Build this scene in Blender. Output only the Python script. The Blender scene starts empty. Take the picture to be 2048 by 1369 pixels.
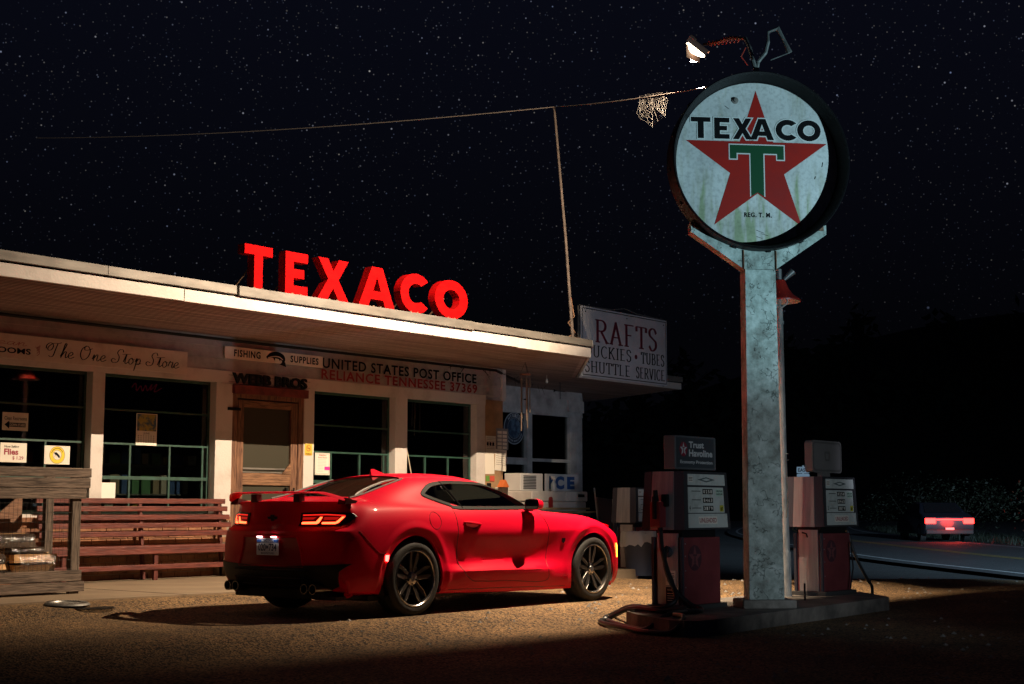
import bpy, bmesh, math, random
from math import sin, cos, pi, radians, atan2, sqrt
from mathutils import Vector, Matrix
from mathutils.bvhtree import BVHTree
random.seed(7)
SC = bpy.context.scene
COL = SC.collection

# ------------------------------------------------------------------ camera
# world axes: x runs along the shop front (to the right/away), y runs towards the shop, z up
AZ = radians(39.5)
cam = bpy.data.cameras.new("camera"); camo = bpy.data.objects.new("camera", cam); COL.objects.link(camo)
cam.sensor_width = 36.0; cam.lens = 36.0 * 2844.0 / 2048.0; cam.clip_start = .05; cam.clip_end = 3000
camo.location = (0, 0, 1.0)
camo.rotation_euler = (radians(90) + math.atan(333.5 / 2844.0), 0, AZ - radians(90))
SC.camera = camo
FW = Vector((cos(AZ), sin(AZ), 0)); RT = Vector((sin(AZ), -cos(AZ), 0))

SC.view_settings.view_transform = 'Standard'; SC.view_settings.look = 'None'
SC.view_settings.exposure = 0; SC.view_settings.gamma = 1

# ------------------------------------------------------------------ night sky with stars
W = bpy.data.worlds.new("World"); SC.world = W; W.use_nodes = True
nt = W.node_tree; N = nt.nodes; L = nt.links
for n in list(N): N.remove(n)
out = N.new('ShaderNodeOutputWorld'); bg = N.new('ShaderNodeBackground'); bg.inputs[1].default_value = 1.0
L.new(bg.outputs[0], out.inputs[0])
tc = N.new('ShaderNodeTexCoord'); sep = N.new('ShaderNodeSeparateXYZ'); L.new(tc.outputs['Generated'], sep.inputs[0])
ramp = N.new('ShaderNodeValToRGB'); L.new(sep.outputs[2], ramp.inputs[0])
e = ramp.color_ramp.elements
e[0].position = 0.0; e[0].color = (.0010, .0010, .0016, 1); e[1].position = .45; e[1].color = (.0028, .0034, .0080, 1)
k = ramp.color_ramp.elements.new(.12); k.color = (.0009, .0010, .0018, 1)
k = ramp.color_ramp.elements.new(.26); k.color = (.0018, .0021, .0045, 1)
dens = N.new('ShaderNodeTexNoise'); dens.inputs['Scale'].default_value = 3.2; dens.inputs['Detail'].default_value = 4
L.new(tc.outputs['Generated'], dens.inputs['Vector'])
acc = None
def star_layer(scale, rad, thr, gain, off):
    global acc
    mp = N.new('ShaderNodeMapping'); mp.inputs['Location'].default_value = off
    L.new(tc.outputs['Generated'], mp.inputs[0])
    vo = N.new('ShaderNodeTexVoronoi'); vo.inputs['Scale'].default_value = scale; L.new(mp.outputs[0], vo.inputs['Vector'])
    inv = N.new('ShaderNodeMapRange'); inv.inputs[1].default_value = 0; inv.inputs[2].default_value = rad * scale
    inv.inputs[3].default_value = 1; inv.inputs[4].default_value = 0; L.new(vo.outputs['Distance'], inv.inputs[0])
    sc_ = N.new('ShaderNodeSeparateColor'); L.new(vo.outputs['Color'], sc_.inputs[0])
    dm = N.new('ShaderNodeMath'); dm.operation = 'MULTIPLY_ADD'; L.new(dens.outputs['Fac'], dm.inputs[0])
    dm.inputs[1].default_value = .9; dm.inputs[2].default_value = -.45
    dd = N.new('ShaderNodeMath'); dd.operation = 'ADD'; L.new(sc_.outputs[0], dd.inputs[0]); L.new(dm.outputs[0], dd.inputs[1])
    th = N.new('ShaderNodeMapRange'); th.inputs[1].default_value = thr; th.inputs[2].default_value = 1.15
    th.inputs[3].default_value = 0; th.inputs[4].default_value = 1; L.new(dd.outputs[0], th.inputs[0])
    pw = N.new('ShaderNodeMath'); pw.operation = 'POWER'; L.new(th.outputs[0], pw.inputs[0]); pw.inputs[1].default_value = 1.6
    m1 = N.new('ShaderNodeMath'); m1.operation = 'MULTIPLY'; L.new(pw.outputs[0], m1.inputs[0]); L.new(inv.outputs[0], m1.inputs[1])
    m2 = N.new('ShaderNodeMath'); m2.operation = 'MULTIPLY'; L.new(m1.outputs[0], m2.inputs[0]); m2.inputs[1].default_value = gain
    tint = N.new('ShaderNodeMix'); tint.data_type = 'RGBA'; L.new(sc_.outputs[1], tint.inputs[0])
    tint.inputs[6].default_value = (.45, .58, 1.0, 1); tint.inputs[7].default_value = (1.0, .93, .82, 1)
    sm = N.new('ShaderNodeVectorMath'); sm.operation = 'SCALE'; L.new(tint.outputs[2], sm.inputs[0]); L.new(m2.outputs[0], sm.inputs['Scale'])
    if acc is None: acc = sm.outputs[0]
    else:
        ad = N.new('ShaderNodeVectorMath'); ad.operation = 'ADD'; L.new(acc, ad.inputs[0]); L.new(sm.outputs[0], ad.inputs[1]); acc = ad.outputs[0]
star_layer(330, .00060, .10, .16, (0, 0, 0))
star_layer(210, .00065, .38, .42, (1.3, 5.7, 3))
star_layer(105, .0008, .56, 1.3, (3.1, 1.7, 0))
star_layer(42, .0011, .66, 3.6, (7.3, .4, 2))
hz = N.new('ShaderNodeMapRange'); hz.inputs[1].default_value = .10; hz.inputs[2].default_value = .26; L.new(sep.outputs[2], hz.inputs[0])
fs = N.new('ShaderNodeVectorMath'); fs.operation = 'SCALE'; L.new(acc, fs.inputs[0]); L.new(hz.outputs[0], fs.inputs['Scale'])
tot = N.new('ShaderNodeVectorMath'); tot.operation = 'ADD'; L.new(ramp.outputs[0], tot.inputs[0]); L.new(fs.outputs[0], tot.inputs[1])
L.new(tot.outputs[0], bg.inputs[0])
W.cycles.sampling_method = 'NONE'

# ------------------------------------------------------------------ lights
def aim(o, target):
    d = Vector(target) - o.location; o.rotation_euler = d.to_track_quat('-Z', 'Y').to_euler()
def spot(name, loc, target, power, color, angle, blend=.4, radius=.08):
    l = bpy.data.lights.new(name, 'SPOT'); l.energy = power; l.color = color; l.spot_size = radians(angle); l.spot_blend = blend
    l.shadow_soft_size = radius
    o = bpy.data.objects.new(name, l); COL.objects.link(o); o.location = loc; aim(o, target); return o
LAMP = Vector((13.35, 8.32, 6.16))
spot('floodlight_beam', LAMP + Vector((.06, .06, .02)), (14.7, 12.8, 1.6), 6100, (1.0, .76, .52), 152, .85, .008)
spot('sign_spotlight', (12.3, -.9, 1.2), (12.65, 7.2, 4.15), 2700, (.55, .86, 1.0), 30, .9, .05)
spot('pump_spotlight', (7.0, -1.2, 1.7), (13.8, 7.7, 1.15), 760, (.78, .90, 1.0), 25, .9, .25)
spot('road_fill', (14, -6, 6.0), (55, 27, -.2), 60000, (.50, .76, 1.0), 52, 1.0, .3)  # unseen lamp added to wash the road, standing in for passing headlights
spot('porch_fill', (14.6, 4.6, .8), (21.3, 15.6, 3.7), 430, (.78, .82, 1.0), 33, .9, .3)  # unseen fill lamp added to lift the far board and soffit

# ------------------------------------------------------------------ materials
_M = {}
def mat(name, col, rough=.6, metal=0.0, var=.0, scale=6.0, col2=None, bump=0.0, bscale=None, stretch=(1, 1, 1), emit=None, es=0.0, spec=.5, coat=0.0, detail=6, lo=.38, hi=.62):
    if name in _M: return _M[name]
    m = bpy.data.materials.new(name); m.use_nodes = True; t = m.node_tree; n = t.nodes; p = n['Principled BSDF']
    p.inputs['Base Color'].default_value = (*col, 1); p.inputs['Roughness'].default_value = rough; p.inputs['Metallic'].default_value = metal
    p.inputs['Specular IOR Level'].default_value = spec; p.inputs['Coat Weight'].default_value = coat; p.inputs['Coat Roughness'].default_value = .04
    if emit: p.inputs['Emission Color'].default_value = (*emit, 1); p.inputs['Emission Strength'].default_value = es
    if col2 or var or bump:
        tx = n.new('ShaderNodeTexCoord'); mp = n.new('ShaderNodeMapping'); mp.inputs['Scale'].default_value = stretch
        t.links.new(tx.outputs['Object'], mp.inputs[0])
    if col2 or var:
        no = n.new('ShaderNodeTexNoise'); no.inputs['Scale'].default_value = scale; no.inputs['Detail'].default_value = detail; no.inputs['Roughness'].default_value = .62
        t.links.new(mp.outputs[0], no.inputs['Vector'])
        c2 = col2 or tuple(max(0, c * (1 - var)) for c in col)
        r = n.new('ShaderNodeValToRGB'); r.color_ramp.elements[0].position = lo; r.color_ramp.elements[1].position = hi
        r.color_ramp.elements[0].color = (*c2, 1); r.color_ramp.elements[1].color = (*col, 1)
        t.links.new(no.outputs['Fac'], r.inputs[0]); t.links.new(r.outputs[0], p.inputs['Base Color'])
        rr = n.new('ShaderNodeMapRange'); rr.inputs[3].default_value = min(1, rough + .12); rr.inputs[4].default_value = max(0, rough - .06)
        t.links.new(no.outputs['Fac'], rr.inputs[0]); t.links.new(rr.outputs[0], p.inputs['Roughness'])
    if bump:
        nb = n.new('ShaderNodeTexNoise'); nb.inputs['Scale'].default_value = bscale or scale * 3; nb.inputs['Detail'].default_value = 5
        t.links.new(mp.outputs[0], nb.inputs['Vector'])
        b = n.new('ShaderNodeBump'); b.inputs['Strength'].default_value = bump; b.inputs['Distance'].default_value = .02
        t.links.new(nb.outputs['Fac'], b.inputs['Height']); t.links.new(b.outputs[0], p.inputs['Normal'])
    _M[name] = m; return m

def ground_mat(name, cols, scale, bump, rough=.85, big=.5, spec=.5):
    m = bpy.data.materials.new(name); m.use_nodes = True; t = m.node_tree; n = t.nodes; p = n['Principled BSDF']
    tx = n.new('ShaderNodeTexCoord')
    vo = n.new('ShaderNodeTexVoronoi'); vo.inputs['Scale'].default_value = scale; t.links.new(tx.outputs['Object'], vo.inputs['Vector'])
    r = n.new('ShaderNodeValToRGB'); r.color_ramp.interpolation = 'CONSTANT'
    sp = n.new('ShaderNodeSeparateColor'); t.links.new(vo.outputs['Color'], sp.inputs[0]); t.links.new(sp.outputs[0], r.inputs[0])
    els = r.color_ramp.elements
    for i, c in enumerate(cols):
        el = els[0] if i == 0 else (els[1] if i == 1 else els.new(.5))
        el.position = i / len(cols); el.color = (*c, 1)
    b1 = n.new('ShaderNodeTexNoise'); b1.inputs['Scale'].default_value = .9; b1.inputs['Detail'].default_value = 8; b1.inputs['Roughness'].default_value = .65
    t.links.new(tx.outputs['Object'], b1.inputs['Vector'])
    mr = n.new('ShaderNodeMapRange'); mr.inputs[1].default_value = .3; mr.inputs[2].default_value = .7; mr.inputs[3].default_value = 1 - big; mr.inputs[4].default_value = 1.15
    t.links.new(b1.outputs['Fac'], mr.inputs[0])
    sc_ = n.new('ShaderNodeVectorMath'); sc_.operation = 'SCALE'; t.links.new(r.outputs[0], sc_.inputs[0]); t.links.new(mr.outputs[0], sc_.inputs['Scale'])
    t.links.new(sc_.outputs[0], p.inputs['Base Color'])
    bb = n.new('ShaderNodeBump'); bb.inputs['Strength'].default_value = bump; bb.inputs['Distance'].default_value = .012
    t.links.new(vo.outputs['Distance'], bb.inputs['Height']); t.links.new(bb.outputs[0], p.inputs['Normal'])
    p.inputs['Roughness'].default_value = rough; p.inputs['Specular IOR Level'].default_value = spec
    return m

def wood_mat(name, c1, c2, scale=1.0, axis=0, rough=.75, bump=.5):
    s = [9 * scale, 9 * scale, 9 * scale]; s[axis] = .8 * scale
    return mat(name, c1, rough, col2=c2, scale=5, stretch=tuple(s), bump=bump, bscale=9, lo=.36, hi=.60)

# ------------------------------------------------------------------ mesh helpers
class MB:
    def __init__(s): s.v = []; s.f = []; s.mi = []
    def add(s, vs, fs, mi=0):
        b = len(s.v); s.v += [tuple(v) for v in vs]; s.f += [tuple(b + i for i in f) for f in fs]; s.mi += [mi] * len(fs); return s
    def box(s, x0, y0, z0, x1, y1, z1, mi=0, M=None, bev=0):
        if x1 < x0: x0, x1 = x1, x0
        if y1 < y0: y0, y1 = y1, y0
        if z1 < z0: z0, z1 = z1, z0
        if bev:
            bm = bmesh.new(); bmesh.ops.create_cube(bm, size=1)
            for v in bm.verts: v.co = Vector((x0 + (v.co.x + .5) * (x1 - x0), y0 + (v.co.y + .5) * (y1 - y0), z0 + (v.co.z + .5) * (z1 - z0)))
            bmesh.ops.bevel(bm, geom=bm.edges[:], offset=min(bev, .45 * min(x1 - x0, y1 - y0, z1 - z0)), segments=2, affect='EDGES', profile=.5)
            vs = [v.co.copy() for v in bm.verts]; bm.verts.index_update(); fs = [[v.index for v in f.verts] for f in bm.faces]; bm.free()
            if M: vs = [M @ v for v in vs]
            return s.add(vs, fs, mi)
        vs = [Vector(p) for p in ((x0, y0, z0), (x1, y0, z0), (x1, y1, z0), (x0, y1, z0), (x0, y0, z1), (x1, y0, z1), (x1, y1, z1), (x0, y1, z1))]
        if M: vs = [M @ v for v in vs]
        return s.add(vs, [(0, 3, 2, 1), (4, 5, 6, 7), (0, 1, 5, 4), (1, 2, 6, 5), (2, 3, 7, 6), (3, 0, 4, 7)], mi)
    def beam(s, a, b, w, h, mi=0, up=(0, 0, 1)):
        a = Vector(a); b = Vector(b); d = (b - a).normalized(); u = Vector(up)
        if abs(d.dot(u)) > .98: u = Vector((1, 0, 0))
        r = d.cross(u).normalized(); u = r.cross(d).normalized()
        vs = []
        for p in (a, b):
            for sx, sz in ((-1, -1), (1, -1), (1, 1), (-1, 1)): vs.append(p + r * (sx * w / 2) + u * (sz * h / 2))
        return s.add(vs, [(0, 1, 2, 3), (7, 6, 5, 4), (0, 4, 5, 1), (1, 5, 6, 2), (2, 6, 7, 3), (3, 7, 4, 0)], mi)
    def tube(s, pts, r, n=8, mi=0, caps=True):
        pts = [Vector(p) for p in pts]; m = len(pts)
        rs = r if isinstance(r, (list, tuple)) else [r] * m
        b = len(s.v); up = None
        for i, p in enumerate(pts):
            d = (pts[min(i + 1, m - 1)] - pts[max(i - 1, 0)]).normalized()
            if up is None:
                up = Vector((0, 0, 1)) if abs(d.z) < .9 else Vector((1, 0, 0))
            x = d.cross(up)
            if x.length < 1e-6: x = d.cross(Vector((0, 1, 0)))
            x.normalize(); y = x.cross(d).normalized(); up = y
            for j in range(n):
                a = 2 * pi * j / n; s.v.append(tuple(p + x * cos(a) * rs[i] + y * sin(a) * rs[i]))
        for i in range(m - 1):
            for j in range(n):
                s.f.append((b + i * n + j, b + i * n + (j + 1) % n, b + (i + 1) * n + (j + 1) % n, b + (i + 1) * n + j)); s.mi.append(mi)
        if caps:
            s.f.append(tuple(b + j for j in range(n))[::-1]); s.mi.append(mi)
            s.f.append(tuple(b + (m - 1) * n + j for j in range(n))); s.mi.append(mi)
        return s
    def lathe(s, prof, n=32, M=None, mi=0, closed=False):
        # prof: (r, h) pairs, axis = local z
        b = len(s.v); m = len(prof)
        for (r, h) in prof:
            for j in range(n):
                a = 2 * pi * j / n; v = Vector((r * cos(a), r * sin(a), h)); s.v.append(tuple(M @ v if M else v))
        rng = range(m) if closed else range(m - 1)
        for i in rng:
            i2 = (i + 1) % m
            for j in range(n):
                s.f.append((b + i * n + j, b + i * n + (j + 1) % n, b + i2 * n + (j + 1) % n, b + i2 * n + j)); s.mi.append(mi)
        return s
    def prism(s, poly, h0, h1, M=None, mi=0):
        # poly in local xy, extruded local z h0..h1 (single ngon caps)
        n = len(poly); vs = [Vector((p[0], p[1], h0)) for p in poly] + [Vector((p[0], p[1], h1)) for p in poly]
        if M: vs = [M @ v for v in vs]
        return s.add(vs, [tuple(range(n))[::-1], tuple(range(n, 2 * n))] + [(i, (i + 1) % n, n + (i + 1) % n, n + i) for i in range(n)], mi)
    def build(s, name, mats, parent=None, smooth=False, angle=35, fix=True):
        me = bpy.data.meshes.new(name); me.from_pydata(s.v, [], s.f)
        if not isinstance(mats, (list, tuple)): mats = [mats]
        for m in mats: me.materials.append(m)
        for p, i in zip(me.polygons, s.mi): p.material_index = i
        if fix:
            bm = bmesh.new(); bm.from_mesh(me); bmesh.ops.recalc_face_normals(bm, faces=bm.faces[:]); bm.to_mesh(me); bm.free()
        if smooth:
            me.shade_smooth(); me.set_sharp_from_angle(angle=radians(angle))
        o = bpy.data.objects.new(name, me); COL.objects.link(o)
        if parent: o.parent = parent
        return o

def tag(o, label=None, cat=None, group=None, kind=None):
    if label: o['label'] = label
    if cat: o['category'] = cat
    if group: o['group'] = group
    if kind: o['kind'] = kind
    return o
def thing(name, label, cat, loc=(0, 0, 0), rz=0, group=None):
    o = bpy.data.objects.new(name, None); COL.objects.link(o); o.empty_display_size = .2
    o.location = loc; o.rotation_euler = (0, 0, rz); return tag(o, label, cat, group)
def struct(o): o['kind'] = 'structure'; return o
def T(x=0, y=0, z=0): return Matrix.Translation((x, y, z))
def R(a, ax): return Matrix.Rotation(a, 4, ax)
def frame(o, xd, yd):  # local x->xd, y->yd, z->xd x yd, origin o
    xd = Vector(xd).normalized(); yd = Vector(yd).normalized(); zd = xd.cross(yd).normalized(); yd = zd.cross(xd)
    m = Matrix.Identity(4)
    for i, c in enumerate((xd, yd, zd)):
        for j in range(3): m[j][i] = c[j]
    m.translation = Vector(o); return m
def FACE(x, y, z): return frame((x, y, z), (1, 0, 0), (0, 0, 1))   # panel facing -y: local x right, local y up, local z out

def text_verts(txt, offset=0.0, shear=0.0, spacing=1.0, extrude=0.0, res=3):
    c = bpy.data.curves.new('lettering', 'FONT'); c.body = txt; c.size = 1; c.offset = offset; c.shear = shear
    c.space_character = spacing; c.extrude = extrude; c.resolution_u = res; c.fill_mode = 'BOTH' if extrude else 'FRONT'
    o = bpy.data.objects.new('lettering', c); COL.objects.link(o)
    dg = bpy.context.evaluated_depsgraph_get(); me = bpy.data.meshes.new_from_object(o.evaluated_get(dg))
    vs = [v.co.copy() for v in me.vertices]; fs = [tuple(p.vertices) for p in me.polygons]
    bpy.data.objects.remove(o); bpy.data.curves.remove(c); bpy.data.meshes.remove(me)
    return vs, fs
def put_text(mb, txt, M, x0, y0, x1, y1, z=.002, mi=0, offset=0.0, shear=0.0, spacing=1.0, depth=0.0, keep=False):
    """text fitted into the local box x0..x1, y0..y1 of frame M"""
    vs, fs = text_verts(txt, offset, shear, spacing, .5 if depth else 0)
    if not vs: return
    ax = min(v.x for v in vs); bx = max(v.x for v in vs); ay = min(v.y for v in vs); by = max(v.y for v in vs)
    sx = (x1 - x0) / (bx - ax); sy = (y1 - y0) / (by - ay)
    if keep: sx = sy = min(sx, sy)
    ox = (x0 + x1) / 2 - sx * (ax + bx) / 2; oy = (y0 + y1) / 2 - sy * (ay + by) / 2
    mb.add([M @ Vector((v.x * sx + ox, v.y * sy + oy, z + (v.z + .5) * depth if depth else z)) for v in vs], fs, mi)

def catmull(P, n=6, closed=False):
    P = [Vector(p) for p in P]; out_ = []; m = len(P)
    rng = range(m if closed else m - 1)
    for i in rng:
        p0 = P[(i - 1) % m] if (closed or i > 0) else P[0]; p1 = P[i]; p2 = P[(i + 1) % m]; p3 = P[(i + 2) % m] if (closed or i + 2 < m) else P[-1]
        for k in range(n):
            t = k / n
            out_.append(.5 * ((2 * p1) + (p2 - p0) * t + (2 * p0 - 5 * p1 + 4 * p2 - p3) * t * t + (3 * p1 - p0 - 3 * p2 + p3) * t * t * t))
    if not closed: out_.append(P[-1])
    return out_
_zs = [0]
def stroke(mb, pts, M, sx, sy, ox, oy, thick, thin, mi=0, z=.002, closed=False):
    """flat pen stroke: thick where it runs vertically, thin where it runs horizontally"""
    P = [Vector((p[0] * sx + ox, p[1] * sy + oy)) for p in pts]; m = len(P)
    if m < 2: return
    _zs[0] = (_zs[0] + 1) % 40; zz = z + _zs[0] * .00012
    Lf = []; Rt = []
    for i, p in enumerate(P):
        a = P[(i - 1) % m] if (closed or i > 0) else p; b = P[(i + 1) % m] if (closed or i < m - 1) else p
        d = (b - a)
        if d.length < 1e-9: d = Vector((1, 0))
        d.normalize(); w = (thin + (thick - thin) * abs(d.y) ** 1.3) / 2
        nrm = Vector((-d.y, d.x)) * w; Lf.append(p + nrm); Rt.append(p - nrm)
    vs = [M @ Vector((q.x, q.y, zz)) for q in Lf + Rt]; n = m
    fs = [(i, (i + 1) % n, n + (i + 1) % n, n + i) for i in range(n if closed else n - 1)]
    mb.add(vs, fs, mi)
# ------------------------------------------------------------------ pen-stroke alphabets (serif capitals, script)
def arc(cx, cy, rx, ry, a0, a1, n=14): return [(cx + rx * cos(radians(a0 + (a1 - a0) * i / n)), cy + ry * sin(radians(a0 + (a1 - a0) * i / n))) for i in range(n + 1)]
SER = {  # width, strokes, serif bars (x0, x1, y)
 'R': (.78, [[(.16, 0), (.16, 1)], [(.16, .97)] + arc(.38, .74, .24, .235, 90, -90) + [(.16, .505)], [(.36, .5), (.72, 0)]], [(.03, .3, .0), (.03, .2, 1), (.6, .82, 0)]),
 'A': (.8, [[(.1, 0), (.4, 1)], [(.38, 1), (.68, 0)], [(.2, .33), (.6, .33)]], [(0, .22, 0), (.54, .82, 0)]),
 'F': (.66, [[(.16, 0), (.16, 1)], [(.16, .975), (.6, .975)], [(.16, .52), (.46, .52)]], [(.03, .3, 0), (.03, .2, 1)]),
 'T': (.7, [[(.35, 0), (.35, 1)], [(.03, .975), (.67, .975)], [(.04, .98), (.05, .76)], [(.66, .98), (.65, .76)]], [(.2, .5, 0)]),
 'S': (.6, [catmull([(.52, .78), (.42, .95), (.27, 1.0), (.11, .88), (.12, .68), (.3, .54), (.48, .4), (.5, .18), (.36, .02), (.2, .01), (.07, .2)], 5)], []),
 'D': (.8, [[(.16, 0), (.16, 1)], [(.16, .97)] + arc(.32, .5, .4, .47, 90, -90) + [(.16, .03)]], [(.03, .2, 0), (.03, .2, 1)]),
 'U': (.8, [[(.16, 1), (.16, .3)] + arc(.4, .27, .24, .26, 180, 360) + [(.64, 1)]], [(.03, .3, 1), (.52, .76, 1)]),
 'C': (.74, [arc(.42, .5, .34, .49, 48, 312, 22)], []),
 'K': (.8, [[(.16, 0), (.16, 1)], [(.62, 1), (.18, .45)], [(.3, .6), (.68, 0)]], [(.03, .3, 0), (.03, .3, 1), (.5, .74, 1), (.56, .8, 0)]),
 'I': (.34, [[(.17, 0), (.17, 1)]], [(.03, .31, 0), (.03, .31, 1)]),
 'E': (.66, [[(.16, 0), (.16, 1)], [(.16, .975), (.58, .975)], [(.16, .52), (.46, .52)], [(.16, .025), (.6, .025)]], [(.03, .2, 0), (.03, .2, 1)]),
 'B': (.7, [[(.16, 0), (.16, 1)], [(.16, .975)] + arc(.34, .75, .22, .22, 90, -90, 10) + [(.16, .53)], [(.3, .53)] + arc(.36, .27, .25, .25, 80, -90, 10) + [(.16, .02)]], [(.03, .2, 0), (.03, .2, 1)]),
 'H': (.82, [[(.16, 0), (.16, 1)], [(.66, 0), (.66, 1)], [(.16, .52), (.66, .52)]], [(.03, .3, 0), (.03, .3, 1), (.53, .8, 0), (.53, .8, 1)]),
 'L': (.64, [[(.16, 0), (.16, 1)], [(.16, .025), (.6, .025)]], [(.03, .2, 0), (.03, .3, 1)]),
 'V': (.78, [[(.1, 1), (.38, 0)], [(.39, 0), (.67, 1)]], [(0, .24, 1), (.54, .78, 1)]),
 ' ': (.3, [], []),
}
def serif_text(mb, txt, M, x0, y0, x1, y1, mi=0, thick=.17, thin=.055, sp=.08):
    tw = sum(SER[c][0] + sp for c in txt) - sp; sx = (x1 - x0) / tw; sy = (y1 - y0); x = x0
    for c in txt:
        w, st, sb = SER[c]
        for s_ in st: stroke(mb, s_, M, sx, sy, x, y0, thick * sy * .85, thin * sy, mi)
        for a, b, yy in sb:
            y = yy * (1 - thin) + thin / 2; stroke(mb, [(a, y), (b, y)], M, sx, sy, x, y0, thin * sy, thin * sy, mi)
        x += (w + sp) * sx
SCR = {  # sign writer's script, unit x-height .45
 'T': (.95, [[(.0, .55), (.02, .8), (.25, .97), (.45, .8), (.35, .5), (.15, .45), (.12, .65), (.4, .93), (.8, .98), (.95, 1.05)], [(.72, .97), (.6, .5), (.5, .1), (.35, .0), (.2, .08)]]),
 'h': (.5, [[(.02, .1), (.3, .75), (.36, .98), (.26, .98), (.16, .5), (.06, .0)], [(.07, .05), (.25, .4), (.38, .44), (.36, .2), (.38, .02), (.52, .12)]]),
 'e': (.45, [[(.0, .15), (.2, .2), (.34, .33), (.25, .45), (.08, .3), (.06, .1), (.2, .0), (.45, .14)]]),
 'O': (.85, [[(.4, 1.0), (.12, .75), (.05, .3), (.25, .0), (.55, .2), (.68, .65), (.5, .97), (.3, .9), (.32, .7), (.55, .72), (.82, .85)]]),
 'n': (.55, [[(.02, .1), (.14, .44), (.1, .0)], [(.1, .1), (.28, .42), (.38, .4), (.34, .1), (.42, .0), (.55, .14)]]),
 'S': (.85, [[(.8, .8), (.72, .98), (.5, .95), (.38, .72), (.52, .45), (.45, .1), (.15, .0), (.0, .15), (.1, .3), (.3, .22)]]),
 't': (.34, [[(.0, .12), (.2, .7), (.12, .15), (.18, .0), (.34, .14)], [(-.12, .66), (.5, .72)]]),
 'o': (.45, [[(.22, .45), (.06, .28), (.08, .04), (.22, .0), (.36, .2), (.26, .44), (.28, .36), (.46, .36)]]),
 'p': (.5, [[(.05, .2), (.18, .46), (.04, -.35), (.0, -.42)], [(.1, .1), (.3, .44), (.42, .3), (.34, .04), (.14, .04), (.5, .1)]]),
 'r': (.42, [[(.0, .1), (.14, .48), (.16, .4), (.34, .42), (.28, .1), (.36, .0), (.46, .14)]]),
 'C': (.75, [[(.7, .8), (.6, .98), (.35, .9), (.1, .5), (.15, .1), (.4, .0), (.7, .2)]]),
 'l': (.32, [[(.0, .1), (.26, .7), (.28, .98), (.18, .95), (.1, .3), (.14, .0), (.32, .14)]]),
 'a': (.5, [[(.36, .4), (.2, .45), (.04, .2), (.14, .0), (.32, .2), (.4, .42), (.34, .1), (.42, .0), (.52, .14)]]),
 ' ': (.35, []),
}
def script_text(mb, txt, M, x0, y0, x1, y1, mi=0, thick=.085, thin=.03, slant=.18):
    tw = sum(SCR[c][0] for c in txt); sx = (x1 - x0) / tw; sy = (y1 - y0); x = x0
    for c in txt:
        w, st = SCR[c]
        for s_ in st:
            pts = catmull([(p[0] + slant * p[1] * .5, p[1], 0) for p in s_], 5)
            stroke(mb, [(p.x, p.y) for p in pts], M, sx, sy, x, y0, thick * sy, thin * sy, mi)
        x += w * sx

# ------------------------------------------------------------------ ground, road, hills
GRAVEL = ground_mat('gravel', [(.028, .017, .009), (.11, .062, .027), (.22, .13, .054), (.37, .22, .095), (.14, .080, .036), (.045, .027, .014), (.60, .40, .20)], 62, 1.0, big=.62)
SOIL = ground_mat('dark_soil', [(.010, .010, .010), (.022, .021, .020), (.014, .014, .013), (.05, .05, .048)], 50, .8, big=.5)
ASPH = ground_mat('asphalt', [(.030, .032, .034), (.050, .052, .055), (.040, .042, .044), (.075, .078, .08)], 70, .6, rough=.7, big=.3)
CONC = mat('sidewalk_concrete', (.27, .20, .13), .8, col2=(.18, .13, .085), scale=1.6, bump=.25, bscale=40, lo=.3, hi=.7)
def sm(a, b, x): t = max(0, min(1, (x - a) / (b - a))); return t * t * (3 - 2 * t)
def gz(x, y):
    z = -.12 * (1 - sm(8.2, 9.25, y))
    z += (.085) * sm(11.4, 12.25, y) * (1 - sm(15.5, 18.0, x))
    D = x * cos(AZ) + y * sin(AZ)
    far = sm(19, 27, D) * sm(14, 19, x)
    return z * (1 - far) + (-.23) * far
def sheet(name, xs, ys, zf, m, zoff=0):
    b = MB(); n = len(ys)
    for x in xs:
        for y in ys: b.v.append((x, y, zf(x, y) + zoff))
    for i in range(len(xs) - 1):
        for j in range(n - 1): b.f.append((i * n + j, (i + 1) * n + j, (i + 1) * n + j + 1, i * n + j + 1)); b.mi.append(0)
    return struct(b.build(name, m, smooth=True, angle=80))
def lin(a, b, n): return [a + (b - a) * i / (n - 1) for i in range(n)]
sheet('ground', [-900, -300, -100, -30] + lin(-20, 60, 60) + [90, 150, 300, 900], [-900, -300, -100, -30] + lin(-20, 60, 60) + [90, 150, 300, 900], lambda x, y: gz(x, y) - .05, SOIL)
# the lot itself: gravel, ending in a ragged edge towards the dark ground beyond
b = MB(); ys = lin(-14, 24, 150); n = len(ys); nx = 170
def lot_edge(y):
    base = 30 if y < 4 else 30 - (y - 4) * 1.35
    return min(30, max(17.2, base)) + .25 * sin(y * 2.1) + .12 * sin(y * 5.3 + 1) + .06 * sin(y * 13)
for i in range(nx):
    for y in ys:
        xe = lot_edge(y); x = -14 + (xe + 14) * i / (nx - 1); b.v.append((x, y, gz(x, y) + .0015 * sin(x * 3.1 + y)))
for i in range(nx - 1):
    for j in range(n - 1): b.f.append((i * n + j, (i + 1) * n + j, (i + 1) * n + j + 1, i * n + j + 1)); b.mi.append(0)
struct(b.build('gravel_lot', GRAVEL, smooth=True, angle=80))

b = MB()
b.prism([(-6, 12.62), (7.5, 12.5), (10.25, 12.32), (17.9, 12.3), (17.9, 15.9), (-6, 15.9)], -.2, .10)
sw = struct(b.build('sidewalk', CONC, smooth=False))
b = MB()
for x in (3.2, 6.4, 9.55, 12.7, 15.8): b.box(x, 12.33, .1004, x + .014, 15.8, .1022)
jo = b.build('joint', mat('joint_dirt', (.05, .04, .03), .95), sw)

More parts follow.
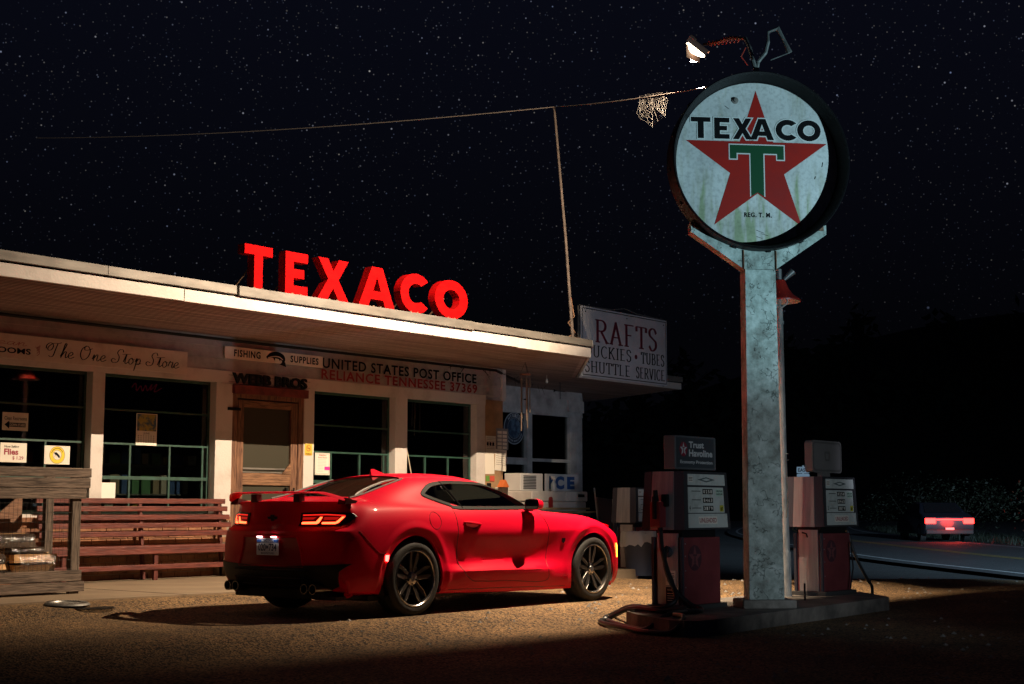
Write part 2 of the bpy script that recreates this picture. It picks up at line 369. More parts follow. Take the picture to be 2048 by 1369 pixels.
NE = [(-10, -21), (0, -13), (12, -3), (20, 4.0), (26.3, 9.5), (34.2, 16.6), (50, 28.6), (67, 39.8), (90, 52), (125, 68), (180, 88)]
def resamp(P, k=8): return [Vector((p.x, p.y, 0)) for p in catmull([(x, y, 0) for x, y in P], k)]
RP = resamp(NE)
def strip(name_, a, b_, z, m, parent=None, dash=None, mb=None):
    mb = mb or MB(); acc_ = 0
    for i in range(len(RP) - 1):
        d0 = (RP[min(i + 1, len(RP) - 1)] - RP[max(i - 1, 0)]).normalized(); d1 = (RP[min(i + 2, len(RP) - 1)] - RP[i]).normalized()
        n0 = Vector((d0.y, -d0.x, 0)); n1 = Vector((d1.y, -d1.x, 0)); l = (RP[i + 1] - RP[i]).length
        mb.add([RP[i] + n0 * a + Vector((0, 0, z)), RP[i] + n0 * b_ + Vector((0, 0, z)), RP[i + 1] + n1 * b_ + Vector((0, 0, z)), RP[i + 1] + n1 * a + Vector((0, 0, z))], [(0, 1, 2, 3)])
    return mb if name_ is None else mb.build(name_, m, parent)
road = struct(strip('road', -.35, 7.3, -.205, ASPH))
WP = mat('road_paint_white', (.55, .56, .56), .6, var=.5, scale=14)
YP = mat('road_paint_yellow', (.5, .36, .08), .6, var=.5, scale=14)
strip('edge_line', .10, .22, -.199, WP, road); strip('edge_line', 6.75, 6.87, -.199, WP, road)
strip('centre_line', 3.22, 3.32, -.199, YP, road); strip('centre_line', 3.46, 3.56, -.199, YP, road)

def hill_z(a, d, ph): return 0
HM = mat('hill_forest', (.006, .007, .006), .95, col2=(.003, .004, .003), scale=.3, spec=.1)
b = MB(); na = 120
def hz_(i):
    t = i / na; a = -75 + 190 * t
    base = 13 + 6 * sin(t * 9) + 4 * sin(t * 21 + 1) + 12 * math.exp(-((a + 12 - 0) / 22) ** 2)
    return base
for i in range(na + 1):
    a = radians(39.5 - 75 + 170 * i / na); 
    for (d, f) in ((150, -.02), (170, .35), (195, .75), (225, 1.0), (300, 1.05), (420, .0)):
        b.v.append((d * cos(a), d * sin(a), hz_(i) * f - (1 if f < 0.01 else 0)))
for i in range(na):
    for j in range(5): b.f.append((i * 6 + j, (i + 1) * 6 + j, (i + 1) * 6 + j + 1, i * 6 + j + 1)); b.mi.append(0)
struct(b.build('hills', HM, smooth=True, angle=90))
def leafball(mb, c, r, nl, size, rz=1.0, mi=0, rng=random):
    for _ in range(nl):
        d = Vector((rng.gauss(0, 1), rng.gauss(0, 1), rng.gauss(0, 1))).normalized() * r * (rng.random() ** .4)
        p = Vector(c) + Vector((d.x, d.y, d.z * rz)); s_ = size * rng.uniform(.6, 1.3)
        u = Vector((rng.gauss(0, 1), rng.gauss(0, 1), rng.gauss(0, .6))).normalized(); w = u.cross(Vector((rng.gauss(0, 1), rng.gauss(0, 1), rng.gauss(0, 1)))).normalized()
        mb.add([p - u * s_, p + w * s_ * .45, p + u * s_, p - w * s_ * .45], [(0, 1, 2, 3)], mi)
LEAF = mat('leaf', (.018, .025, .011), .6, var=.5, scale=3); FARLEAF = mat('far_leaf', (.005, .006, .005), .9, spec=.1)
b = MB(); rg = random.Random(3)
for k_ in range(150):
    a = radians(39.5 - 40 + 78 * k_ / 150 + rg.uniform(-.4, .4)); d = rg.uniform(170, 215); i = (math.degrees(a) - 39.5 + 75) / 170 * na
    z = hz_(i) * (.35 + .65 * sm(170, 222, d)); h = rg.uniform(5, 10)
    leafball(b, (d * cos(a), d * sin(a), z + h * .3), h * .42, 70, 1.1, 1.5, 0, rg)
tag(b.build('distant_forest', FARLEAF, fix=False), 'dark wooded hillside far beyond the road', 'forest', kind='stuff')

def road_pt(t, off, z=-.2):
    i = min(int(t), len(RP) - 2); p = RP[i].lerp(RP[i + 1], t - int(t)); d = (RP[i + 1] - RP[i]).normalized(); return Vector((p.x + d.y * off, p.y - d.x * off, z))
bush_names = ['low leafy roadside bush at the far right edge of the road', 'rounded leafy bush beyond the road, second from the right', 'taller ragged bush beyond the road right of the second fuel pump', 'small bush beyond the road beside the second fuel pump', 'bush beyond the road just left of the second fuel pump', 'dark bush on the far verge left of the sign post']
for k_, (t, off, r, h) in enumerate([(30, 10.2, 1.5, .9), (34, 10.6, 1.9, 1.0), (40, 10.5, 2.4, 1.1), (46, 10.4, 2.2, 1.0), (53, 10.6, 2.4, 1.0), (60, 10.6, 3.0, 1.0)]):
    p = road_pt(t, off); rg = random.Random(20 + k_)
    bt = thing('roadside_bush', bush_names[k_], 'bush', p, group='bushes along the far verge of the road')
    m = MB(); leafball(m, (0, 0, r * .55 * h), r, 900, .075, .62, 0, rg); [leafball(m, (rg.uniform(-r, r), rg.uniform(-r, r), rg.uniform(.3, .9) * r), r * .35, 120, .07, 1, 0, rg) for _q in range(5)]; m.build('foliage', LEAF, bt, fix=False)
    s_ = MB()
    for j in range(6): s_.tube([(rg.uniform(-.2, .2), rg.uniform(-.2, .2), 0), (rg.uniform(-.6, .6) * r, rg.uniform(-.6, .6) * r, r * .7)], [.03, .01], 5)
    s_.build('stem', mat('bark', (.05, .04, .03), .9), bt)
b = MB(); rg = random.Random(9)
for _ in range(9000):
    t = rg.uniform(24, 62); off = rg.uniform(7.7, 9.6) if rg.random() < .7 else rg.uniform(9, 12); p = road_pt(t, off, -.24); h = rg.uniform(.08, .32)
    d = Vector((rg.uniform(-.1, .1), rg.uniform(-.1, .1), h)); w = Vector((rg.uniform(-1, 1), rg.uniform(-1, 1), 0)).normalized() * .012
    b.add([p - w, p + w, p + d], [(0, 1, 2)])
tag(b.build('verge_grass', LEAF, fix=False), 'rough grass growing along the far verge of the road', 'grass', kind='stuff')
b = MB(); rg = random.Random(12)
for _ in range(900):
    x = rg.uniform(8, 30); y = rg.uniform(3, 11); s_ = rg.uniform(.012, .03); z = gz(x, y)
    if x > lot_edge(y) - .2 or (10 < x < 15.6 and 6.5 < y < 8.4): continue
    u = Vector((rg.uniform(-1, 1), rg.uniform(-1, 1), 0)).normalized(); v = Vector((-u.y, u.x, 0))
    b.add([Vector((x, y, z)) + u * s_, Vector((x, y, z)) + v * s_, Vector((x, y, z)) - u * s_, Vector((x, y, z)) - v * s_, Vector((x, y, z + s_ * .8))], [(0, 1, 4), (1, 2, 4), (2, 3, 4), (3, 0, 4)])
tag(b.build('loose_stones', mat('stone', (.3, .28, .25), .8, var=.5, scale=8)), 'loose pebbles scattered over the lot', 'pebbles', kind='stuff')

# ------------------------------------------------------------------ store building
YW = 15.6; ZS = 3.38
WHITE = mat('white_painted_wood', (.40, .38, .375), .62, col2=(.27, .25, .245), scale=5, bump=.25, bscale=30, lo=.25, hi=.55)
TRIM = mat('white_trim_paint', (.60, .56, .53), .5, col2=(.47, .43, .40), scale=3, bump=.15, bscale=40, lo=.25, hi=.5)
SOFF = mat('soffit_board_paint', (.52, .37, .34), .7, col2=(.17, .10, .09), scale=1.6, stretch=(.35, 8, 8), bump=.3, bscale=12, lo=.25, hi=.65)
METAL = mat('galvanised_flashing', (.22, .205, .185), .5, metal=.2, col2=(.12, .11, .10), scale=2.2, stretch=(1, 1, 4), lo=.3, hi=.65)
BRICK = mat('orange_brick', (.34, .16, .08), .85, col2=(.18, .08, .045), scale=4, bump=.4, bscale=50)
DARKIN = mat('store_interior', (.10, .085, .07), .8)
GREENP = mat('green_window_paint', (.028, .085, .066), .5, var=.4, scale=9)
BLACK = mat('black_paint', (.008, .008, .009), .5, spec=.2)
PINK = None
store = thing('store_building', 'long low white clapboard store with wide windows, wooden door and flat canopy', 'building')
def glass_mat(name, tint, fac=.12, rough=.02):
    m = bpy.data.materials.new(name); m.use_nodes = True; t = m.node_tree; n = t.nodes; n.remove(n['Principled BSDF'])
    tr = n.new('ShaderNodeBsdfTransparent'); tr.inputs[0].default_value = (*tint, 1); gl = n.new('ShaderNodeBsdfGlossy'); gl.inputs['Roughness'].default_value = rough
    fr = n.new('ShaderNodeFresnel'); fr.inputs[0].default_value = 1.5; mx = n.new('ShaderNodeMixShader')
    ma = n.new('ShaderNodeMath'); ma.operation = 'ADD'; ma.use_clamp = True; ma.inputs[1].default_value = fac * .3
    t.links.new(fr.outputs[0], ma.inputs[0]); t.links.new(ma.outputs[0], mx.inputs[0]); t.links.new(tr.outputs[0], mx.inputs[1]); t.links.new(gl.outputs[0], mx.inputs[2])
    t.links.new(mx.outputs[0], n['Material Output'].inputs[0]); return m
PANE = glass_mat('window_glass', (.55, .58, .56))
def paint_mix(*a): pass

XL = 5.2
# siding above the windows (lap boards), recessed wall siding
b = MB(); z = 2.90; i = 0
while z < 3.36:
    h = min(.165, 3.38 - z); b.add([(XL, YW - .035, z), (18.62, YW - .035, z), (18.62, YW - .012, z + h), (XL, YW - .012, z + h), (XL, YW, z), (18.62, YW, z)], [(0, 1, 2, 3), (0, 4, 5, 1)]); z += .165
b.box(XL, YW, 2.74, 18.62, YW + .14, 3.38)
b.build('upper_wall', WHITE, store)
b = MB()
b.box(XL, YW - .045, 2.735, 18.17, YW + .03, 2.90)
b.box(18.60, YW - .05, 2.83, 18.70, YW + .05, 3.37)
b.build('window_header_trim', TRIM, store)
posts = [(10.505, 10.69), (12.48, 12.77), (14.10, 14.30), (16.01, 16.28), (17.95, 18.17)]
for (a, c) in posts:
    b = MB(); b.box(a, YW - .04, .89, c, YW + .16, 2.735, bev=.006); b.build('post', TRIM, store)
b = MB(); b.box(18.17, YW - .03, .60, 18.64, YW + .1, 2.83); b.box(18.60, YW + .1, .1, 18.64, 17.6, 3.38)
b.build('corner_panel', mat('brown_board', (.40, .24, .12), .75, col2=(.28, .17, .09), scale=4), store)
# brick knee wall with soldier-course ledge
b = MB(); rg = random.Random(5); z = .10; row = 0
while z < .84:
    x = XL - (row % 2) * .11
    while x < 18.6:
        x2 = x + .205
        if not (12.6 < x < 14.25 and z > .25): b.box(max(x, XL), YW - .03 - rg.uniform(0, .005), z, min(x2, 18.6), YW + .12, z + .065)
        x += .215
    z += .075; row += 1
x = XL
while x < 18.6:
    if not (12.66 < x < 14.15): b.box(x, YW - .09, .84 + rg.uniform(0, .004), x + .095, YW + .12, .895)
    x += .105
b.box(XL, YW - .015, .1, 18.6, YW + .11, .84, 1)
b.build('brick_wall', [BRICK, mat('mortar', (.28, .22, .17), .95)], store)
b = MB(); x = XL; rg = random.Random(4)
while x < 12.6:
    b.box(x, YW - .17, .44 + rg.uniform(0, .004), x + .205, YW - .03, .50); x += .215
b.build('brick_ledge', BRICK, store)
# canopy: soffit, fascia, flashing
can = [(XL - 1.5, 13.2), (17.88, 13.2), (20.70, 15.55), (24.15, 15.55), (25.6, 18.9), (XL - 1.5, 18.9)]
b = MB(); b.prism(can, ZS, ZS + .03)
# tongue-and-groove lines as thin dark battens
soff = b.build('soffit', SOFF, store)
b = MB(); yy = 13.32
while yy < 18.4:
    xr = 17.75 + (yy - 13.2) * 1.2 if yy < 15.55 else 24.15 + (yy - 15.55) * .43
    b.box(XL - 1.4, yy, ZS - .004, xr, yy + .011, ZS + .002); yy += .092
b.build('board_joint', mat('joint_dark', (.10, .07, .05), .9), store)
CF = [(XL - 1.5, 13.2), (17.88, 13.2), (20.70, 15.55), (24.15, 15.55), (25.6, 18.9)]
b = MB()
segs = []
b.box(XL - 1.5, 13.155, ZS - .015, 10.05, 13.2, ZS + .125, bev=.004); b.box(10.055, 13.15, ZS - .02, 13.9, 13.198, ZS + .122, bev=.004)
b.box(13.905, 13.154, ZS - .018, 16.1, 13.2, ZS + .125, bev=.004); b.box(16.105, 13.15, ZS - .026, 17.90, 13.2, ZS + .122, bev=.004)
b.beam((17.90, 13.18, ZS + .055), (20.72, 15.53, ZS + .055), .04, .13)
b.box(20.72, 15.51, ZS - .0, 24.17, 15.55, ZS + .125)
b.build('fascia', TRIM, store)
b = MB()
FL = [(XL - 1.5, 9.0, 0), (9.003, 10.79, 0), (10.82, 15.06, .012), (15.063, 16.6, -.004), (16.603, 17.9, 0)]
for (a, c, dy) in FL: b.box(a, 13.12 - dy, ZS + .145 - (.012 if dy > 0 else 0), c, 13.2, ZS + .25, bev=.004)
b.beam((17.92, 13.16, ZS + .195), (20.74, 15.51, ZS + .195), .05, .11); b.box(20.74, 15.48, ZS + .145, 24.18, 15.56, ZS + .25)
b.build('flashing', METAL, store)
b = MB(); b.prism([(p[0] - (.02 if i_ == 1 else 0), p[1] + .02) for i_, p in enumerate(can)], ZS + .035, ZS + .235); b.build('roof', mat('roof_tar', (.03, .03, .03), .9), store)
b = MB(); b.tube([(XL - 1, YW - .09, 3.33), (9, YW - .08, 3.325), (14, YW - .1, 3.325), (18.2, YW - .25, 3.31), (20.2, 16.4, 3.28)], .022, 6); b.build('conduit', BLACK, store)
b = MB(); rg = random.Random(8)
for i_ in range(26):
    x = rg.uniform(17, 21.5); y = YW - .25 + max(0, x - 18.2) * .45; b.tube([(x, y, 3.29), (x + rg.uniform(-.15, .2), y + rg.uniform(-.05, .05), 3.29 + rg.uniform(-.16, .06))], [.006, .002], 4)
b.build('dry_vine', mat('dry_vine', (.05, .035, .025), .9), store)

# windows
def window(x0, x1, cols, rows, jamb=True):
    b = MB(); y0 = YW + .10
    for i_ in range(len(cols)):
        b.box(cols[i_] - .013, y0, .95, cols[i_] + .013, y0 + .03, 1.84)
    for i_, zz in enumerate(rows): b.box(x0, y0 - .004, zz - (.022 if i_ == 0 else .012), x1, y0 + .033, zz + (.022 if i_ == 0 else .012))
    b.box(x0, y0 - .02, .93, x1, y0 + .04, .985); b.box(x0, y0 - .006, 2.70, x1, y0 + .04, 2.738)
    b.box(x0, y0 - .006, .985, x0 + .03, y0 + .04, 2.70); b.box(x1 - .03, y0 - .006, .985, x1, y0 + .04, 2.70)
    o = b.build('window', GREENP, store)
    g = MB(); g.box(x0 + .005, y0 + .012, .985, x1 - .005, y0 + .018, 2.70); g.build('pane', PANE, o)
    g = MB(); g.box(x0, YW - .07, .895, x1, YW + .10, .935); g.build('sill', TRIM, o)
    return o
window(XL, 10.505, [9.95, 8.9, 7.9], [1.40, 1.84, 2.28])
window(10.69, 12.48, [11.2, 11.83, 12.38], [1.40, 1.84, 2.28])
window(14.30, 16.01, [14.78, 15.38, 15.9], [1.40, 1.84, 2.24])
window(16.28, 17.95, [16.85, 17.4], [1.40, 1.84, 2.24])

# interior
b = MB()
b.box(XL - .02, YW + .3, -.02, 18.6, 22, .08); b.box(XL, 22, 0, 18.6, 22.1, 3.4); b.box(XL - .1, YW + .2, 0, XL, 22, 3.4); b.box(18.55, YW + .15, 0, 18.6, 22, 3.38); b.box(XL, YW + .2, 3.30, 18.6, 22, 3.37)
b.build('interior', DARKIN, store)
SHC = [mat('goods_%d' % i_, c, .5) for i_, c in enumerate([(.5, .06, .05), (.42, .36, .26), (.07, .15, .4), (.6, .42, .08), (.65, .62, .56), (.12, .32, .16)])]
goods_mats = SHC
def shelf(x, y, w, label, seed):
    t = thing('store_shelf', label, 'shelf', (x, y, .08), group='goods shelves inside the store'); b = MB()
    b.box(-.02, 0, 0, 0, .4, 1.6); b.box(w, 0, 0, w + .02, .4, 1.6); b.box(0, .38, 0, w, .4, 1.6)
    for z_ in (.3, .7, 1.1, 1.5): b.box(0, .02, z_, w, .38, z_ + .02)
    b.build('rack', mat('shelf_metal', (.2, .2, .2), .5), t); rg = random.Random(seed); g = MB()
    for z_ in (.32, .72, 1.12, 1.52):
        q = .03
        while q < w - .15:
            ww = rg.uniform(.08, .2); g.box(q, .04, z_, q + ww, .2, z_ + rg.uniform(.1, .28), rg.randrange(6)); q += ww + rg.uniform(.01, .08)
    g.build('goods', goods_mats, t)
shelf(10.8, 16.15, 1.9, 'stocked shelf just behind the window right of the firewood rack', 1)
shelf(14.35, 16.4, 2.2, 'stocked shelf inside the third window, right of the door', 2)
shelf(8.4, 16.2, 1.9, 'stocked shelf behind the leftmost window', 3)
shelf(16.5, 16.5, 1.3, 'stocked shelf behind the window nearest the notice board', 4)
b = MB(); b.lathe([(0, 0), (.085, 0), (.085, .42), (.06, .5), (.03, .53), (.03, .56), (0, .56)], 20, T(17.84, YW + .45, 1.38)); fx = b.build('fire_extinguisher', mat('extinguisher_red', (.55, .02, .02), .35), smooth=True)
tag(fx, 'red fire extinguisher standing behind the window next to the notice board', 'extinguisher')
g = MB(); g.tube([(17.84, YW + .45, 1.94), (17.84, YW + .45, 2.02), (17.76, YW + .40, 1.99)], .012, 6); g.tube([(17.80, YW + .42, 1.98), (17.74, YW + .38, 1.85), (17.76, YW + .36, 1.7)], .01, 6); g.build('valve', BLACK, fx)
b = MB(); b.box(18.0, YW + .4, .1, 17.6, YW + .6, 1.38); tag(b.build('display_plinth', DARKIN), 'low dark plinth under the fire extinguisher', 'plinth')
b = MB(); b.tube([(16.32, YW + .05, 2.1), (16.62, YW + .04, .97)], .009, 6); tag(b.build('fishing_rod', mat('pale_rod', (.6, .5, .38), .5)), 'thin pale rod leaning in the window above the red car', 'rod')
# door
WOODR = wood_mat('weathered_red_wood', (.22, .11, .06), (.07, .03, .02), 1.0, 2)
WOODX = wood_mat('weathered_rail_wood', (.26, .135, .07), (.09, .045, .025), 1.0, 0)
b = MB()
for (z0, z1) in ((2.42, 2.52), (1.33, 1.50), (1.03, 1.12), (.28, .45)): b.box(12.991, YW - .018, z0, 13.869, YW + .018, z1, bev=.004)
b.box(13.0, YW - .012, .46, 13.86, YW + .01, 1.025)
b.prism([(13.869, 1.50), (13.869, 1.66), (13.71, 1.50)], 0, .02, frame((0, YW - .014, 0), (1, 0, 0), (0, 0, 1)))
door = b.build('door', WOODX, store)
b = MB(); b.box(12.77, YW - .03, .26, 12.87, YW + .1, 2.60, bev=.006); b.box(14.0, YW - .03, .26, 14.10, YW + .1, 2.60, bev=.006); b.box(12.87, YW - .03, 2.54, 14.0, YW + .1, 2.60); b.build('door_frame', WOODR, door)
b = MB(); b.box(12.755, YW - .10, 2.60, 14.13, YW - .02, 2.72, bev=.005); b.build('lintel', mat('lintel_red', (.20, .035, .03), .7, var=.5, scale=6), door)
b = MB()
b.box(12.88, YW - .02, .28, 12.99, YW + .02, 2.52, bev=.004); b.box(13.87, YW - .02, .28, 13.99, YW + .02, 2.52, bev=.004); b.build('stile', WOODR, door)
b = MB(); b.box(12.99, YW + .0, 1.55, 13.87, YW + .006, 1.575); b.box(12.99, YW + .002, 1.505, 13.87, YW + .008, 1.52); b.build('screen_bar', METAL, door)
b = MB(); b.box(12.99, YW + .015, 1.12, 13.87, YW + .02, 1.33); b.box(12.99, YW + .022, 1.5, 13.87, YW + .026, 2.42); b.build('screen', mat('insect_screen', (.045, .042, .03), .8, spec=.2), door)
b = MB(); b.box(13.76, YW - .06, 1.22, 13.79, YW - .02, 1.30); b.tube([(13.90, YW - .05, 1.20), (13.90, YW - .07, 1.3)], .012, 6); b.build('handle', BLACK, door)
b = MB(); b.box(12.68, YW - .06, 2.36, 12.90, YW - .03, 2.40); b.build('hinge', BLACK, door)
b = MB(); b.box(12.5, YW - .3, .1, 14.3, YW + .1, .26); b.build('door_step', CONC, store)

# recessed right wing
YR = 17.6; GREYW = mat('aged_grey_white_wood', (.55, .57, .58), .65, col2=(.33, .34, .35), scale=4, bump=.3, bscale=25, lo=.3, hi=.6)
b = MB(); z = 2.86
while z < 3.36:
    b.add([(18.66, YR - .03, z), (23.62, YR - .03, z), (23.62, YR - .01, z + .17), (18.66, YR - .01, z + .17), (18.66, YR, z), (23.62, YR, z)], [(0, 1, 2, 3), (0, 4, 5, 1)]); z += .17
b.box(18.66, YR, 2.86, 23.62, YR + .1, 3.38); b.box(23.1, YR - .06, 2.96, 23.62, YR - .03, 3.2); b.build('wing_upper_wall', GREYW, store)
b = MB(); b.box(21.78, YR - .04, .1, 21.93, YR + .1, 2.86); b.box(23.18, YR - .03, 1.2, 23.42, YR + .08, 2.86); b.box(21.93, YR - .03, 1.98 - .9, 23.2, YR + .06, 1.98 - .83)
b.box(20.2, YR - .03, 1.15, 21.78, YR + .06, 1.24); b.box(21.93, YR - .02, 1.93, 23.18, YR + .05, 1.99); b.box(20.9, YR - .02, 1.86, 21.78, YR + .05, 1.99); b.box(23.42, YR - .01, .1, 23.62, YR + .1, 2.86); b.build('wing_window_frame', GREYW, store)
b = MB(); b.box(18.66, YR + .04, 1.2, 23.5, YR + .05, 2.86); b.build('wing_pane', PANE, store)
b = MB(); b.box(18.66, YR + .02, .0, 23.6, YR + .12, 1.15); b.box(18.66, YR + .6, 0, 23.6, YR + .7, 3.3); b.box(23.55, YR + .1, 0, 23.62, 22, 3.38); b.build('wing_dark_wall', DARKIN, store)
# ------------------------------------------------------------------ signs on the store front
INK = mat('sign_black', (.006, .006, .007), .5, spec=.1); REDINK = mat('sign_red', (.30, .02, .02), .5); PAPER = mat('paper', (.72, .68, .60), .8)
SIGNW = mat('sign_board_white', (.62, .56, .50), .6, col2=(.48, .42, .37), scale=4, lo=.25, hi=.5)
def board(name, label, cat, x0, z0, x1, z1, y, m, th=.02, group=None, bev=.003):
    b = MB(); b.box(x0, y, z0, x1, y + th, z1, bev=bev); return tag(b.build(name, m), label, cat, group)
def lett(parent, m, fn, name='lettering'):
    b = MB(); fn(b); return b.build(name, m, parent, fix=False)

s_ = board('shop_sign', 'long white board above the left windows reading The One Stop Store in script', 'sign', 7.2, 2.80, 11.94, 3.10, YW - .085, SIGNW)
Fm = FACE(0, YW - .086, 0)
lett(s_, INK, lambda b: script_text(b, 'The One Stop Store', Fm, 9.78, 2.865, 11.80, 3.045))
lett(s_, REDINK, lambda b: script_text(b, 'Clean', Fm, 8.85, 2.965, 9.52, 3.06))
lett(s_, INK, lambda b: put_text(b, 'REST ROOMS', Fm, 8.66, 2.865, 9.58, 2.935, offset=.02))
def dec(b):
    for k_ in range(4): stroke(b, [(p.x, p.y) for p in catmull([(9.66, 2.86 + k_ * .03, 0), (9.70, 2.9 + k_ * .03, 0), (9.64 + .02 * k_, 2.97, 0)], 5)], Fm, 1, 1, 0, 0, .006, .004)
lett(s_, REDINK, dec, 'flourish')
s_ = board('fishing_sign', 'narrow white FISHING SUPPLIES board with a leaping fish, above the door', 'sign', 12.58, 3.075, 14.42, 3.245, YW - .075, mat('fishing_board', (.80, .70, .60), .6, col2=(.66, .57, .48), scale=4))
Fm = FACE(0, YW - .076, 0)
lett(s_, INK, lambda b: (put_text(b, 'FISHING', Fm, 12.74, 3.11, 13.22, 3.21, offset=.03, spacing=1.15), put_text(b, 'SUPPLIES', Fm, 13.78, 3.11, 14.33, 3.21, offset=.03, spacing=1.15)))
def fish(b):
    P = catmull([(13.32, 3.15, 0), (13.40, 3.215, 0), (13.53, 3.24, 0), (13.65, 3.20, 0), (13.68, 3.13, 0), (13.645, 3.07, 0)], 6)
    Q = catmull([(13.345, 3.125, 0), (13.42, 3.145, 0), (13.52, 3.14, 0), (13.59, 3.13, 0), (13.62, 3.10, 0), (13.60, 3.075, 0)], 6)
    n = len(P); b.add([Fm @ Vector((p.x, p.y, .003)) for p in P + Q], [(i, i + 1, n + i + 1, n + i) for i in range(n - 1)])
    b.add([Fm @ Vector((x, y, .0034)) for x, y in ((13.64, 3.10), (13.68, 3.10), (13.70, 3.03), (13.62, 3.05), (13.57, 3.06))], [(0, 1, 2, 3, 4)])
    for x in (13.45, 13.55): b.add([Fm @ Vector((x_, y_, .0032)) for x_, y_ in ((x, 3.145), (x + .04, 3.145), (x + .035, 3.10))], [(0, 1, 2)])
fo = lett(s_, INK, fish, 'fish_emblem')
def belly(b):
    P = catmull([(13.35, 3.137, 0), (13.45, 3.165, 0), (13.56, 3.165, 0), (13.63, 3.13, 0)], 6); stroke(b, [(p.x, p.y) for p in P], Fm, 1, 1, 0, 0, .016, .014, z=.005)
lett(fo, mat('fish_belly', (.6, .5, .42), .6), belly, 'fish_belly')
s_ = thing('post_office_lettering', 'black UNITED STATES POST OFFICE over red RELIANCE TENNESSEE 37369 on the clapboards', 'lettering', (0, 0, 0))
Fm = FACE(0, YW - .040, 0)
lett(s_, INK, lambda b: put_text(b, 'UNITED STATES POST OFFICE', Fm, 14.44, 3.08, 17.93, 3.235, z=.008, offset=.018, spacing=1.12), 'black_line')
lett(s_, REDINK, lambda b: put_text(b, 'RELIANCE TENNESSEE 37369', Fm, 14.42, 2.915, 17.95, 3.065, z=.008, offset=.018, spacing=1.12), 'red_line')
# WEBB BROS: cut-out metal letters on two rods
s_ = thing('cut_out_lettering', 'black raised metal letters WEBB BROS on rods over the door', 'lettering', (0, 0, 0)); Fm = FACE(0, YW - .07, 0)
lett(s_, BLACK, lambda b: put_text(b, 'WEBB BROS', Fm, 12.72, 2.735, 14.10, 2.885, offset=.03, depth=.03), 'letters')
b = MB(); b.box(12.68, YW - .05, 2.755, 14.2, YW - .044, 2.762); b.box(12.68, YW - .05, 2.845, 14.2, YW - .044, 2.852); b.build('rod', METAL, s_)

# unlit neon tubes hanging inside the windows
NEO = mat('neon_tube_red', (.35, .02, .05), .4, emit=(1, .05, .12), es=.05); NEP = mat('neon_tube_pale', (.22, .13, .11), .4)
b = MB(); P = catmull([(11.30, 2.60, 0), (11.36, 2.66, 0), (11.38, 2.56, 0), (11.44, 2.63, 0), (11.47, 2.56, 0), (11.52, 2.64, 0), (11.55, 2.57, 0), (11.62, 2.66, 0), (11.60, 2.58, 0), (11.70, 2.67, 0), (11.66, 2.56, 0), (11.78, 2.62, 0)], 6); b.tube([(p.x, YW + .25, p.y) for p in P], .007, 5); tag(b.build('neon_tube', NEO), 'dim red script neon tube high in the second window', 'neon sign')
b = MB(); P = catmull([(15.05, 2.58, 0), (15.12, 2.63, 0), (15.16, 2.57, 0), (15.22, 2.62, 0), (15.28, 2.56, 0), (15.36, 2.60, 0)], 6); b.tube([(p.x, YW + .25, p.y) for p in P], .007, 5); tag(b.build('neon_tube', NEO), 'dim red neon squiggle high in the third window, right of the door', 'neon sign')
b = MB(); P = [(8.6, 2.68), (9.95, 2.68), (10.03, 2.64), (10.03, 2.40), (9.95, 2.35), (8.6, 2.35)]; b.tube([(x, YW + .25, z) for x, z in P], .008, 5); tag(b.build('neon_tube', NEP), 'pale unlit rounded neon outline in the leftmost window', 'neon sign')
# papers and notices
def paper(name, label, x0, z0, x1, z1, y=None, m=None, lines=(), cat='notice', group=None, tilt=0):
    y = YW + .085 if y is None else y
    cx, cz = (x0 + x1) / 2, (z0 + z1) / 2; M = frame((cx, y, cz), (cos(tilt), 0, sin(tilt)), (-sin(tilt), 0, cos(tilt))); w, h = (x1 - x0) / 2, (z1 - z0) / 2
    b = MB(); b.box(-w, -h, -.003, w, h, 0, M=M); o = tag(b.build(name, m or PAPER), label, cat, group)
    for (txt, a0, b0, a1, b1, mm, off) in lines:
        g = MB(); put_text(g, txt, M, -w + a0 * 2 * w, -h + b0 * 2 * h, -w + a1 * 2 * w, -h + b1 * 2 * h, z=.0015, offset=off); g.build('lettering', mm, o, fix=False)
    return o, M, w, h
def bar(o, M, x0, y0, x1, y1, m, name='print', z=.001):
    b = MB(); b.add([M @ Vector(p) for p in ((x0, y0, z), (x1, y0, z), (x1, y1, z), (x0, y1, z))], [(0, 1, 2, 3)]); return b.build(name, m, o, fix=False)
DR = mat('dark_red_ink', (.28, .03, .05), .6)
o, M, w, h = paper('restroom_notice', 'white Clean Restrooms down stairs notice with black arrow in the left window', 9.34, 1.945, 9.69, 2.165, lines=[('Clean Restrooms', .08, .58, .94, .78, INK, .01)])
b = MB(); b.add([M @ Vector((x, y, .001)) for x, y in ((-.145, -.04), (-.08, .01), (-.08, -.015), (.14, -.015), (.14, -.065), (-.08, -.065), (-.08, -.09))], [(0, 1, 2), (0, 2, 5), (0, 5, 6), (2, 3, 4, 5)]); b.build('arrow', INK, o, fix=False)
g = MB(); put_text(g, 'DOWN STAIRS', M, -.075, -.058, .13, -.024, z=.002, offset=.02); g.build('lettering', PAPER, o, fix=False)
paper('flies_notice', 'cream Now Selling Flies $ 1.29 notice in the left window', 9.33, 1.56, 9.685, 1.795, lines=[('Now Selling', .15, .72, .7, .87, INK, .02), ('Flies', .14, .38, .68, .70, DR, .035), ('$ 1.29', .46, .12, .88, .32, DR, .02)])
o, M, w, h = paper('round_logo_notice', 'square cream notice with yellow ring and black insect in the left window', 9.93, 1.55, 10.29, 1.78)
